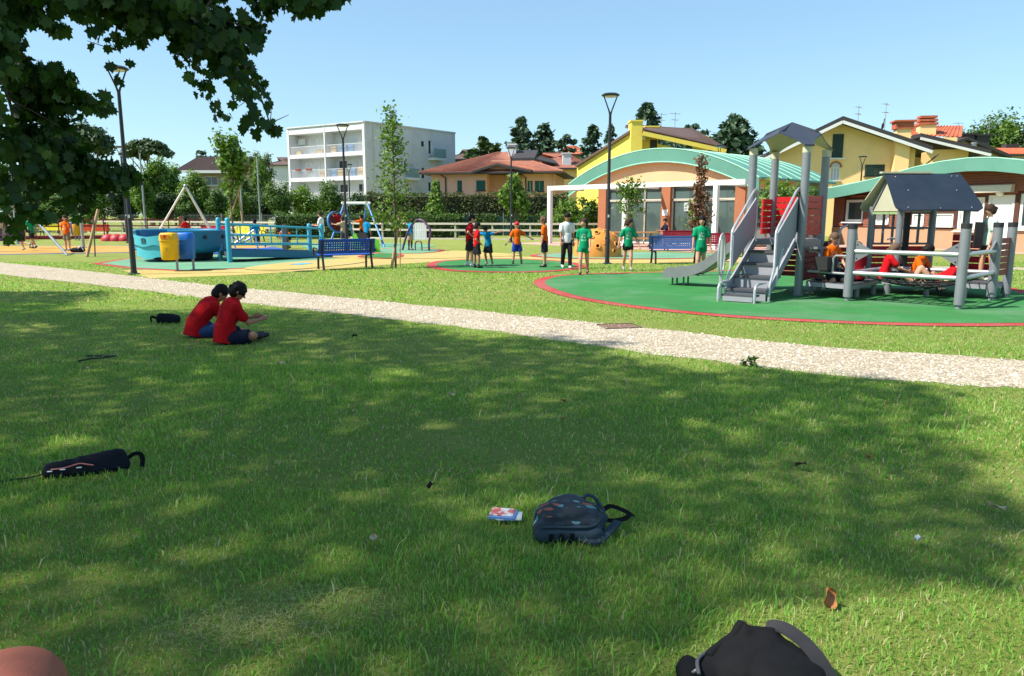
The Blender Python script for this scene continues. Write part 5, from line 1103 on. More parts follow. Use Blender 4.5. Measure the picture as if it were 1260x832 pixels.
    mb = MB(); mb.cyl(F0, F0 + Z * .95, .07, n=14); mb.build('post', M_PG, t, 60)
    for p, q, zz in ((F1, F2, (.55, .96)), (F2, F3, (.55, .96)), (F3, F0, (.55,)), (F0, F1, (.55,))):
        w = (q - p).normalized()
        for z in zz:
            mb = MB(); mb.cyl(p + w * .08 + Z * z, q - w * .08 + Z * z, .042, n=12); mb.build('net_rail', M_TUBE, t, 60)
            if z > .9:
                for e, s in ((p, 1), (q, -1)):
                    mb = MB(); nn = Vector((w.y, -w.x, 0)) * .02; k = e + w * s * .085; mb.slab([k + Z * (z + .2) + nn, k + Z * (z - .2) + nn, k + w * s * .27 + Z * (z - .03) + nn, k + w * s * .27 + Z * (z + .04) + nn], -nn * 2); pl = mb.build('corner_plate', M_BRKT, t)
                    mb = MB(); 
                    for bx, bz in ((.03, .13), (.03, -.13), (.2, 0)): mb.ell(k + w * s * bx + Z * (z + bz) + nn * 1.1, (.014, .014, .014), 6, 4)
                    mb.build('bolt', M_CAPB, pl)
    N = 12; nz = lambda a, b: .53 - .25 * (math.sin(math.pi * a) * math.sin(math.pi * b)) ** .7; bil = lambda a, b: F1.lerp(F2, a).lerp(F0.lerp(F3, a), b) + Z * nz(a, b); mb = MB()
    for i in range(1, N):
        f = i / N; mb.tube([bil(f, q / 12) for q in range(13)], .011, 5); mb.tube([bil(q / 12, f) for q in range(13)], .011, 5)
    mb.build('rope_net', M_ROPE, t)
    boards(F3 + Z * .2, F4 + Z * .2, .28, 1.02, 6, M_BRED)
    # play table with a tray on the low deck
    p0, p1 = A + Vector((.14, -.1, 0)), F1 + Vector((-.02, .12, 0)); mb = MB(); mb.tube([p0 + Z * .92, p0.lerp(p1, .22) + Z * .92, p0.lerp(p1, .28) + Z * .86, p0.lerp(p1, .28) + Z * .55], .022, 7); mb.build('table_rail', M_TUBE, t, 60)
    mb = MB(); mb.tube([p1 + Z * .86, p0.lerp(p1, .72) + Z * .86, p0.lerp(p1, .66) + Z * .8, p0.lerp(p1, .66) + Z * .5], .022, 7); mb.build('table_rail', M_TUBE, t, 60); mb = MB(); mb.cyl(p0 + Z * .52, p1 + Z * .52, .025, n=8); mb.build('table_rail', M_TUBE, t, 60)
    mb = MB(); mb.bar(p0.lerp(p1, .30) + Z * .70, p0.lerp(p1, .64) + Z * .70, .3, .26); mb.build('play_tray', M_CAPB, t); mb = MB(); mb.bar(p0.lerp(p1, .04) + Z * .98, p0.lerp(p1, .34) + Z * 1.0, .28, .05); mb.build('table_top', M_BRKT, t)
    mb = MB(); mb.bar(A.lerp(E, .1) + Z * 1.05, A.lerp(E, .9) + Z * 1.05, .1, .14); mb.build('deck_beam', M_PG, t)
    mb = MB(); q = Vector((7.05, 16.1, 0)); mb.tube([q + Z * .3, q + Z * 1.2, q + Vector((.05, 0, 1.36)), q + Vector((.2, 0, 1.44)), q + Vector((.36, 0, 1.36)), q + Vector((.40, 0, 1.1))], .024, 7); mb.build('grab_rail', M_TUBE, t, 60); 
    mb = MB(); q = Vector((8.35, 16.2, 0)); mb.tube([q + Z * .3, q + Z * 1.0, q + Vector((-.05, -.1, 1.13)), q + Vector((-.25, -.2, 1.15)), q + Vector((-.3, -.22, 1.12))], .022, 7); mb.build('grab_rail', M_TUBE, t, 60)
    # blue-roofed house
    xl, xr, yf, yb, ym = 7.72, 9.30, 14.98, 16.45, 15.7; ze, zr = 1.70, 2.46
    H = [Vector((xl + .12, yf + .15, 0)), Vector((xr - .12, yf + .15, 0)), Vector((xr - .12, yb - .12, 0)), Vector((xl + .12, yb - .12, 0))]
    for p in H: mb = MB(); mb.cyl(p + Z * .3, p + Z * 1.82, .065, n=14); mb.build('house_post', M_PG, t, 60)
    def sheetroof(y_e, m, s):
        rows = []; K = 12
        for i in range(K + 1):
            f = i / K; r = []
            for j in range(15):
                g = j / 14; x0 = xl + .0 - .10 * f * (1 if s > 0 else 1); x1 = xr + .10 * f
                rc = max(0, f - .86) / .14; inset = .16 * (1 - math.sqrt(max(0, 1 - rc * rc))); wav = -.025 * math.sin(math.pi * g) * (f ** 3) * 1.0
                y = ym + (y_e - ym) * f; z = zr + (ze - zr) * f ** 1.08
                r.append((x0 + inset + (x1 - x0 - 2 * inset) * g, y, z - wav))
            rows.append(r)
        mb = MB(); mb.shell(rows, (0, 0, .028)); return mb.build('house_roof', m, t, 40)
    rf = sheetroof(yf - .1, M_NAVY, 1); sheetroof(yb + .12, M_CRM, -1)
    mb = MB(); mb.bar((xl - .05, ym + .03, zr + .05), (xl + 1.0, ym + .03, zr + .05), .12, .035); mb.build('ridge_cap', M_CRM, rf)
    for bx, by in ((.12, .12), (.5, .95), (.9, .93), (.1, .93), (.93, .10), (.86, .10), (.2, .5), (.82, .5)):
        mb = MB(); y = ym + (yf - .1 - ym) * by; z = zr + (ze - zr) * by ** 1.08 + .034; mb.ell((xl + (xr - xl) * bx, y - .01, z), (.014, .014, .01), 6, 4); mb.build('roof_screw', M_TUBE, rf)
    for x in (xl + .12,):
        mb = MB(); mb.slab([(x, yf + .12, 1.72), (x, yb - .12, 1.72), (x, ym, zr - .06)], (.03, 0, 0)); mb.build('gable_panel', M_CRM, t); mb = MB(); mb.bar((x, yf + .1, 1.70), (x, ym, zr - .03), .05, .06); mb.bar((x, yb - .1, 1.70), (x, ym, zr - .03), .05, .06); mb.build('gable_frame', M_BRKT, t); mb = MB(); mb.bar((x, yf + .1, 1.68), (x, yb - .1, 1.68), .04, .05); mb.build('gable_tie', mat('lime_tie', S(150, 180, 120, .8), .5), t)
    for z in (1.02, 1.36, 1.68): mb = MB(); mb.bar((xl + .15, yb - .12, z), (xr - .15, yb - .12, z), .04, .045); mb.build('lattice_bar', M_BRKT, t)
    for f in (.0, .17, .34, .62, .8, 1.0): mb = MB(); x = xl + .18 + (xr - xl - .36) * f; mb.bar((x, yb - .12, 1.0), (x, yb - .12, 1.7), .04, .045); mb.build('lattice_bar', M_BRKT, t)
    mb = MB(); mb.bar((xl + .9, yb - .12, .32), (xl + .9, yb - .12, 1.7), .12, .06); mb.build('house_upright', M_CAPB, t)
    boards(Vector((xl + .1, yb - .05, 0)), Vector((xr - .05, yb - .05, 0)), .36, .98, 5, M_RED); boards(Vector((xr + .0, 15.9, 0)), Vector((9.98, 15.15, 0)), .36, 1.25, 6, M_RED); boards(Vector((7.0, 16.55, 0)), Vector((xl, yb, 0)), .36, .95, 5, M_DRED)
    mb = MB(); mb.bar((9.33, 14.95, 1.0), (9.35, 14.95, 1.5), .16, .05); mb.build('hanging_pad', M_CAPB, t)
combination()

# ------------------------------------------------------------------ turquoise spinner boat with ramp
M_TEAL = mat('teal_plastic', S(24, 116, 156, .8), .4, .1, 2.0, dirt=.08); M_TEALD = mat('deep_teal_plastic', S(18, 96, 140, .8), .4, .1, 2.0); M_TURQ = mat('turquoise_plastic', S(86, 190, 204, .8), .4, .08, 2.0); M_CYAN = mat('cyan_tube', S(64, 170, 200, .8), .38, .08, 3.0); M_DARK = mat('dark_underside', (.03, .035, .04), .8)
def spinner():
    c = G(226, 320); R0 = 1.52; t = thing('spinner_boat', 'round teal plastic spinner boat with turquoise front panel on the mint pad', 'carousel', (c.x, c.y, 0)); 
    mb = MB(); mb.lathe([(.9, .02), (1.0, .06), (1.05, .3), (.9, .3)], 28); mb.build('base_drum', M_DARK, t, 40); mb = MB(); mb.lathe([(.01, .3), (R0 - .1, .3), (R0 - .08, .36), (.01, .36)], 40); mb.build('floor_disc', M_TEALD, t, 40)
    def wall(a0, a1, name, m, zt=1.1, zb=.34, ribs=0):
        prof = [(R0 - .02, zb), (R0 + .06, zb + .05)]; K = 10
        for i in range(1, K): f = i / K; prof.append((R0 + .10 + .05 * f + (.035 * math.sin(f * math.pi * 2 * ribs) if ribs else 0), zb + .05 + (zt - zb - .1) * f))
        prof += [(R0 + .16, zt - .02), (R0 + .10, zt + .02), (R0 + .02, zt), (R0 - .02, zt - .08), (R0 - .06, zb + .05)]
        mb = MB(); mb.lathe(prof, 26, m=0, a0=math.radians(a0), a1=math.radians(a1)); o = mb.build(name, m, t, 50)
        for a in (a0, a1):
            e = MB(); q = math.radians(a); e.add([(r * math.cos(q), r * math.sin(q), z) for r, z in prof], [tuple(range(len(prof)))]); e.build('wall_end', m, o)
        return o
    wall(-82, 8, 'wall', M_TEAL); wall(60, 200, 'wall', M_TEAL); wall(200.5, 232, 'ribbed_wall', M_TEAL, ribs=3)
    # wavy front panel with two rows of marks
    def arcpanel(a0, a1, z0, z1, wave, m, r, name, par=t):
        rows = []
        for k, f in enumerate((0, .5, 1)):
            row = []
            for i in range(17):
                g = i / 16; a = math.radians(a0 + (a1 - a0) * g); zz = (z0 + wave * math.sin(g * math.pi * 3 + .4)) * (1 - f) + (z1 + (wave * .8 * math.sin(g * math.pi * 2 + 1.2))) * f; row.append((r * math.cos(a), r * math.sin(a), zz))
            rows.append(row)
        mb = MB(); mb.shell(rows, (-.03 * math.cos(math.radians((a0 + a1) / 2)), -.03 * math.sin(math.radians((a0 + a1) / 2)), 0)); return mb.build(name, m, par, 50)
    f = arcpanel(228, 272, .58, .92, .035, M_TURQ, R0 + .22, 'front_panel'); arcpanel(232, 276, .16, .62, .04, M_TURQ, R0 + .16, 'lower_panel')
    a = math.radians(249); e = Vector((math.cos(a), math.sin(a), 0)); s = Vector((-e.y, e.x, 0)); ctr = e * (R0 + .235) + Vector((0, 0, .76)); mb = MB()
    for row, z in ((0, .045), (1, -.055)):
        for k in range(2):
            o = ctr + s * (-.055 + .11 * k) + Vector((0, 0, z)); q = [(-.04, .035, .04, .035), (-.04, -.0, .04, -.0), (-.04, -.035, .04, -.035), (-.04 if (k + row) % 2 else .04, -.0, -.04 if (k + row) % 2 else .04, .035), (.04 if (k + row) % 2 else -.04, -.035, .04 if (k + row) % 2 else -.04, 0)] if not (row and k == 0) else [(-.04, .035, .04, .035), (.04, .035, -.04, -.035), (-.04, -.035, .04, -.035)]
            for x0, z0, x1, z1 in q: mb.bar(o + s * x0 + Vector((0, 0, z0)), o + s * x1 + Vector((0, 0, z1)), .012, .012)
    mb.build('black_emblem', M_CAPB, f)
    for a in (-40, -12): mb = MB(); q = math.radians(a); mb.cyl(((R0 + .12) * math.cos(q), (R0 + .12) * math.sin(q), .86), ((R0 + .175) * math.cos(q), (R0 + .175) * math.sin(q), .86), .07, n=12); mb.build('port_hole', M_CAPB, t, 60)
    mb = MB(); mb.bar((-.5, .1, 1.0), (.7, .3, 1.0), .35, .05); mb.build('inner_bench', M_LG, t)
    # ramp with railings
    n1, n2 = G(283, 323.5), G(397, 317.5); off = Vector((-.62, .95, 0)); f1, f2 = n1 + off * 1.3, n2 + off * 1.3; Z = Vector((0, 0, 1))
    r = thing('access_ramp', 'turquoise railed ramp leading up to the spinner boat', 'ramp', (n1.x, n1.y, 0), 0, None, True); e1, e2 = n2 + (n2 - n1) * .12, f2 + (f2 - f1) * .12
    mb = MB(); mb.hexa([n1 + Z * .2, e1 + Z * .03, e2 + Z * .03, f1 + Z * .2, n1 + Z * .36, e1 + Z * .07, e2 + Z * .07, f1 + Z * .36]); mb.build('deck', M_DG, r); mb = MB(); mb.bar(n1 + Z * .32, e1 + Z * .1, .05, .24); mb.build('edge_board', M_TEAL, r); mb = MB(); mb.bar(f1 + Z * .32, e2 + Z * .1, .05, .24); mb.build('edge_board', M_TEAL, r)
    for p, h in ((n1, 1.55), (n2, 1.3), (f1, 1.55), (f2, 1.3)): mb = MB(); mb.tube([p, p + Z * (h - .08), p + Z * (h - .03), p + Z * h], [.085, .085, .07, .02], 14); mb.build('post', M_CYAN, r, 50)
    for p, q in ((n1, n2), (f1, f2)):
        for z0, z1 in ((1.32, 1.12), (.95, .82), (.62, .52)): mb = MB(); mb.cyl(p + Z * z0, q + Z * z1, .04 if z0 > 1 else .026, n=8); mb.build('rail', M_CYAN, r, 60)
        for f in (.22, .55, .85): mb = MB(); s_ = p.lerp(q, f); mb.cyl(s_ + Z * (.62 - .1 * f), s_ + Z * (1.32 - .2 * f), .025, n=8); mb.build('baluster', M_CYAN, r, 60)
spinner()
# litter bins
def bin_(px, py, label, body, lid, hole):
    p = G(px, py); t = thing('litter_bin', label, 'bin', (p.x, p.y, 0)); mb = MB(); mb.cyl((.16, .05, 0), (.16, .05, .95), .035, n=10); mb.build('post', M_LG, t, 60); mb = MB(); sec = []
    for z, w in ((.34, .19), (.37, .22), (.75, .235), (.88, .24), (.90, .25)):
        sec.append([Vector((w * (abs(math.cos(a)) ** .6) * math.copysign(1, math.cos(a)), w * .9 * (abs(math.sin(a)) ** .6) * math.copysign(1, math.sin(a)), z)) for a in [2 * math.pi * i / 24 for i in range(24)]])
    mb.grid(sec, closed=True); mb.add(sec[0], [tuple(range(23, -1, -1))]); mb.build('body', body, t, 50); mb = MB(); sec = []
    for z, w in ((.90, .255), (.95, .25), (1.08, .235), (1.12, .2), (1.13, .02)): sec.append([Vector((w * (abs(math.cos(a)) ** .6) * math.copysign(1, math.cos(a)), w * .9 * (abs(math.sin(a)) ** .6) * math.copysign(1, math.sin(a)), z)) for a in [2 * math.pi * i / 24 for i in range(24)]])
    mb.grid(sec, closed=True); l = mb.build('lid', lid, t, 50)
    if hole: mb = MB(); mb.box((-.02, -.226, 1.02), (.26, .02, .12)); f = mb.build('flap', hole, l); mb = MB(); mb.bar((-.06, -.238, .99), (-.0, -.238, 1.06), .02, .02); mb.build('flap_mark', M_CAPB, f)
    mb = MB(); mb.tube([(.05 * math.cos(a) - .02, -.218, .66 + .05 * math.sin(a)) for a in (1.57, 3.67, 5.76)], .006, 4, closed=True); mb.box((-.02, -.218, .57), (.2, .006, .012)); mb.build('print', mat('bin_print', (.35, .22, .01), .6) if hole else body, t); return t
M_BY = mat('bin_yellow', S(240, 190, 20, .8), .45, .1, 3.0, dirt=.1); bin_(211, 334, 'yellow litter bin with orange flap beside the spinner boat', M_BY, M_BY, mat('bin_orange', S(240, 130, 20, .8), .45)); MBL = mat('bin_blue', S(20, 110, 210, .8), .45, .1, 3.0, dirt=.06); bin_(231, 332.5, 'blue litter bin next to the yellow bin', MBL, MBL, None)

# ------------------------------------------------------------------ benches
def bench(label, loc, rot, m, W_=1.75, holes=True, group='metal park benches'):
    t = thing('park_bench', label, 'bench', loc, rot, group)
    def perf(name, p, ux, uy, w, h, nx, ny, th):        # perforated steel sheet, real holes
        nn = ux.cross(uy).normalized() * th; xs = []; ys = []
        mx, my = w * .05, h * .16; cw, chh = (w - 2 * mx) / nx, (h - 2 * my) / ny; X = [0]; Y = [0]; hx = set(); hy = set()
        for i in range(nx): X += [mx + cw * (i + .32), mx + cw * (i + .68)]; hx.add(len(X) - 2)
        for i in range(ny): Y += [my + chh * (i + .3), my + chh * (i + .7)]; hy.add(len(Y) - 2)
        X.append(w); Y.append(h); mb = MB(); V = []
        k = len(X)
        for s in (0, 1):
            for y in Y:
                for x in X: V.append(p + ux * (x - w / 2) + uy * y + nn * s)
        F = []; o = len(X) * len(Y)
        for j in range(len(Y) - 1):
            for i in range(k - 1):
                if holes and i in hx and j in hy: continue
                q = (j * k + i, j * k + i + 1, (j + 1) * k + i + 1, (j + 1) * k + i); F += [q, tuple(o + z for z in reversed(q))]
        mb.add(V, F); e = p - ux * w / 2
        for a, b in ((p - ux * w / 2, p + ux * w / 2), (p - ux * w / 2 + uy * h, p + ux * w / 2 + uy * h)): mb.tube([a, b], .018, 6)
        return mb.build(name, m, t)
    X = Vector((1, 0, 0)); perf('backrest', Vector((0, -.20, .50)), X, Vector((0, -.22, .97)).normalized(), W_, .42, 22, 4, .012); perf('seat', Vector((0, -.17, .44)), X, Vector((0, .99, .05)).normalized(), W_, .43, 22, 4, .012)
    for s in (-1, 1):
        x = s * (W_ / 2 - .12)
        mb = MB(); mb.tube([(x, -.33, 0), (x, -.26, .25), (x, -.22, .44), (x, -.31, .90)], [.036, .036, .034, .03], 8); mb.build('leg', M_BLK, t, 60)
        mb = MB(); mb.tube([(x, .27, 0), (x, .25, .30), (x, .22, .41), (x, .0, .42), (x, -.22, .43)], .034, 8); mb.build('leg', M_BLK, t, 60)
        xa = s * (W_ / 2 + .02); mb = MB(); mb.tube([(xa, .22, .42), (xa, .25, .60), (xa, .20, .66), (xa, -.10, .64), (xa, -.27, .56)], .028, 8); mb.build('armrest', M_BLK, t, 60)
    return t
MBB = mat('bench_blue', S(20, 80, 196, .75), .4, .08, 3.0); MBG = mat('bench_slate_blue', S(84, 114, 164, .8), .4, .08, 3.0); MBR = mat('bench_red', S(150, 30, 46, .8), .4, .08, 3.0); MBO = mat('bench_orange', S(232, 84, 30, .8), .4, .08, 3.0); MBYL = mat('bench_yellow', S(230, 214, 40, .85), .4, .08, 3.0)
p = G(425, 331); bench('bright blue metal bench with its back to us beside the staked sapling', (p.x, p.y, 0), math.radians(30), MBB)
p = G(831, 324.5); bench('slate blue metal bench facing us before the climbing dome lawn', (p.x, p.y, 0), math.radians(184), MBG)
p = G(888, 316); bench('dark red metal bench right of the slate blue bench', (p.x, p.y, 0), math.radians(178), MBR); p = G(840, 309); bench('dark red metal bench behind the slate blue bench', (p.x, p.y, 0), math.radians(182), MBR)
p = G(117, 292); bench('orange metal bench beside the red domes', (p.x, p.y, 0), math.radians(200), MBO, 1.9); p = G(66, 291); bench('yellow metal bench behind the ball court', (p.x, p.y, 0), math.radians(190), MBYL, 1.8, False); p = G(306, 297); bench('yellow metal bench behind the exercise bars', (p.x, p.y, 0), math.radians(170), MBYL, 2.0, False); p = G(262, 296); bench('red metal bench seen past the spinner boat', (p.x, p.y, 0), math.radians(185), mat('bench_bright_red', S(206, 24, 48, .8), .4), 1.6, False)
# picnic table
p = G(776, 303); t = thing('picnic_table', 'wooden picnic table with bench on steel legs before the glazed front', 'table', (p.x, 38.5, 0), math.radians(-3)); M_PIC = woodmat('picnic_wood', S(190, 140, 86, .85), (1, 12, 12), .7, .2)
for k in range(4): mb = MB(); mb.box((0, -.3 + .2 * k, .74), (2.4, .18, .05)); mb.build('top_plank', M_PIC, t)
for y in (-.72, .72):
    for k in (0, 1): mb = MB(); mb.box((0, y - .09 + .18 * k, .44), (2.4, .16, .05)); mb.build('seat_plank', M_PIC, t)
for x in (-.9, .9):
    for s in (-1, 1): mb = MB(); mb.bar((x, s * .62, 0), (x, s * .2, .71), .05, .05); mb.build('leg', M_STEEL, t)
    mb = MB(); mb.bar((x, -.78, .39), (x, .78, .39), .05, .05); mb.build('cross_bar', M_STEEL, t)
# orange climbing dome with round holes
def dome():
    p = G(735, 316); t = thing('climbing_dome', 'orange plastic climbing dome full of round holes on the mint pad', 'climber', (p.x, p.y, 0)); M_ = mat('dome_orange', S(226, 150, 66, .85), .5, .1, 2.0, dirt=.1); Rg = random.Random(4); hs = []; tries = 0
    big = [(-100, 60, .10), (-70, 38, .11), (-125, 30, .10), (-60, 64, .09), (-95, 22, .09), (-40, 25, .11), (-20, 50, .10), (-150, 50, .10), (-85, 82, .08), (170, 25, .1), (120, 40, .11), (80, 45, .1), (40, 35, .11), (-112, 44, .06), (-52, 12, .08)]
    N, K = 120, 44; pt = lambda a, e: Vector((.95 * math.cos(a) * math.cos(e) ** .75, .85 * math.sin(a) * math.cos(e) ** .75, 1.1 * math.sin(e) ** .9 if e > 0 else 0))
    H = [(pt(math.radians(a), math.radians(e)), r) for a, e, r in big]; V = []; F = []
    for i in range(K + 1):
        for j in range(N): V.append(pt(2 * math.pi * j / N, .5 * math.pi * i / K))
    for i in range(K):
        for j in range(N):
            q = (i * N + j, i * N + (j + 1) % N, (i + 1) * N + (j + 1) % N, (i + 1) * N + j); c = (V[q[0]] + V[q[2]]) / 2
            if any((c - h).length < r * .9 for h, r in H): continue
            F.append(q)
    mb = MB(); mb.add(V, F); b = mb.build('shell', M_, t, 60)
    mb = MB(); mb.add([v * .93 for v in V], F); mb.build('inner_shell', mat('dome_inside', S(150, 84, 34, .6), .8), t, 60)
    for (a, e, r), (h, _) in zip(big, H):
        n = Vector((h.x, h.y, h.z * .8)).normalized(); _, x, y = frame(n); mb = MB(); mb.tube([h + (x * math.cos(k * .3927) + y * math.sin(k * .3927)) * r + n * .004 for k in range(16)], .028, 7, closed=True); mb.build('hole_rim', M_, t, 60)
    for k in range(14):
        a, e = Rg.uniform(math.radians(-170), math.radians(0)), Rg.uniform(.2, 1.2); q = pt(a, e)
        if any((q - h).length < r + .06 for h, r in H): continue
        mb = MB(); mb.ell(q, (.045, .045, .045), 8, 6); mb.build('grip_knob', M_, t, 60)
dome()
# basket swing
def swing():
    Z = Vector((0, 0, 1)); l1, l2, r1, r2 = G(405, 303), G(437, 300), G(443, 301.5), G(473, 304.5); h = 2.3
    a = P(424, 250, 40.5); b = P(452, 250, 40.0); c = (a + b) / 2; t = thing('basket_swing', 'blue-legged swing frame with a round red basket seat swung high', 'swing', (c.x, 40.3, 0), 0, None, True); M_SB = mat('swing_blue', S(60, 130, 196, .8), .4, .08)
    for q, e in ((l1, a), (l2, a), (r1, b), (r2, b)): mb = MB(); mb.cyl(q, e, .055, n=10); mb.build('leg', M_SB, t, 60)
    mb = MB(); mb.cyl(a + (a - b) * .12, b + (b - a) * .12, .07, n=12); mb.build('top_beam', M_FRW, t, 60)
    for e in (a, b): mb = MB(); mb.slab([e + Vector((-.14, -.09, -.34)), e + Vector((.14, -.09, -.34)), e + Vector((.1, -.09, .1)), e + Vector((-.1, -.09, .1))], (0, .18, 0)); mb.build('beam_bracket', M_CRM, t)
    k = P(414, 273.5, 38.6); n = Vector((.75, -.62, .25)).normalized(); _, x, y = frame(n); rr = .52; ring = [k + (x * math.cos(i * .2618) + y * math.sin(i * .2618)) * rr for i in range(24)]; mb = MB(); mb.tube(ring, .06, 9, closed=True); s = mb.build('basket_ring', M_SB, t, 60); mb = MB()
    for i in range(-5, 6):
        f = i / 6; q = math.sqrt(1 - f * f) * rr; mb.tube([k + x * f * rr + y * q, k + x * f * rr - n * -.08, k + x * f * rr - y * q], .02, 5); mb.tube([k + y * f * rr + x * q, k + y * f * rr - n * -.08, k + y * f * rr - x * q], .02, 5)
    mb.add([k] + [k + (x * math.cos(i * .2618) + y * math.sin(i * .2618)) * rr * .97 for i in range(24)], [(0, 1 + i, 1 + (i + 1) % 24) for i in range(24)]); mb.build('basket_net', mat('basket_red', S(150, 60, 50, .7), .8, .3, 12.0), s)
    for i, e in ((2, a), (10, a), (14, b), (22, b)): mb = MB(); mb.cyl(ring[i], e - Z * .05, .012, n=5); mb.build('rope', M_ROPE, t)
swing()
# purple chime arch
def chime():
    Z = Vector((0, 0, 1)); a, b = G(495, 308.5), G(528, 309.5); m = (a + b) / 2; t = thing('chime_arch', 'purple arched chime frame with white sound bars', 'instrument', (m.x, m.y, 0), 0, None, True); M_ = mat('chime_purple', S(92, 60, 98, .8), .4, .1)
    pts = catmull([a, a.lerp(b, .15) + Z * .6, a.lerp(b, .35) + Z * 1.12, a.lerp(b, .62) + Z * 1.42, a.lerp(b, .88) + Z * 1.28, b + Z * .9 + (b - a) * .06, b + Z * .4, b], 6, False); mb = MB(); mb.tube(pts, .05, 9); mb.build('arch', M_, t, 60)
    for i in range(8): f = .46 + .062 * i; q = a.lerp(b, f); top = 1.30 - .5 * abs(f - .66) ; mb = MB(); mb.bar(q + Z * .52 + Vector((0, -.02, 0)), q + Z * top + Vector((0, -.02, 0)), .065, .03, up=(0, 1, 0)); mb.build('sound_bar', M_FRW, t)
    mb = MB(); mb.tube(catmull([a.lerp(b, .5), a.lerp(b, .5) + Z * .35, a.lerp(b, .6) + Z * .45, a.lerp(b, .72) + Z * .38, a.lerp(b, .74)], 4, False), .03, 7); mb.build('lower_hoop', M_, t, 60)
chime()
# lime spring rocker
def rocker():
    p = G(453, 310.5); t = thing('spring_rocker', 'lime green rocker with black seat behind the blue bench', 'rocker', (p.x, p.y, 0)); M_ = mat('lime_plastic', S(120, 214, 50, .8), .45, .1)
    for x, s in ((-.42, 1), (.42, -1)): mb = MB(); mb.slab([(x - .1 * s, -.25, .05), (x + .22 * s, -.25, .05), (x + .12 * s, -.25, .45), (x - .05 * s, -.25, .85), (x - .18 * s, -.25, .8)] if s > 0 else [(x - .16, -.25, .02), (x + .16, -.25, .02), (x + .1, -.25, .55), (x - .04, -.25, .6)], (0, .06, 0)); mb.build('side_panel', M_, t)
    mb = MB(); mb.box((0, -.2, .42), (.5, .4, .06)); mb.bar((-.2, -.1, .42), (-.28, -.05, .86), .4, .06); mb.build('seat', M_CAPB, t); mb = MB(); mb.tube([(.12 * math.cos(i * .8), -.2 + .12 * math.sin(i * .8), .02 + i * .012) for i in range(32)], .02, 5); mb.build('spring', M_STEEL, t)
rocker()
# tripod of white poles behind the spinner
ap = P(228, 229, 35); t = thing('climbing_tripod', 'tripod of thin white poles rising behind the spinner boat', 'climber', (ap.x, 35, 0), 0, None, True)
for q in (G(183, 306), G(273, 306), Vector((ap.x + .1, 38.2, 0))): mb = MB(); mb.cyl((q.x, q.y, 0), ap, .045, n=8); mb.build('pole', M_FRW, t, 60)
mb = MB(); mb.ell(ap, (.09, .09, .09), 10, 6); mb.build('joint', M_STEEL, t, 60)
for z in (.5, 1.1, 1.7): mb = MB(); f = 1 - z / ap.z; q = [Vector((ap.x, 35, z)) + (Vector((g.x, g.y, 0)) - Vector((ap.x, 35, 0))) * f for g in (G(183, 306), G(273, 306), Vector((ap.x + .1, 38.2, 0)))]; mb.tube(q, .012, 5, closed=True); mb.build('rope', M_ROPE, t)
# exercise bars
p = G(303, 309); t = thing('exercise_bars', 'grey crossed exercise bars on the blue mat behind the ramp', 'exerciser', (p.x, p.y, 0))
for a, b in (((-.45, 0, 0), (-.75, .1, 1.0)), ((-.5, 0, .35), (.35, .2, .95)), ((-.3, .1, .3), (.45, .1, .75)), ((.5, .1, 0), (.35, .2, .95)), ((-.75, .1, .95), (-.35, -.1, .55))): mb = MB(); mb.cyl(a, b, .045, n=8); mb.build('bar', M_TUBE, t, 60)
# grey post by the boy in orange
p = G(351.5, 307); mb = MB(); mb.rbox((0, 0, .55), (.26, .26, 1.1), .02); mb.box((0, 0, 1.14), (.2, .2, .08)); tag(mb.build('square_post', mat('post_slate', S(98, 94, 92, .7), .8, .15), None, None, (p.x, p.y, 0)), 'square slate-grey post on the lawn behind the ramp', 'post')
# red ramp walkway, domes, totem and far left pieces
M_RW = mat('walkway_red', S(150, 44, 56, .75), .55, .12, 3.0); a, b = Vector(at(20, 50)), Vector(at(262, 54)); t = thing('red_walkway', 'long dark red railed walkway behind the ball court', 'ramp', ((a.x + b.x) / 2, 52, 0), 0, None, True); k = 9
for i in range(k):
    u, v = a.lerp(b, i / k), a.lerp(b, (i + 1) / k); z = lambda f: .06 + .12 * (1 - abs(2 * f - .6)); mb = MB(); mb.bar(u + Vector((.02, 0, .12)), v + Vector((-.02, 0, .12)), 1.3, .22); mb.build('deck_section', M_RW, t)
    mb = MB(); mb.cyl(u + Vector((0, -.6, .2)), u + Vector((0, -.6, 1.35)), .04, n=8); mb.build('post', M_RW, t, 60)
    for zz in (.88, 1.3): mb = MB(); mb.bar(u + Vector((0, -.6, zz)), v + Vector((0, -.6, zz - .02)), .05, .09); mb.build('rail', M_RW, t)
for i, (px, s) in enumerate(((146, 1.0), (156, 1.0), (166, .95))): q = G(px, 296); mb = MB(); mb.lathe([(.42 * s, 0), (.43 * s, .08), (.40 * s, .22), (.29 * s, .36), (.15 * s, .43), (.01, .45)], 18); tag(mb.build('dome_seat', mat('dome_red', S(196, 50, 62, .8), .5, .1), None, 50, (q.x, q.y - 1.2, 0)), 'red half-dome seat in a row before the red walkway', 'seat', 'red dome seats')
q = at(222, 50); t = thing('plank_totem', 'pair of brown planks standing upright behind the spinner boat', 'totem', q)
for x in (-.12, .14): mb = MB(); mb.bar((x, 0, 0), (x + .08, .05, 1.65 - abs(x)), .22, .06, up=(0, 1, 0)); mb.build('plank', woodmat('totem_wood', S(120, 72, 50, .8), (8, 8, 1.5)), t)
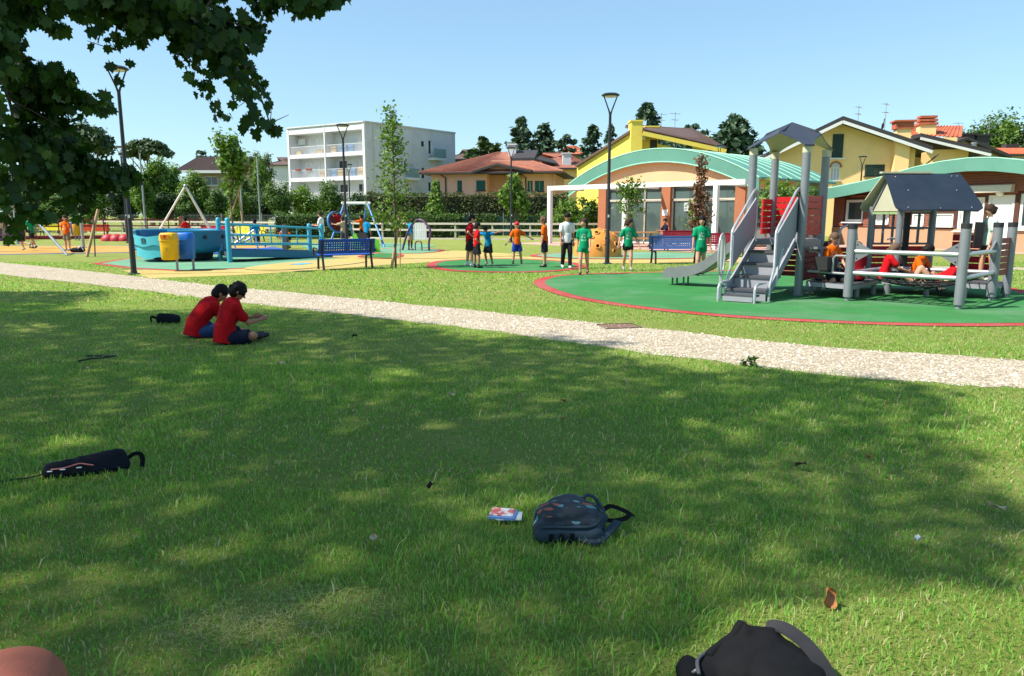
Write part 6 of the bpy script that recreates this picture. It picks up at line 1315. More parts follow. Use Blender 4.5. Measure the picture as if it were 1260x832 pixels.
q = at(8, 47); t = thing('purple_playhouse', 'low purple and red toy house behind the grey leaning pole', 'playhouse', q); mb = MB(); mb.box((0, 0, .45), (1.1, .8, .9)); mb.build('wall', mat('toy_purple', S(110, 40, 120, .8), .5), t); mb = MB(); mb.slab([(-.7, -.5, .9), (.7, -.5, .9), (.7, 0, 1.35), (-.7, 0, 1.35)], (0, 0, .06)); mb.slab([(-.7, .5, .9), (.7, .5, .9), (.7, 0, 1.35), (-.7, 0, 1.35)], (0, 0, .06)); mb.build('roof', M_DRED, t); mb = MB(); mb.box((0, -.41, .35), (.35, .03, .65)); mb.build('door', M_CAPB, t)
for px, m, lab in ((92, mat('far_bin_yellow', S(236, 170, 40, .8), .5), 'small yellow bin in front of the red walkway'), (88, mat('far_bin_blue', S(40, 110, 190, .8), .5), 'small blue bin beside the far yellow bin')): q = at(px, 48); t = thing('small_bin', lab, 'bin', q); mb = MB(); mb.lathe([(.2, .35), (.25, .4), (.27, 1.0), (.22, 1.12), (.02, 1.15)], 16); mb.build('body', m, t, 50); mb = MB(); mb.cyl((0, .2, 0), (0, .2, .9), .04, n=8); mb.build('post', M_STEEL, t)
# swing frame at the far left: one leaning leg shows below the leaves
a = G(83, 314.5); b = P(22, 246, a.y + 1.0); c = G(-20, 309); t = thing('swing_frame', 'grey steel swing frame at the ball court, one leg leaning across', 'swing', ((a.x + c.x) / 2, a.y, 0), 0, None, True)
for q in (a, c): mb = MB(); mb.cyl((q.x, q.y, 0), b, .055, n=10); mb.build('leg', M_GALV, t, 60)
mb = MB(); b2 = b + Vector((-2.6, 1.0, 0)); mb.cyl(b, b2, .06, n=10); mb.build('top_beam', M_GALV, t, 60); mb = MB(); mb.cyl((b2.x - .8, b2.y + 1.2, 0), b2, .055, n=10); mb.build('leg', M_GALV, t, 60)
a = G(107, 316); mb = MB(); mb.cyl((0, 0, 0), (.34, .5, 1.85), .06, n=8); tag(mb.build('wood_stake', STAKE, None, 60, (a.x, a.y, 0)), 'pale wooden stake leaning by the ball court', 'stake'); mb = MB(); mb.cyl((0, 0, 0), (.02, .1, 1.6), .025, n=7); tag(mb.build('thin_stake', BARK, None, 60, (a.x + .27, a.y + .1, 0)), 'thin dark stick beside the leaning pale stake', 'stake')
a = G(8, 303); mb = MB(); mb.rbox((0, 0, .75), (.2, .2, 1.5), .02); mb.box((0, 0, 1.53), (.14, .14, .06)); tag(mb.build('grey_post', mat('post_dull', S(110, 104, 100, .7), .8), None, None, (a.x, a.y, 0)), 'dull grey wooden post at the end of the ball court', 'post')

# ------------------------------------------------------------------ people
def clothmat(name, col, var=.12):
    return mat(name, col, .85, var, 5.0, .55, 14.0, spec=.15, dist=.02)
def printed(m, pale=(.55, .62, .58), sc=26.0, thr=.53):      # a faint drawing printed on the chest of a shirt
    t = m.node_tree; b = t.nodes['Principled BSDF']; old = b.inputs['Base Color'].links[0].from_socket; sx = nd(t, 'ShaderNodeSeparateXYZ'); t.links.new(coord(t), sx.inputs[0])
    def box(sock, lo, hi):
        a = nd(t, 'ShaderNodeMath', operation='GREATER_THAN'); a.inputs[1].default_value = lo; c = nd(t, 'ShaderNodeMath', operation='LESS_THAN'); c.inputs[1].default_value = hi; t.links.new(sock, a.inputs[0]); t.links.new(sock, c.inputs[0]); k = nd(t, 'ShaderNodeMath', operation='MULTIPLY'); t.links.new(a.outputs[0], k.inputs[0]); t.links.new(c.outputs[0], k.inputs[1]); return k.outputs[0]
    def mul(a, c): k = nd(t, 'ShaderNodeMath', operation='MULTIPLY'); t.links.new(a, k.inputs[0]); t.links.new(c, k.inputs[1]); return k.outputs[0]
    n = noise(t, sc, 2, .5); f = mul(mul(box(sx.outputs[0], -.075, .075), box(sx.outputs[1], .03, 1)), mul(box(sx.outputs[2], .14, .34), box(n.outputs[0], thr, thr + .07))); t.links.new(mix(t, f, old, pale), b.inputs['Base Color']); return m
SKIN = {'light': mat('skin_light', S(214, 160, 130, .8), .55, .08, 6.0), 'mid': mat('skin_mid', S(186, 128, 98, .8), .55, .08, 6.0), 'dark': mat('skin_dark', S(84, 54, 40, .8), .55, .08, 6.0)}
M_EYE = mat('eye_dark', (.02, .015, .012), .3); M_LIP = mat('lip', S(150, 70, 66, .8), .5)
HAIR = {k: mat('hair_' + k, c, .7, .3, 30.0, .6, 60.0, spec=.15) for k, c in (('black', (.012, .010, .010)), ('brown', (.045, .026, .016)), ('lightbrown', (.12, .075, .045)))}
def ecyl(mb, a, b, ra, rb, right, flat, n=18):
    a, b = Vector(a), Vector(b); t = (b - a).normalized(); x = Vector(right) - t * Vector(right).dot(t); x.normalize(); y = t.cross(x); V = [p + x * r * math.cos(g) + y * r * flat * math.sin(g) for p, r in ((a, ra), (b, rb)) for g in [2 * math.pi * j / n for j in range(n)]]
    mb.add(V, [tuple(range(n - 1, -1, -1)), tuple(range(n, 2 * n))] + [(j, (j + 1) % n, n + (j + 1) % n, n + j) for j in range(n)])
def remesh(mb, vox, name, mats, sm=2):
    me = mb.mesh(name + '_src', mats); o = bpy.data.objects.new('tmp', me); COL.objects.link(o)
    m = o.modifiers.new('r', 'REMESH'); m.mode = 'VOXEL'; m.voxel_size = vox; m.use_smooth_shade = True
    if sm: s = o.modifiers.new('s', 'SMOOTH'); s.iterations = sm; s.factor = .5
    dg = bpy.context.evaluated_depsgraph_get(); r = bpy.data.meshes.new_from_object(o.evaluated_get(dg)); r.name = name
    bpy.data.objects.remove(o); bpy.data.meshes.remove(me)
    r.materials.clear()
    for q in (mats if isinstance(mats, (list, tuple)) else [mats]): r.materials.append(q)
    r.polygons.foreach_set('use_smooth', [True] * len(r.polygons)); r.polygons.foreach_set('material_index', [0] * len(r.polygons)); return r
def joinmesh(me, mb, name):        # append extra faces (fingers, eyes) to a remeshed body
    import bmesh
    bm = bmesh.new(); bm.from_mesh(me); vs = [bm.verts.new(v) for v in mb.V]
    for f, m in zip(mb.F, mb.M):
        try: q = bm.faces.new([vs[i] for i in f]); q.material_index = m; q.smooth = True
        except ValueError: pass
    bm.to_mesh(me); bm.free(); return me
def V3(*a): return Vector(a[0] if len(a) == 1 else a)
STAND = dict(R=((.14, .0, -1), (.04, .18, -1)), L=((.14, .0, -1), (.04, .18, -1)), lR=((.05, .02, -1), (.0, -.03, -1)), lL=((.05, .0, -1), (.0, -.03, -1)))
WALK = dict(R=((.12, -.25, -1), (.04, .05, -1)), L=((.12, .28, -1), (.0, .55, -1)), lR=((.03, .30, -1), (.0, -.02, -1)), lL=((.03, -.18, -1), (.0, -.55, -1)))
WALK2 = dict(R=((.14, .2, -1), (.0, .4, -1)), L=((.16, -.2, -1), (.02, .02, -1)), lL=((.02, .26, -1), (.0, .0, -1)), lR=((.03, -.14, -1), (.0, -.5, -1)))
RUN = dict(R=((.1, -.7, -.8), (.0, .6, -.5)), L=((.1, .6, -.8), (-.1, .9, .2)), lR=((.03, .7, -1), (.0, -.5, -1)), lL=((.03, -.4, -1), (.0, -1, -.25)), lean=((0, .12, 1), (0, .2, 1)))
def person(label, loc, heading, H, shirt, legs, pose, hair=('black', 'short'), shoe=(.6, .6, .6), skin='light', vox=.018, pelvis=None, sock=None, group='children in the park', name='person', cap=None, arms_long=False, bulk=1.0):
    h = H; X = Vector((1, 0, 0)); ln = pose.get('lean', ((0, .02, 1), (0, .05, 1))); t0, t1 = V3(ln[0]).normalized(), V3(ln[1]).normalized(); tw = pose.get('twist', 0.0); rx = Vector((math.cos(tw), math.sin(tw), 0))
    p0 = Vector((0, 0, 0)); wa = p0 + t0 * .11 * h; nb = wa + t1 * .20 * h; yaw, pit = pose.get('head', (0.0, 0.0)); hf = Vector((-math.sin(yaw) * math.cos(pit), math.cos(yaw) * math.cos(pit), -math.sin(pit))); hr = hf.cross(Vector((0, 0, 1))).normalized(); hu = hr.cross(hf)
    hu_n = (t1 * .75 + hu * .5).normalized(); hc = nb + hu_n * .105 * h; body = MB()
    fl = t1.cross(rx)
    body.cap(p0 + t0 * .01 * h, wa, .074 * h, .066 * h, 14, X, .72); body.cap(wa, nb - t1 * .055 * h, .066 * h, .082 * h, 14, rx, .62); body.cap(nb - t1 * .04 * h - rx * .075 * h, nb - t1 * .04 * h + rx * .075 * h, .036 * h, .036 * h); body.cap(nb - t1 * .02 * h, hc, .030 * h, .028 * h)
    Rh = Matrix((hr, hf, hu)).transposed(); kk = 1.08 if H < 1.6 else 1.0
    body.ell(hc + hu * .012 * h, (.054 * h * kk, .062 * h * kk, .066 * h * kk), 14, 10, 0, Rh); body.ell(hc + hf * .016 * h - hu * .028 * h, (.040 * h, .044 * h, .044 * h), 12, 8, 0, Rh); body.cap(hc + hf * .058 * h * kk - hu * .004 * h, hc + hf * .070 * h * kk - hu * .016 * h, .007 * h, .010 * h, 8)
    for s in (-1, 1): body.ell(hc + hr * s * .056 * h * kk - hf * .004 * h, (.006 * h, .013 * h, .019 * h), 8, 6, 0, Rh)
    sh = MB(); sho = MB(); extra = MB(); ankles = []; shoes = []; socks = MB()
    ez = .014 * h
    # shirt trunk
    bk = bulk * h; ecyl(sh, p0 - t0 * .052 * h, wa, .096 * bk, .086 * bk, X, .84); sh.cap(wa - t0 * .01 * h, nb - t1 * .055 * h, .086 * bk, .096 * bk, 16, rx, .70 * (.5 + .5 * bulk)); sh.cap(nb - t1 * .040 * h - rx * .078 * bk, nb - t1 * .040 * h + rx * .078 * bk, .046 * bk, .046 * bk); sh.cap(nb - t1 * .05 * h, nb - t1 * .012 * h, .06 * h, .040 * h)
    for s, key in ((1, 'R'), (-1, 'L')):
        ud, fd = V3(pose[key][0]), V3(pose[key][1]); ud.x *= s; fd.x *= s; ud.normalize(); fd.normalize(); so_ = nb - t1 * .042 * h + rx * s * .098 * h; el = so_ + ud * .165 * h; wr = el + fd * .135 * h
        body.cap(so_, el, .030 * h, .023 * h); body.cap(el, wr, .0235 * h, .0155 * h); sl = .62 if not arms_long else 1.0; sh.cap(so_, so_.lerp(el, sl), .041 * h, .045 * h if not arms_long else .036 * h)
        if arms_long: sh.cap(el, el.lerp(wr, .92), .036 * h, .026 * h)
        side = ud.cross(fd); side = (side.normalized() if side.length > .05 else X.copy()); hd = pose.get('hand' + key); hd = V3((hd[0] * s, hd[1], hd[2])).normalized() if hd else fd; pal = wr + hd * .045 * h
        pn = hd.cross(Vector((0, 1, 0)) if abs(hd.y) < .8 else Vector((1, 0, 0))).normalized(); body.cap(wr, pal, .014 * h, .021 * h, 10, pn, .55)
        tgt = body if vox < .012 else extra; curl = hd.cross(pn).normalized() * (.35 if s > 0 else -.35)
        for i, L in enumerate((.043, .050, .046, .036)):
            b = pal + pn * (-.0155 + .0103 * i) * h + hd * .004 * h; m_ = b + hd * L * .55 * h + curl * .10 * L * h; e = m_ + (hd + curl * 1.2).normalized() * L * .5 * h; r_ = .0052 * h
            if tgt is extra: tgt.tube([b - hd * .012 * h, m_, e], [r_, r_ * .95, r_ * .7], 5)
            else: tgt.cap(b - hd * .01 * h, m_, r_ * 1.15, r_ * 1.1, 7); tgt.cap(m_, e, r_ * 1.1, r_, 7)
        th = wr + hd * .018 * h - pn * .016 * h; tm = th + (hd - pn * .8).normalized() * .028 * h
        if tgt is extra: tgt.tube([th, tm, tm + hd * .018 * h], [.0062 * h, .0058 * h, .004 * h], 5)
        else: tgt.cap(th, tm, .007 * h, .0065 * h, 7); tgt.cap(tm, tm + hd * .018 * h, .0065 * h, .0055 * h, 7)
    kind, lcol = legs
    for s, key in ((1, 'lR'), (-1, 'lL')):
        td, sd = V3(pose[key][0]), V3(pose[key][1]); td.x *= s; sd.x *= s; td.normalize(); sd.normalize(); hp = p0 + X * s * .048 * h - t0 * .015 * h; kn = hp + td * .235 * h; an = kn + sd * .225 * h
        body.cap(hp, kn, .050 * h, .036 * h); body.cap(kn, kn.lerp(an, .35), .036 * h, .035 * h); body.cap(kn.lerp(an, .35), an, .035 * h, .021 * h)
        ff = pose.get('foot' + key[1]); ff = V3((ff[0] * s, ff[1], ff[2])) if ff else (Vector((0, 1, 0)) if abs(sd.y) < .75 else (Vector((0, .6, -.8)) if sd.y < 0 else Vector((0, .5, .85)))); ff = (ff - sd * ff.dot(sd) * .75).normalized(); sole = sd.normalized()
        heel = an + sole * .022 * h - ff * .020 * h; toe = an + sole * .026 * h + ff * .085 * h; sm_ = MB(); sm_.cap(heel, toe, .027 * h, .024 * h, 12, ff.cross(sole), .85); sm_.cap(an - sole * .01 * h, heel.lerp(toe, .3), .026 * h, .028 * h); shoes.append(sm_); ankles.append(min(heel.z - .022 * h, toe.z - .020 * h)); body.cap(an, toe.lerp(heel, .2), .020 * h, .018 * h)
        if sock is not None: socks.cap(an - sd * .045 * h, an, .0255 * h, .025 * h)
        if kind == 'shorts': sho.cap(hp, hp.lerp(kn, .5), .060 * h, .060 * h); ecyl(sho, hp.lerp(kn, .3), hp.lerp(kn, .86), .060 * h, .066 * h, X, 1.0)
        elif kind == 'hot': sho.cap(hp, hp.lerp(kn, .30), .058 * h, .060 * h)
        elif kind == 'long': sho.cap(hp, kn, .058 * h, .046 * h); sho.cap(kn, kn.lerp(an, .95), .045 * h, .036 * h)
    sho.cap(p0 + t0 * .045 * h, p0 - t0 * .005 * h, .078 * h, .080 * h, 16, X, .80)
    zmin = min(ankles) if pelvis is None else -pelvis
    # face
    for s in (-1, 1): extra.ell(hc + hf * .0605 * h * kk + hr * s * .022 * h + hu * .010 * h, (.0075 * h, .004 * h, .0045 * h), 8, 5, 1, Rh)
    extra.ell(hc + hf * .059 * h - hu * .036 * h, (.014 * h, .005 * h, .0035 * h), 8, 5, 2, Rh)
    t = thing(name, label, 'person', loc, math.radians(heading), group); off = Vector((0, 0, -zmin))
    def put(me, nm): o = mobj(nm, me, t, off); return o
    put(joinmesh(remesh(body, vox, 'body', [SKIN[skin], M_EYE, M_LIP]), extra, 'body'), 'body'); put(remesh(sh, vox, 'shirt', shirt), 'shirt'); put(remesh(sho, vox, 'shorts', lcol), 'trousers' if kind == 'long' else 'shorts')
    for m_ in shoes: put(remesh(m_, vox * .8, 'shoe', shoe), 'shoe')
    if sock is not None: put(remesh(socks, vox, 'socks', sock), 'socks')
    hc2 = hc + hu * .012 * h; hm = MB(); hcol, style = hair; k2 = h * kk
    if style != 'none':
        hm.ell(hc2 + hu * .016 * k2 - hf * .005 * k2, (.062 * k2, .065 * k2, .064 * k2), 14, 10, 0, Rh); hm.ell(hc2 - hf * .022 * k2 - hu * .018 * k2, (.060 * k2, .050 * k2, .054 * k2), 12, 8, 0, Rh)
        if style in ('mop',):
            rr = random.Random(int(H * 1000)); 
            for i in range(26): a, e = rr.uniform(0, 6.28), rr.uniform(-.35, 1.3); q = hc2 + hu * .004 * k2 - hf * .008 * k2 + (hr * math.cos(a) * math.cos(e) * .058 + hf * math.sin(a) * math.cos(e) * .060 + hu * math.sin(e) * .062) * k2; hm.ell(q, (.018 * k2, .018 * k2, .018 * k2), 8, 6)
        if style in ('pony', 'long', 'bun'):
            for sd_ in (-1, 1): hm.ell(hc2 + hr * sd_ * .044 * k2 - hf * .012 * k2 - hu * (.012 if style != 'long' else .03) * k2, (.020 * k2, .036 * k2, (.040 if style != 'long' else .065) * k2), 10, 8, 0, Rh)
        if style == 'pony': hm.cap(hc2 - hf * .066 * k2 + hu * .02 * k2, hc2 - hf * .085 * k2 - hu * .10 * k2, .020 * k2, .010 * k2)
        if style == 'long': hm.cap(hc2 - hf * .03 * k2, hc2 - hf * .045 * k2 - hu * .14 * k2 + hr * -.03 * k2, .050 * k2, .022 * k2, 12, hr, .6)
        if style == 'bun': hm.ell(hc2 - hf * .074 * k2 - hu * .004 * k2, (.026 * k2, .024 * k2, .026 * k2), 10, 8, 0, Rh)
        put(remesh(hm, min(vox, .012), 'hair', HAIR[hcol], 1), 'hair')
    if cap: 
        cm = MB(); cm.ell(hc2 + hu * .022 * k2, (.063 * k2, .068 * k2, .058 * k2), 14, 10, 0, Rh); cm.cap(hc2 + hf * .05 * k2 + hu * .02 * k2, hc2 + hf * .10 * k2 + hu * .012 * k2, .040 * k2, .030 * k2, 12, hr, .2); put(remesh(cm, min(vox, .012), 'cap', cap, 1), 'cap')
    return t
RED = clothmat('shirt_red', S(206, 20, 30, .75)); DRED2 = clothmat('shirt_dark_red', S(140, 16, 30, .75)); BLU = clothmat('shirt_blue', S(20, 150, 208, .75)); ORA = clothmat('shirt_orange', S(242, 104, 14, .8)); GRE = clothmat('shirt_green', S(14, 158, 110, .75)); WHT = clothmat('shirt_white', S(228, 230, 234, .85)); MNT = clothmat('shirt_mint', S(196, 228, 206, .85)); NAV = clothmat('shirt_navy', S(30, 34, 56, .7)); BK = clothmat('cloth_black', (.016, .017, .02)); DKB = clothmat('cloth_dark_blue', S(30, 38, 62, .7)); BGE = clothmat('cloth_beige', S(196, 170, 138, .8)); JEAN = clothmat('cloth_jeans', S(50, 78, 128, .7)); OLV = clothmat('cloth_olive', S(128, 122, 98, .75)); CBL = clothmat('cloth_cobalt', S(40, 70, 170, .75)); GRY = clothmat('cloth_grey', S(80, 76, 84, .7))
printed(GRE); printed(ORA, (.75, .6, .45)); printed(WHT, (.3, .33, .38)); printed(MNT, (.6, .25, .3), 14.0, .56)
SW = mat('shoe_white', (.62, .62, .62), .6); SB = mat('shoe_black', (.02, .02, .022), .6); SG = mat('shoe_grey', (.25, .25, .26), .6)
def at_g(px, py): p = G(px, py); return (p.x, p.y, .02)
def pose(b=STAND, **k): d = dict(b); d.update(k); return d
person('tall boy in red shirt and black shorts with hands on hips at the round pad', at_g(578, 328.5), -80, 1.60, RED, ('shorts', BK), pose(R=((.75, -.55, -.9), (-.6, .55, -.45)), L=((.7, -.5, -.9), (-.6, .6, -.4)), head=(0, .45), lean=((0, .0, 1), (0, .12, 1)), lR=((.05, .15, -1), (0, .0, -1)), lL=((.05, -.1, -1), (0, -.1, -1))), ('black', 'short'), SW, sock=WHT)
person('smaller boy in red shirt with bent arms standing before the tall boy in red', at_g(587, 330.5), -75, 1.37, RED, ('shorts', BK), pose(R=((.3, -.35, -.9), (-.3, .75, -.6)), L=((.25, -.2, -1), (-.2, .8, -.6)), head=(0, .15), lR=((.12, .12, -1), (.05, -.05, -1)), lL=((.12, -.12, -1), (.05, -.05, -1))), ('black', 'short'), SB, 'mid', sock=BK)
person('boy in blue shirt bending with arms stretched out on the round pad', at_g(601, 327), 150, 1.28, BLU, ('shorts', BK), pose(R=((1, .1, .05), (1, .2, .1)), L=((1, .1, .2), (1, .25, .2)), lean=((0, .12, 1), (0, .35, 1)), head=(0, .7), lR=((.04, .3, -1), (0, -.35, -1)), lL=((.04, -.05, -1), (0, -.4, -1))), ('black', 'short'), SG, 'mid')
person('boy in orange shirt and red cap seen from behind with one arm out', at_g(636, 325.5), 8, 1.36, ORA, ('shorts', CBL), pose(R=((.8, .1, -.62), (.85, .2, -.42)), L=((.42, -.1, -.9), (.45, .2, -.8)), lR=((.17, .0, -1), (.12, .0, -1)), lL=((.12, .0, -1), (.08, .0, -1))), ('brown', 'none'), SB, 'light', cap=mat('cap_red', S(206, 30, 48, .8), .7), sock=BK)
person('boy in orange shirt standing in profile at the edge of the round pad', at_g(670, 329.5), 78, 1.53, ORA, ('shorts', DKB), pose(R=((.08, .05, -1), (0, .2, -1)), L=((.08, .05, -1), (0, .2, -1)), head=(0, .35)), ('lightbrown', 'mop'), SB, 'light')
person('young man in white shirt and black trousers walking past the dome', at_g(697, 331), 186, 1.66, WHT, ('long', BK), pose(WALK2, head=(.0, .4)), ('black', 'short'), SW, 'mid', group='people in the park')
person('girl in green shirt and green shorts walking between the dome and the man in white', at_g(718, 338.5), 168, 1.50, GRE, ('hot', GRE), pose(WALK, head=(-.5, .0)), ('brown', 'pony'), SB, 'light')
person('girl in green shirt walking with head turned aside near the lamp', at_g(772, 333.5), 185, 1.48, GRE, ('hot', BK), pose(WALK2, R=((.45, .0, -1), (.25, .3, -.8)), L=((.4, .0, -1), (.3, .25, -.9)), head=(1.2, .1)), ('brown', 'pony'), SG, 'light')
person('girl in green shirt with dark hair striding barefoot by the slide', at_g(861, 339.5), 172, 1.57, GRE, ('hot', GRE), pose(WALK, R=((.2, .1, -1), (.1, .25, -1)), L=((.25, -.1, -1), (.2, .1, -1)), head=(-.15, .15)), ('black', 'long'), mat('shoe_sand', S(196, 150, 126, .8), .6), 'light')
person('man in navy shirt sitting at the picnic table', (P(820, 264, 38.0).x, 37.8, 0), 105, 1.72, NAV, ('long', JEAN), pose(R=((.15, .55, -.8), (-.5, .85, .1)), L=((.15, .55, -.8), (-.5, .85, .1)), lR=((.1, 1, -.05), (0, .1, -1)), lL=((.1, 1, -.05), (0, .1, -1)), lean=((0, .1, 1), (0, .2, 1)), head=(.9, .1)), ('black', 'short'), SB, 'mid', pelvis=.60, group='people in the park')
# on the play structure
person('girl in mint shirt with hair bun standing on the deck by the net posts', (9.62, 15.02, .33), 88, 1.48, MNT, ('hot', GRY), pose(R=((.08, .05, -1), (0, .15, -1)), L=((.08, .1, -1), (0, .25, -1)), head=(0, .35), lR=((.04, .18, -1), (0, .0, -1)), lL=((.04, -.1, -1), (0, -.15, -1))), ('brown', 'bun'), SW, 'light', vox=.016)
person('boy in orange shirt kneeling at the play tray', (6.42, 14.95, .33), 200, 1.42, ORA, ('shorts', DKB), pose(R=((.3, .35, -.9), (-.4, .8, -.4)), L=((.3, .3, -.9), (-.4, .8, -.5)), lR=((.18, .75, -.65), (.0, -1, -.08)), lL=((.18, .75, -.65), (.0, -1, -.08)), head=(.3, .35), footR=(0, -1, 0), footL=(0, -1, 0)), ('lightbrown', 'short'), SB, 'light', vox=.014, pelvis=.25)
person('boy in orange shirt sitting knees up inside the rope net', (7.98, 14.7, .34), 215, 1.40, ORA, ('shorts', GRY), pose(R=((.2, .5, -.85), (-.2, .8, -.5)), L=((.5, .2, -.9), (.0, .4, -.9)), lR=((.25, .85, .55), (.1, .35, -1)), lL=((.35, .9, .3), (.0, .4, -.9)), lean=((0, .2, 1), (0, .45, 1)), head=(.2, .8)), ('black', 'mop'), SB, 'mid', vox=.014, pelvis=.09)
person('girl in red shirt sitting in the rope net by the house post', (7.35, 14.62, .36), -100, 1.34, RED, ('shorts', BK), pose(R=((.2, .6, -.8), (-.2, .9, -.3)), L=((.2, .6, -.8), (-.2, .9, -.3)), lR=((.2, 1, .15), (.1, .8, -.5)), lL=((.2, 1, .15), (.1, .8, -.5)), lean=((0, .1, 1), (0, .3, 1)), head=(0, .6)), ('lightbrown', 'long'), SB, 'light', vox=.014, pelvis=.09)
person('child in red shirt lying back in the rope net with knees raised', (7.95, 13.95, .32), 62, 1.36, RED, ('hot', BK), pose(R=((.4, .3, -.6), (-.3, .8, .2)), L=((.4, .3, -.6), (-.3, .8, .2)), lR=((.12, .75, .75), (.05, .35, -1)), lL=((.12, .65, .85), (.05, .45, -1)), lean=((0, -.8, .35), (0, -.85, .62)), head=(0, -.1)), ('black', 'short'), SB, 'light', vox=.014, pelvis=.10)
person('child in dark red shirt sitting with back turned on the low deck', (6.95, 14.85, .33), 10, 1.38, DRED2, ('shorts', BK), pose(R=((.2, .4, -.9), (-.2, .9, -.3)), L=((.2, .4, -.9), (-.2, .9, -.3)), lR=((.3, 1, .0), (-.3, .8, -.3)), lL=((.3, 1, .0), (-.3, .8, -.3)), lean=((0, .05, 1), (0, .2, 1)), head=(0, .4)), ('brown', 'mop'), SB, 'mid', vox=.014, pelvis=.10)
person('child in blue shirt crouching between the orange and dark red shirts', (6.68, 15.25, .33), 100, 1.30, BLU, ('shorts', DKB), pose(R=((.2, .5, -.8), (-.2, .9, -.3)), L=((.2, .5, -.8), (-.2, .9, -.3)), lR=((.2, .9, .1), (0, -.4, -1)), lL=((.2, .9, .1), (0, -.4, -1)), lean=((0, .3, 1), (0, .5, 1)), head=(0, .5)), ('brown', 'mop'), SB, 'light', vox=.016, pelvis=.16)
# far children
F2 = .022
person('child in green shirt walking on the ball court under the hanging leaves', at_g(41, 306.5), 80, 1.62, GRE, ('shorts', BK), pose(WALK), ('brown', 'short'), SB, 'mid', F2, sock=WHT)
person('child in grey shirt and black shorts striding beside the green one', at_g(29, 309), 75, 1.55, GRY, ('shorts', BK), pose(RUN, R=WALK['R'], L=WALK['L']), ('black', 'short'), SG, 'light', F2)
person('child in orange shirt and olive shorts standing on the ball court', at_g(84, 309), 170, 1.56, ORA, ('shorts', OLV), pose(R=((.35, .0, -1), (.15, .2, -1)), L=((.35, .0, -1), (.15, .2, -1))), ('brown', 'short'), SG, 'light', F2)
person('boy in red shirt running behind the spinner boat', at_g(231.5, 303), 70, 1.55, RED, ('shorts', BK), pose(RUN, R=((.2, -.5, -.9), (0, .7, -.4))), ('black', 'short'), SB, 'mid', F2)
person('boy in blue shirt running behind the ramp rail', at_g(317, 308), 78, 1.48, BLU, ('shorts', DKB), RUN, ('black', 'short'), SB, 'light', F2)
person('child in orange shirt bending down by the square post', at_g(356, 306), 90, 1.30, ORA, ('shorts', BK), pose(lean=((0, .9, .5), (0, 1, .1)), R=((.1, .5, -1), (0, .2, -1)), L=((.1, .5, -1), (0, .2, -1)), head=(0, 1.0)), ('brown', 'short'), SB, 'light', F2)
person('woman in white shirt standing behind the ramp posts', at_g(397, 307.5), 80, 1.75, WHT, ('long', GRY), pose(R=((.15, .2, -1), (-.2, .9, .1)), L=((.15, .2, -1), (-.2, .9, .1)), head=(0, .3)), ('brown', 'bun'), SG, 'light', F2, group='people in the park')
person('child in orange shirt pushing at the basket swing frame', at_g(446, 302), 70, 1.62, ORA, ('shorts', BK), pose(R=((.2, .9, -.1), (.0, 1, .1)), L=((.2, .9, -.1), (.0, 1, .1))), ('black', 'short'), SB, 'mid', F2)
person('child in blue shirt standing under the right swing leg', at_g(452, 304.5), -20, 1.48, BLU, ('shorts', BK), STAND, ('black', 'short'), SG, 'light', F2)
person('boy in blue shirt and beige shorts playing at the chime arch', at_g(505, 308.5), -40, 1.47, BLU, ('shorts', BGE), pose(R=((.15, .7, -.6), (.1, .9, .2)), L=((.15, .6, -.8), (.1, .9, -.1)), lean=((0, .05, 1), (0, .25, 1)), head=(0, .5)), ('black', 'short'), SG, 'dark', F2)
person('child standing behind the round basket seat', at_g(423, 305), 60, 1.50, BGE, ('shorts', GRY), pose(R=((.2, .9, -.2), (.0, 1, .1)), L=((.2, .9, -.2), (.0, 1, .1))), ('brown', 'short'), SG, 'light', F2)
kk_ = P(416, 268, 38.5); person('child in red shirt riding in the round basket seat', (kk_.x, 38.6, .92), -115, 1.25, RED, ('shorts', BK), pose(R=((.9, .2, .1), (.6, .2, .7)), L=((.9, .2, .1), (.6, .2, .7)), lR=((.1, 1, .3), (0, .9, -.4)), lL=((.1, 1, .3), (0, .9, -.4)), lean=((0, -.4, 1), (0, -.3, 1))), ('brown', 'short'), SB, 'light', F2, pelvis=.3)
# two boys sitting in the shade
g1, g2 = G(241, 415), G(277, 423)
person('boy in red shirt hunched far forward on the grass beside the dark bag', (g1.x, g1.y, .0), -48, 1.48, RED, ('shorts', JEAN), pose(R=((.15, .75, -.65), (-.25, .95, -.15)), L=((.15, .7, -.7), (-.25, .95, -.1)), lR=((.55, .9, .10), (-.75, .35, -.12)), lL=((.55, .9, .10), (-.75, .4, -.12)), lean=((0, .25, 1), (0, .85, .8)), head=(-.25, .65)), ('black', 'short'), SB, 'mid', .010, pelvis=.095, bulk=1.22, group='boys sitting in the shade')
b2 = person('boy in red shirt with mop of dark hair sitting cross-legged holding a phone', (g2.x, g2.y, .0), -46, 1.46, RED, ('shorts', DKB), pose(R=((.18, .55, -.85), (-.25, 1, .12)), L=((.15, .6, -.8), (-.3, 1, .1)), lR=((.75, .85, .12), (-.80, .35, -.10)), lL=((.6, .95, .12), (-.75, .35, -.12)), lean=((0, .10, 1), (0, .45, 1)), head=(-.35, .55)), ('black', 'mop'), SB, 'mid', .010, pelvis=.095, bulk=1.2, group='boys sitting in the shade')
ph = Vector((g2.x, g2.y, 0)) + Vector((math.sin(math.radians(46)), math.cos(math.radians(46)), 0)) * .50; mb = MB(); mb.rbox((0, 0, 0), (.075, .15, .012), .004); o = mb.build('phone', mat('phone_pale', (.5, .53, .55), .3), None, None, (ph.x, ph.y, .275)); o.rotation_euler = (math.radians(35), 0, math.radians(-46)); tag(o, 'pale phone held in the hands of the mop-haired boy', 'phone')

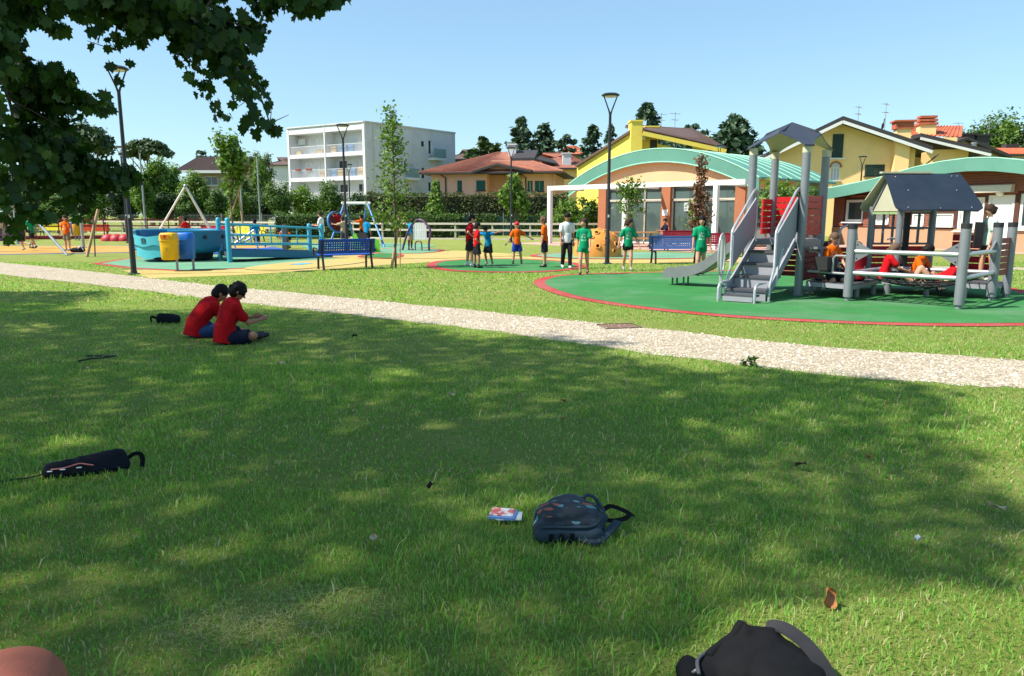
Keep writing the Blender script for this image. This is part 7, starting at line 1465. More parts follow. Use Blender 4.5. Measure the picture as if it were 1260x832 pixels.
# ------------------------------------------------------------------ bags and small things on the grass
def bagmesh(name, prim, vox, m, disp=.012, freq=9.0, seed=1):
    me = remesh(prim, vox, name, m, 3); rg = np.random.default_rng(seed); n = len(me.vertices); co = np.empty(n * 3); me.vertices.foreach_get('co', co); co = co.reshape(-1, 3); no = np.empty(n * 3); me.vertices.foreach_get('normal', no); no = no.reshape(-1, 3)
    d = np.zeros(n)
    for k in range(7): w = rg.normal(size=3) * freq * (1 + .5 * k); d += np.sin(co @ w + rg.random() * 6) / (1 + .7 * k)
    ridge = -np.abs(np.sin(co @ (rg.normal(size=3) * freq * 1.3) + 1.0)) ; co = co + no * ((d * .5 + ridge * .8) * disp)[:, None]; me.vertices.foreach_set('co', co.ravel()); me.update(); return me
def ribbon(mb, pts, w, th, up=(0, 0, 1)):
    pts = [Vector(p) for p in pts]; rows = []
    for i, p in enumerate(pts):
        tg = (pts[min(i + 1, len(pts) - 1)] - pts[max(i - 1, 0)]).normalized(); u_ = Vector(up[i]) if isinstance(up, list) else Vector(up); s = tg.cross(u_).normalized() * (w / 2); rows.append([p - s, p + s])
    mb.shell(rows, Vector((0, 0, th))); return mb
def patternmat():
    m, t, b = base('patterned_fabric'); mp = nd(t, 'ShaderNodeMapping'); mp.inputs['Scale'].default_value = (1, 3.2, 1.2); mp.inputs['Rotation'].default_value = (.9, .7, .6); t.links.new(coord(t), mp.inputs[0]); dn = noise(t, 6, 3); dm = mix(t, .06, mp.outputs[0], dn.outputs[1]); v = nd(t, 'ShaderNodeTexVoronoi'); v.inputs['Scale'].default_value = 24.0; t.links.new(dm, v.inputs['Vector']); sc = nd(t, 'ShaderNodeSeparateColor'); t.links.new(v.outputs['Color'], sc.inputs[0])
    n = ramp(t, sc.outputs[0], [(0, (.018, .026, .036)), (.50, (.018, .026, .036)), (.505, (.03, .05, .065)), (.70, (.03, .05, .065)), (.705, (.10, .24, .26)), (.84, (.10, .24, .26)), (.845, (.34, .085, .045)), (.93, (.34, .085, .045)), (.935, (.42, .5, .52))])
    for nn in t.nodes:
        if nn.type == 'VALTORGB' and len(nn.color_ramp.elements) == 9: nn.color_ramp.interpolation = 'CONSTANT'
    e = ramp(t, v.outputs['Distance'], [(.55, 0.0), (.62, 1.0)]); t.links.new(mix(t, e, n, (.018, .026, .036)), b.inputs['Base Color']); b.inputs['Roughness'].default_value = .75; addbump(t, b, noise(t, 300, 2).outputs[0], .2, .002); return m
M_FAB = mat('slate_fabric', S(46, 64, 78, .75), .8, .15, 8.0, .35, 250); M_BKF = mat('black_fabric', (.0075, .008, .0095), .85, .3, 9.0, .4, 250, spec=.12); M_NVF = mat('navy_fabric', (.009, .011, .018), .8, .25, 9.0, .4, 250, spec=.15)
p = G(702, 664); t = thing('patterned_backpack', 'dark teal backpack with shard pattern lying on the grass', 'backpack', (p.x, p.y + .06, 0), math.radians(4)); t.scale = (1.06, 1.1, .86); mb = MB()
mb.cap((-.10, .02, .09), (.10, .05, .08), .085, .08, 14, (0, 1, 0), 1.35); mb.cap((-.13, -.02, .06), (.12, .0, .06), .06, .06, 12, (0, 1, 0), 1.2); mb.ell((-.0, .06, .13), (.13, .11, .085), 14, 10); mobj('main_body', bagmesh('main_body', mb, .010, patternmat(), .006, 14, 3), t)
mb = MB(); mb.cap((-.145, -.07, .045), (.11, -.075, .04), .042, .042, 12, (0, 1, 0), 1.3); mb.cap((.10, -.07, .05), (.165, .02, .10), .035, .03, 12); mobj('back_panel', bagmesh('back_panel', mb, .009, M_FAB, .006, 14, 4), t)
mb = MB(); mb.tube(catmull([(-.165, -.06, .07), (-.12, -.085, .10), (0, -.095, .10), (.10, -.085, .10), (.165, -.02, .14), (.15, .06, .18)], 6, False), .008, 6); mb.build('zip_piping', M_FAB, t, 60); mb = MB(); ribbon(mb, catmull([(.03, -.10, .03), (.11, -.13, .02), (.18, -.06, .04), (.24, .0, .07)], 6, False), .045, .012); mb.build('padded_strap', M_FAB, t, 60)
mb = MB(); ribbon(mb, catmull([(.12, .02, .10), (.20, .02, .07), (.27, .0, .09), (.31, .03, .10), (.33, .07, .07), (.29, .10, .09), (.22, .10, .12), (.17, .07, .10)], 6, False), .025, .004, (.2, -.5, .8)); mb.build('strap', M_BKF, t, 60); mb = MB(); mb.tube(catmull([(.07, .09, .17), (.11, .11, .195), (.15, .09, .17), (.16, .06, .13)], 5, False), .010, 7); mb.build('handle', M_FAB, t, 60)
for x in (-.11, -.06, -.01): mb = MB(); mb.bar((x, -.118, .03), (x + .005, -.12, .075), .02, .012); mb.build('buckle', M_BKF, t)
# black lying bag with a pink print, on the left
p = G(102, 588); t = thing('black_bag', 'flat black bag with pink line print and carrying loop, lying in the shade', 'bag', (p.x, p.y + .08, 0), math.radians(14)); mb = MB(); mb.cap((-.22, -.02, .045), (.16, .05, .06), .045, .065, 14, (0, 1, 0), 2.2); mb.cap((-.05, .0, .06), (.18, .04, .06), .06, .05, 12, (0, 1, 0), 2.0); mobj('body', bagmesh('body', mb, .011, M_NVF, .009, 12, 7), t)
mb = MB(); ribbon(mb, catmull([(.20, .06, .08), (.25, .08, .125), (.29, .07, .12), (.305, .05, .07), (.30, .03, .01)], 6, False), .03, .005, (0, -1, .3)); mb.build('carrying_loop', M_BKF, t, 60); mb = MB(); mb.tube(catmull([(-.20, -.06, .095), (-.12, -.075, .108), (-.04, -.06, .132), (.0, -.07, .128), (.05, -.085, .118)], 6, False), .006, 5); mb.build('pink_print', mat('pink_print', S(196, 110, 110, .8), .6), t); mb = MB()
for q in ((-.20, -.085, .088), (-.125, -.09, .10), (-.03, -.095, .11)): mb.rbox(q, (.03, .012, .008), .002)
mb.build('white_print', M_FRW, t); t.scale = (1, 1, .68); mb = MB(); ribbon(mb, catmull([(-.24, -.04, .05), (-.33, -.06, .03), (-.42, -.05, .02), (-.5, -.07, .02)], 5, False), .025, .004); mb.build('strap', M_BKF, t)
# black rucksack at our feet
p = G(915, 836); t = thing('black_rucksack', 'soft black rucksack with grey side strap on the sunny grass', 'backpack', (p.x, p.y, 0), math.radians(6)); mb = MB(); mb.ell((.10, -.04, .08), (.17, .17, .135), 16, 12); mb.cap((-.02, -.03, .08), (.10, .02, .12), .10, .10, 14, (0, 1, 0), 1.1); mb.cap((.02, .05, .13), (.03, .10, .255), .055, .012); mb.cap((.03, .09, .235), (.12, .07, .205), .014, .03); mb.cap((-.12, .0, .07), (-.22, -.02, .085), .065, .05); mb.cap((-.13, .02, .085), (.0, .07, .14), .055, .06); mb.cap((-.24, -.0, .10), (-.21, .02, .125), .03, .03); mobj('body', bagmesh('body', mb, .010, M_BKF, .008, 11, 9), t)
mb = MB(); ribbon(mb, catmull([(.12, .12, .19), (.16, .08, .225), (.205, .02, .205), (.235, -.06, .16), (.255, -.15, .07)], 6, False), .075, .008, (.35, -.45, .82)); mb.build('side_strap', mat('strap_grey', (.022, .021, .023), .8, .2, 20), t, 60); mb = MB(); mb.tube(catmull([(-.13, .03, .135), (-.09, .06, .150), (-.04, .085, .165), (.0, .10, .20), (.025, .11, .245)], 6, False), [.017 + .002 * math.sin(q * .7) for q in range(25)], 8); mb.build('rolled_strap', M_BKF, t, 60)
mb = MB(); mb.tube(catmull([(-.20, -.07, .135), (-.18, -.0, .145), (-.13, .05, .14)], 5, False), .007, 6); mb.build('zip', mat('zip_grey', (.06, .06, .065), .5), t); mb = MB(); mb.tube([(-.205, -.05, .14), (-.213, -.045, .125), (-.205, -.04, .115), (-.197, -.045, .13)], .005, 6, closed=True); mb.build('zip_ring', M_STEEL, t, 60); t.scale = (1.0, 1.0, .70); t.location.y -= .02
p = G(206, 398); t = thing('dark_satchel', 'small dark bag with loop handle behind the sitting boys', 'bag', (p.x, p.y, 0), math.radians(-5)); mb = MB(); mb.cap((-.10, 0, .07), (.14, .02, .06), .07, .06, 12, (0, 1, 0), 1.4); mobj('body', bagmesh('body', mb, .012, M_NVF, .008, 12, 12), t); mb = MB(); ribbon(mb, catmull([(-.14, 0, .06), (-.22, -.02, .10), (-.25, -.02, .07), (-.24, -.02, .02)], 5, False), .03, .006, (0, -1, .2)); mb.build('handle', M_BKF, t)
p = G(95, 311); t = thing('court_bag', 'small dark blue bag lying on the edge of the ball court', 'bag', (p.x, p.y, 0)); mb = MB(); mb.cap((-.2, 0, .1), (.2, .05, .14), .1, .14, 12); mobj('body', bagmesh('body', mb, .02, M_NVF, .01, 9, 13), t); mb = MB(); mb.tube([(.1, -.1, .2), (.25, -.12, .3), (.35, -.1, .12)], .02, 6); mb.build('strap', M_FRW, t)
# stack of printed cards
p = G(619, 641); t = thing('card_packet', 'small packet of red and white printed cards on the grass', 'cards', (p.x, p.y, .025), math.radians(-10)); t.scale = (1.15, 1.35, 1); mb = MB(); mb.rbox((0, 0, .012), (.125, .085, .018), .002); k = mb.build('packet', mat('packet_blue', S(120, 160, 220, .85), .4, .15, 30), t)
def printmat():
    m, t_, b = base('card_print'); w = noise(t_, 26.0, 2, .5); t_.links.new(ramp(t_, w.outputs[0], [(.3, S(196, 60, 50)), (.46, S(220, 110, 90)), (.52, S(236, 214, 204)), (.64, S(240, 238, 240)), (.7, S(90, 130, 200))]), b.inputs['Base Color']); b.inputs['Roughness'].default_value = .35; return m
mb = MB(); mb.box((-.004, .004, .024), (.112, .074, .004)); mb.build('top_card', printmat(), t); mb = MB(); mb.box((.03, -.0, .006), (.12, .08, .006), .12); mb.build('card', M_FRW, t)
# fallen leaves, scraps, weeds, cover plate
M_DL = mat('dry_leaf', S(176, 112, 66, .8), .7, .3, 25.0, .4, 60); M_DP = mat('pale_dry_leaf', S(206, 184, 150, .8), .7, .2, 25.0); Rl = random.Random(9)
def fallen(px, py, s, m, lab, tilt, name='fallen_leaf', cat='leaf', z=.03):
    p = G(px, py); rg = Rl; mb = MB(); rows = []
    for i in range(7):
        f = i / 6; w = s * .42 * math.sin(math.pi * min(.98, f * .92 + .05)) ** .7; rows.append([Vector((w * q * (1 + .15 * math.sin(9 * f + q)), s * (f - .5), s * .18 * (q * q) + s * .10 * math.sin(f * 5 + q * 2))) for q in (-1, -.5, 0, .5, 1)])
    mb.shell(rows, (0, 0, .002)); o = mb.build(name, m, None, 60, (p.x, p.y, z)); o.rotation_euler = (math.radians(tilt), math.radians(rg.uniform(-20, 20)), rg.uniform(0, 6.28)); tag(o, lab, cat); return o
o = fallen(1018, 749, .085, M_DL, 'curled brown leaf standing on the grass above the black rucksack', 60, z=.05); o.rotation_euler = (math.radians(70), .1, .3)
for q, s, m, lab in (((1069, 570), .06, M_DL, 'small brown leaf in the middle of the tree shade'), ((1225, 634), .09, M_DP, 'pale dry leaf on the lit grass edge'), ((460, 673), .05, M_DP, 'pale leaf scrap left of the cards'), ((530, 607), .06, M_BKF, 'dark leaf scrap between cards and path'), ((556, 492), .06, M_DP, 'white scrap in the shade below the path'), ((693, 500), .06, M_DL, 'brown leaf right of the white scrap'), ((1130, 674), .06, mat('pale_scrap', (.45, .5, .48), .6), 'pale grey scrap right of the backpack'), ((345, 452), .07, M_DP, 'pale leaf below the sitting boys'), ((436, 418), .09, M_BKF, 'dark leaf right of the sitting boys'), ((694, 522), .04, M_DL, 'tiny brown leaf below the other brown one'), ((985, 580), .07, mat('twig_brown', (.05, .035, .025), .9), 'dark brown leaf heap in the shade'), ((770, 474), .04, M_DP, 'tiny pale scrap in the shade above the backpack'), ((232, 432), .05, M_DP, 'pale leaf below the hunched boy'), ((108, 458), .05, M_DP, 'pale leaf beside the twig on the left lawn')): fallen(*q, s, m, lab, Rl.uniform(-25, 25), z=.045)
p = G(120, 447); mb = MB(); mb.tube([(-.2, -.03, .03), (-.08, .02, .05), (.05, .0, .06), (.18, .05, .07)], [.012, .012, .01, .006], 6)
for x in (-.1, 0, .1, .16): mb.ell((x, .03, .08), (.05, .03, .012), 8, 5)
tag(mb.build('broken_twig', mat('twig_dark', (.04, .05, .035), .8, .4, 20), None, 60, (p.x, p.y, 0)), 'broken twig with dark withered leaves on the left lawn', 'twig')
p = G(762, 402); mb = MB(); mb.rbox((0, 0, .006), (.5, .4, .012), .004); t = thing('drain_cover', 'brown square drain cover at the path edge', 'cover', (p.x, p.y, 0), .2); mb.build('plate', mat('rusty_plate', S(128, 98, 80, .8), .85, .25, 8, .4, 60), t); mb = MB(); mb.tube([(-.28, -.22, .012), (.28, -.22, .012), (.28, .22, .012), (-.28, .22, .012)], .006, 4, closed=True); mb.build('rim', M_SLATE, t)
def weed(px, py, s, lab, seed):
    p = G(px, py); rg = np.random.default_rng(seed); n = 16; a = rg.random(n) * 6.28; C = np.stack([np.cos(a) * s * .5 * rg.random(n), np.sin(a) * s * .5 * rg.random(n), s * (.15 + .5 * rg.random(n))], 1); N = rg.normal(size=(n, 3)) * .4 + np.array([[0, 0, 1]]); t = thing('weed', lab, 'plant', (p.x, p.y, 0)); mobj('leaves', leafmesh('leaves', C, N, s * .45, DIAM, rg, LM, rg.random(n), C * np.array([[1, 1, .2]])), t); mb = MB()
    for i in range(8): mb.tube([(0, 0, 0), tuple(C[i] * .9)], .006, 4, caps=False)
    mb.build('stem', MATS['leaf_dark'], t)
weed(925, 452, .19, 'leafy weed growing at the near edge of the gravel path', 1); weed(915, 451, .13, 'smaller weed beside the leafy one at the path', 2)
# terracotta bench back beside us
t = thing('terracotta_bench', 'terracotta coloured rounded bench back close by at the lawn edge', 'bench', (-1.10, 1.29, 0), math.radians(28)); M_TC = mat('terracotta_paint', S(184, 104, 82, .68), .7, .10, 30.0, .5, 160); zt = P(38, 804, 1.28).z - .065; prof = [(q.x, q.y) for q in catmull([(.0, zt - .012, 0), (.07, zt, 0), (.125, zt - .008, 0), (.165, zt - .04, 0), (.185, zt - .10, 0), (.19, zt - .25, 0)], 6, False)]
rows = []
for k, (x, z) in enumerate([(-.9, zt - .30), (-.25, zt - .085), (-.1, zt - .035), *[(.02 + q[0], q[1]) for q in prof]]): rows.append([Vector((x, yy, z + dz_)) for yy, dz_ in ((-.085, -.012), (-.078, -.003), (-.065, 0), (0, .003), (.06, 0), (.075, -.003), (.082, -.012))])
mb = MB(); mb.shell(rows, (0, 0, -.06)); b_ = mb.build('top_rail', M_TC, t, 40)
for z in (zt - .16, zt - .30): mb = MB(); mb.rbox((-.36, .015, z), (1.0, .03, .09), .01); mb.build('back_slat', M_TC, t)
for y in (.12, .25, .38): mb = MB(); mb.rbox((-.36, -y, .44), (1.0, .10, .04), .01); mb.build('seat_slat', M_TC, t)
for x in (-.8, .1):
    mb = MB(); mb.bar((x, .02, 0), (x, .015, zt - .1), .06, .05); mb.bar((x, -.42, 0), (x, -.40, .42), .06, .05); mb.bar((x, .02, .40), (x, -.43, .40), .05, .04); mb.build('leg', M_SLATE, t)

# ------------------------------------------------------------------ shade trees: maples whose crowns hang over the lawn
LEAF_MASKS = [[(-80, -60), (440, -60), (428, 2), (398, 12), (372, 22), (345, 6), (330, 30), (318, 58), (296, 62), (316, 92), (330, 118), (346, 160), (338, 170), (318, 160), (300, 168), (262, 140), (236, 112), (216, 76), (208, 46), (190, 38), (172, 60), (166, 84), (158, 104), (140, 98), (120, 92), (128, 72), (112, 54), (108, 38), (70, 44), (42, 22), (30, 40), (22, 62), (30, 78), (62, 82), (92, 96), (96, 116), (134, 118), (142, 138), (120, 140), (98, 150), (92, 168), (110, 180), (112, 198), (150, 200), (182, 204), (180, 222), (158, 232), (146, 248), (128, 234), (118, 244), (112, 268), (92, 276), (76, 262), (58, 276), (44, 272), (24, 300), (-80, 300)]]
SHADE = [(-200, 366), (60, 366), (100, 372), (40, 382), (150, 386), (230, 384), (330, 382), (430, 388), (520, 402), (560, 414), (620, 420), (650, 414), (700, 416), (768, 424), (730, 434), (790, 446), (880, 462), (930, 454), (1010, 462), (1090, 468), (1120, 476), (1195, 490), (1150, 498), (1210, 520), (1150, 534), (1205, 560), (1190, 574), (1222, 612), (1290, 648), (1290, 706), (1232, 730), (1080, 722), (960, 738), (900, 748), (866, 772), (850, 900), (-200, 900)]
EXTRA_SHADE = [[(-200, 346), (80, 349), (140, 357), (110, 366), (30, 370), (-200, 372)], [(95, 345), (150, 346), (150, 352), (100, 352)]]

dirx = np.array([-sun_pos.x, -sun_pos.y]) / sun_pos.z
FLECK = ((90, 545, 26), (170, 563, 16), (120, 704, 24), (40, 402, 22), (250, 404, 20), (480, 462, 20), (1040, 690, 20), (780, 715, 16), (380, 420, 18), (180, 470, 14), (60, 620, 14), (560, 452, 14), (690, 560, 10))
def prune(C, rg):             # which leaves stay: the crowns leave open the view and the sunny lawn
    px, fr = project(C); inf = fr & (px[:, 0] > -25) & (px[:, 0] < 1285) & (px[:, 1] > -25) & (px[:, 1] < 860); jit = px + rg.normal(size=px.shape) * 3
    ok = ~inf | inside(jit, LEAF_MASKS[0])
    gs = C[:, :2] + dirx[None] * C[:, 2:3]; gp, gf = project(np.concatenate([gs, np.zeros((len(gs), 1))], 1)); gj = gp + rg.normal(size=gp.shape) * np.array([[12, 3]])
    vis = gf & (gs[:, 1] > 1) & (gp[:, 0] > -150) & (gp[:, 0] < 1400) & (gp[:, 1] > 300) & (gp[:, 1] < 895); sh = inside(gj, SHADE)
    for e in EXTRA_SHADE: sh |= inside(gj, e)
    for fx, fy, rr in FLECK: sh &= ~((np.abs(gj[:, 0] - fx) < rr) & (np.abs(gj[:, 1] - fy) < rr * .28))
    return ok & ((~vis & (rg.random(len(C)) < .10)) | (vis & sh))
def hang(px, py, D, r): p = P(px, py, D); return (p.x, p.y, p.z, r[0], r[1], r[2])
TR = [(-5.6, 4.0), (-14.0, 10.6), (-11.0, -2.6), (-16.5, 4.0)]
TL = ['broad dark maple whose leafy branches hang into view over the sitting boys', 'maple beyond the frame shading the grass by the gravel path', 'maple behind us shading the near lawn', 'maple far aside shading the left lawn']
rg = np.random.default_rng(300)
sprays = [hang(*q) for q in ((250, 15, 4.6, (.6, .5, .32)), (290, 65, 4.7, (.42, .45, .30)), (312, 118, 4.8, (.30, .4, .26)), (332, 152, 4.85, (.17, .3, .15)), (150, 5, 4.5, (.6, .5, .28)), (142, 62, 4.6, (.22, .35, .26)), (385, -4, 4.7, (.35, .4, .14)), (60, 0, 4.4, (.5, .5, .28)), (8, 60, 4.2, (.35, .45, .4)), (60, 108, 4.6, (.5, .45, .16)), (115, 128, 4.8, (.25, .35, .10)), (20, 175, 4.4, (.45, .45, .35)), (75, 195, 4.6, (.45, .45, .25)), (148, 216, 4.9, (.28, .35, .14)), (30, 245, 4.5, (.4, .45, .25)), (92, 248, 4.7, (.22, .35, .16)), (10, 120, 4.3, (.5, .45, .3)), (300, -20, 4.8, (.6, .5, .3)), (205, 20, 4.7, (.4, .45, .25)))]
Cs, Ns, ts = cloud(sprays, 10500, rg, .5, .3); k = prune(Cs, rg) | (np.arange(len(Cs)) < 0); gp3 = np.sin(Cs[:, 0] * 9 + 1) + np.sin(Cs[:, 2] * 11 + Cs[:, 0] * 5) + np.sin(Cs[:, 1] * 8 + Cs[:, 2] * 6 + 2); pj = project(Cs)[0]; k &= gp3 > np.where((pj[:, 0] < 190) & (pj[:, 1] > 60), -.05, -.85); Cs, Ns, ts = Cs[k], Ns[k], ts[k]
# the high crowns, placed so that their shade covers the lawn it covers in the photograph
n = 168000; gx = rg.uniform(-16, 5.2, n); gy = rg.uniform(-7, 16, n); z = 7.4 + 4.2 * rg.random(n) ** 1.2
C = np.stack([gx, gy, z], 1); C[:, :2] -= dirx[None] * z[:, None]
gap = np.sin(C[:, 0] * 1.7 + 1) + np.sin(C[:, 1] * 1.9 + C[:, 2] * 1.2) + np.sin(C[:, 2] * 2.3 + C[:, 0] * .9) + rg.normal(size=n) * .5; k = prune(C, rg) & (gap > -3.1) & (rg.random(n) < np.clip(.98 - .06 * (gx + 3), .70, 1.0)); C = C[k]
N = rg.normal(size=C.shape) * .6; N[:, 2] += 1.0; own = np.argmin(np.stack([np.hypot(C[:, 0] - a, C[:, 1] - b) for a, b in TR]), 0)
for i, (a, b) in enumerate(TR):
    t = thing('maple_tree', TL[i], 'tree', (a, b, 0)); o = np.array([[a, b, 0]]); sel = C[own == i]; mobj('crown', leafmesh('crown', sel - o, N[own == i], .185 * (.7 + .6 * rg.random(len(sel))), DIAM, rg, LC, rg.random(len(sel))), t)
    mb = MB(); mb.tube([(0, 0, -.1), (0, 0, .3), (.05, .03, 1.6), (.0, .1, 3.2), (.1, 0, 6.5), (.1, .1, 9.8)], [.36, .28, .24, .21, .14, .05], 12)
    pick = sel[rg.choice(len(sel), min(26, len(sel)), replace=False)] - o
    for q in pick:
        s0 = Vector((.03, .05, min(8.0, max(3.2, q[2] - 2.2 - .3 * abs(q[0]))))); e = Vector(q); m_ = s0.lerp(e, .5) + Vector((0, 0, .35)); mb.tube([s0, m_, e], [.075, .04, .012], 6, caps=False)
    if i == 0:
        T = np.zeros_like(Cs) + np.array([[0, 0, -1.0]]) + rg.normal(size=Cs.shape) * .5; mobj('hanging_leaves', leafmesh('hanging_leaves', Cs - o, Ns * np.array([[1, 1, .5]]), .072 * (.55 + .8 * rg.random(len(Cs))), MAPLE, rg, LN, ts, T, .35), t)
        par = {1: 0, 2: 1, 3: 2, 5: 4, 6: 17, 7: 4, 8: 7, 9: 8, 10: 9, 11: 16, 12: 11, 13: 12, 14: 11, 15: 12, 16: 8, 17: 0, 18: 4}; L0 = lambda j: Vector(sprays[j][:3]) - Vector((a, b, 0))
        for j in range(len(sprays)):
            e = L0(j)
            if j in par: s0 = L0(par[j]); mb.tube(catmull([s0, s0.lerp(e, .5) + Vector((0, 0, .06)), e], 4, False), [.011 - .0009 * q for q in range(9)], 5, caps=False)
            else: mb.tube(catmull([Vector((0, .1, 3.4)), Vector((1.2, .2, 4.3)), e + Vector((-.6, 0, .9)), e], 5, False), [.06 - .0032 * q for q in range(16)], 6, caps=False)
            for k_ in range(5):
                d_ = Vector(tuple(np.clip(rg.normal(size=3), -1.2, 1.2))) * .4; mb.tube([e, e + Vector((d_.x * sprays[j][3], d_.y * sprays[j][4], d_.z * sprays[j][5])) ], [.004, .0015], 4, caps=False)
    mb.build('trunk', BARK, t, 60)

# ------------------------------------------------------------------ grass blades
def gmat():
    m, t, b = base('grass_blade'); a = nd(t, 'ShaderNodeAttribute', attribute_name='tint'); c = ramp(t, a.outputs['Fac'], [(0, (.088, .235, .036)), (.35, (.185, .40, .064)), (.65, (.30, .51, .095)), (.86, (.43, .54, .15)), (.90, (.54, .48, .26)), (1, (.62, .56, .36))]); t.links.new(c, b.inputs['Base Color']); b.inputs['Roughness'].default_value = .5; b.inputs['Specular IOR Level'].default_value = .3
    tr = nd(t, 'ShaderNodeBsdfTranslucent'); mx = nd(t, 'ShaderNodeMixShader'); mx.inputs[0].default_value = .5; t.links.new(mix(t, 1.0, c, (1.2, 1.2, .6), 'MULTIPLY'), tr.inputs[0]); t.links.new(b.outputs[0], mx.inputs[1]); t.links.new(tr.outputs[0], mx.inputs[2]); t.links.new(mx.outputs[0], t.nodes['Material Output'].inputs[0]); return m
M_GR = gmat()
KEEP_OUT = [[(p.x, p.y) for p in up_w] + [(p.x, p.y) for p in reversed(lo_w)]]
for o in list(bpy.data.objects):
    if o.get('kind') == 'structure' and o.name not in ('ground', 'gravel_path') and o.type == 'MESH': KEEP_OUT.append([(v.co.x, v.co.y) for v in o.data.vertices])
def patchy(x, y): return .5 + .22 * np.sin(x * 1.3 + 2 * np.sin(y * .7)) + .2 * np.sin(y * 1.9 + x * .6 + 1.3) + .14 * np.sin(x * 4.1 + 1) * np.sin(y * 3.7)
BARE = [(G(385, 750), .22), (G(278, 775), .16), (G(320, 720), .08), (G(90, 720), .10)]
def lawn(name, y0, y1, dens, hmin, hmax, w, seed, two=True, side=2.8, broad=False):
    rg = np.random.default_rng(seed); hw = lambda y: .72 * y + side; A = (hw(y0) + hw(y1)) * (y1 - y0); n = int(A * dens); y = rg.uniform(y0, y1, n); x = rg.uniform(-1, 1, n) * hw(y1); k = np.abs(x) < hw(y); x, y = x[k], y[k]; P2 = np.stack([x, y], 1); ok = np.ones(len(x), bool); jit = P2 + rg.normal(size=P2.shape) * .07
    for pl in KEEP_OUT: ok &= ~inside(jit, pl)
    for c, r in BARE: ok &= (np.hypot((x - c.x) / 1.8, y - c.y) > r) | (rg.random(len(x)) < .5)
    pt = patchy(x, y); ok &= rg.random(len(x)) < .55 + .6 * pt; x, y, pt = x[ok], y[ok], pt[ok]; n = len(x)
    h = (hmin + (hmax - hmin) * rg.random(n) ** 1.8) * (.65 + .7 * pt); a = rg.random(n) * 6.283; lean = (.25 + .75 * rg.random(n)) * h; b = a + rg.normal(size=n) * .6; ww = w * (.6 + .7 * rg.random(n))
    B = np.stack([x, y, np.zeros(n)], 1); s = np.stack([-np.sin(a), np.cos(a), np.zeros(n)], 1) * ww[:, None] / 2; L = np.stack([np.cos(b), np.sin(b), np.zeros(n)], 1); up = np.array([[0, 0, 1.0]])
    tint = np.clip(.42 + .3 * (pt - .5) + .2 * rg.normal(size=n), 0, .86); dry = rg.random(n) < .07 + .09 * (1 - pt); tint[dry] = .9 + .1 * rg.random(dry.sum())
    tip = B + L * lean[:, None] + up * (h * .95)[:, None]
    if two:
        mid = B + L * (lean * .32)[:, None] + up * (h * .62)[:, None]; V = np.stack([B - s, B + s, mid - s * .85, mid + s * .85, tip], 1).reshape(-1, 3); o = (np.arange(n) * 5)[:, None]; F = np.concatenate([o + np.array([[0, 1, 3]]), o + np.array([[0, 3, 2]]), o + np.array([[2, 3, 4]])], 1).reshape(-1, 3); tt = np.repeat(tint, 3)
    else: V = np.stack([B - s, B + s, tip], 1).reshape(-1, 3); F = np.arange(n * 3).reshape(n, 3); tt = tint
    o = mobj(name, npmesh(name, V, F, M_GR, tt)); return tag(o, broad or 'short green lawn grass', 'grass', None, 'stuff')
lawn('grass', 1.5, 4.4, 8500, .012, .040, .0042, 1, broad='mown grass blades of the near lawn in the tree shade')
lawn('grass', 4.4, 8.0, 3600, .012, .040, .0070, 2, broad='mown grass blades between the backpack and the gravel path')
lawn('grass', 8.0, 14.0, 1300, .014, .042, .013, 3, False, broad='grass along both sides of the gravel path')
lawn('grass', 14.0, 26.0, 300, .02, .05, .032, 4, False, broad='sunlit lawn grass round the play pads')
lawn('tall_grass', 1.6, 9, 110, .04, .10, .008, 5, broad='scattered taller broad grass blades in the near lawn')
rg = np.random.default_rng(77); X_, Y_ = [], []        # matted dry clippings on the worn spots
for c, r in BARE[:2]:
    n = int(4200 * r); X_.append(c.x + rg.normal(size=n) * r * 1.0); Y_.append(c.y + rg.normal(size=n) * r * .55)
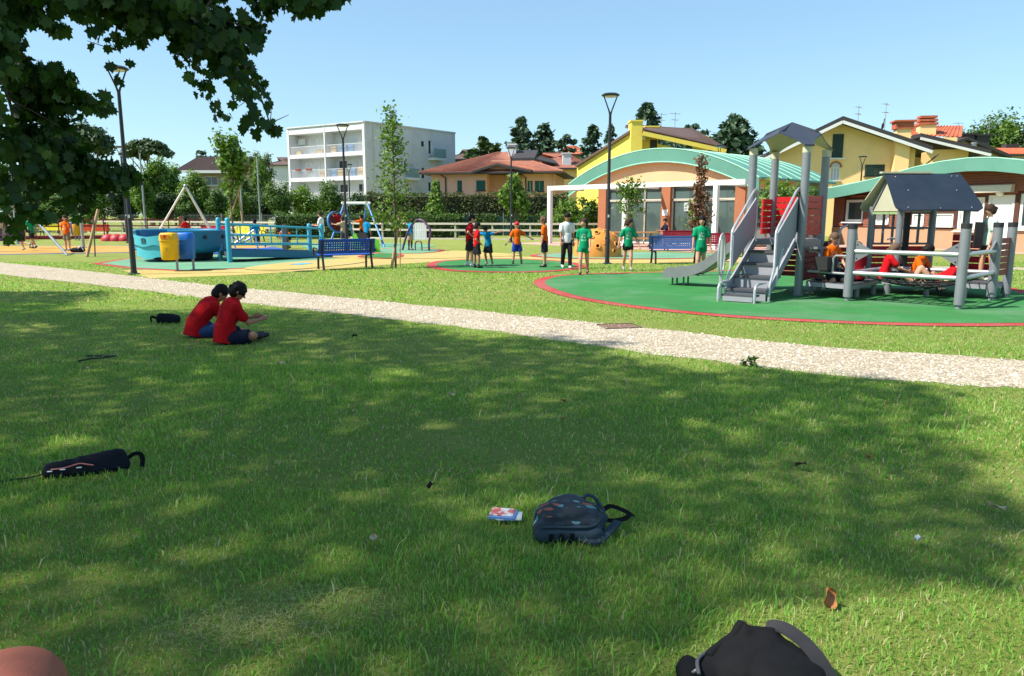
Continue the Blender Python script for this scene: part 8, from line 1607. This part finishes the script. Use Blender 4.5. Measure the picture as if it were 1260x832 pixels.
x, y = np.concatenate(X_), np.concatenate(Y_); n = len(x); a = rg.random(n) * 6.283; b_ = a + 1.5; B = np.stack([x, y, .004 + .022 * rg.random(n)], 1); d_ = np.stack([np.cos(a), np.sin(a), .25 * rg.normal(size=n)], 1) * (.02 + .035 * rg.random(n))[:, None]; s_ = np.stack([np.cos(b_), np.sin(b_), np.zeros(n)], 1) * .0016
V = np.stack([B - s_, B + s_, B + d_], 1).reshape(-1, 3); tag(mobj('dry_clippings', npmesh('dry_clippings', V, np.arange(n * 3).reshape(n, 3), M_GR, .84 + .1 * rg.random(n))), 'matted dry grass clippings on worn spots of the lawn', 'grass', None, 'stuff')
rg = np.random.default_rng(9); n = 9000; f = rg.random(n); q = rg.random(n); U = np.array([(p.x, p.y) for p in up_w]); Lw_ = np.array([(p.x, p.y) for p in lo_w]); ii = f * (len(U) - 1); i0 = ii.astype(int); fr = (ii - i0)[:, None]; u = U[i0] * (1 - fr) + U[np.minimum(i0 + 1, len(U) - 1)] * fr; i0 = np.minimum((f * (len(Lw_) - 1)).astype(int), len(Lw_) - 2); fr = (f * (len(Lw_) - 1) - i0)[:, None]; l = Lw_[i0] * (1 - fr) + Lw_[i0 + 1] * fr
pp = u + (l - u) * (q[:, None] * 1.04 - .02); k = (pp[:, 0] > -10) & (pp[:, 0] < 9); pp = pp[k]; n = len(pp); r = .007 + .013 * rg.random(n) ** 2; oc = np.array([(1, 0, 0), (0, 1, 0), (-1, 0, 0), (0, -1, 0), (0, 0, 1)], float); sc = .6 + .6 * rg.random((n, 5, 1)); V = np.concatenate([pp, np.full((n, 1), .004)], 1)[:, None, :] + oc[None] * r[:, None, None] * sc; o = (np.arange(n) * 5)[:, None]; F = np.concatenate([o + np.array([[a, (a + 1) % 4, 4]]) for a in range(4)], 1).reshape(-1, 3)
m, t_, b = base('pebble'); a_ = nd(t_, 'ShaderNodeAttribute', attribute_name='tint'); t_.links.new(ramp(t_, a_.outputs['Fac'], [(0, (.22, .18, .13)), (.5, (.5, .45, .36)), (1, (.72, .68, .6))]), b.inputs['Base Color']); b.inputs['Roughness'].default_value = .9
tag(mobj('path_pebbles', npmesh('path_pebbles', V.reshape(-1, 3), F, m, np.repeat(rg.random(n), 4))), 'loose pale pebbles on the gravel path', 'gravel', None, 'stuff')
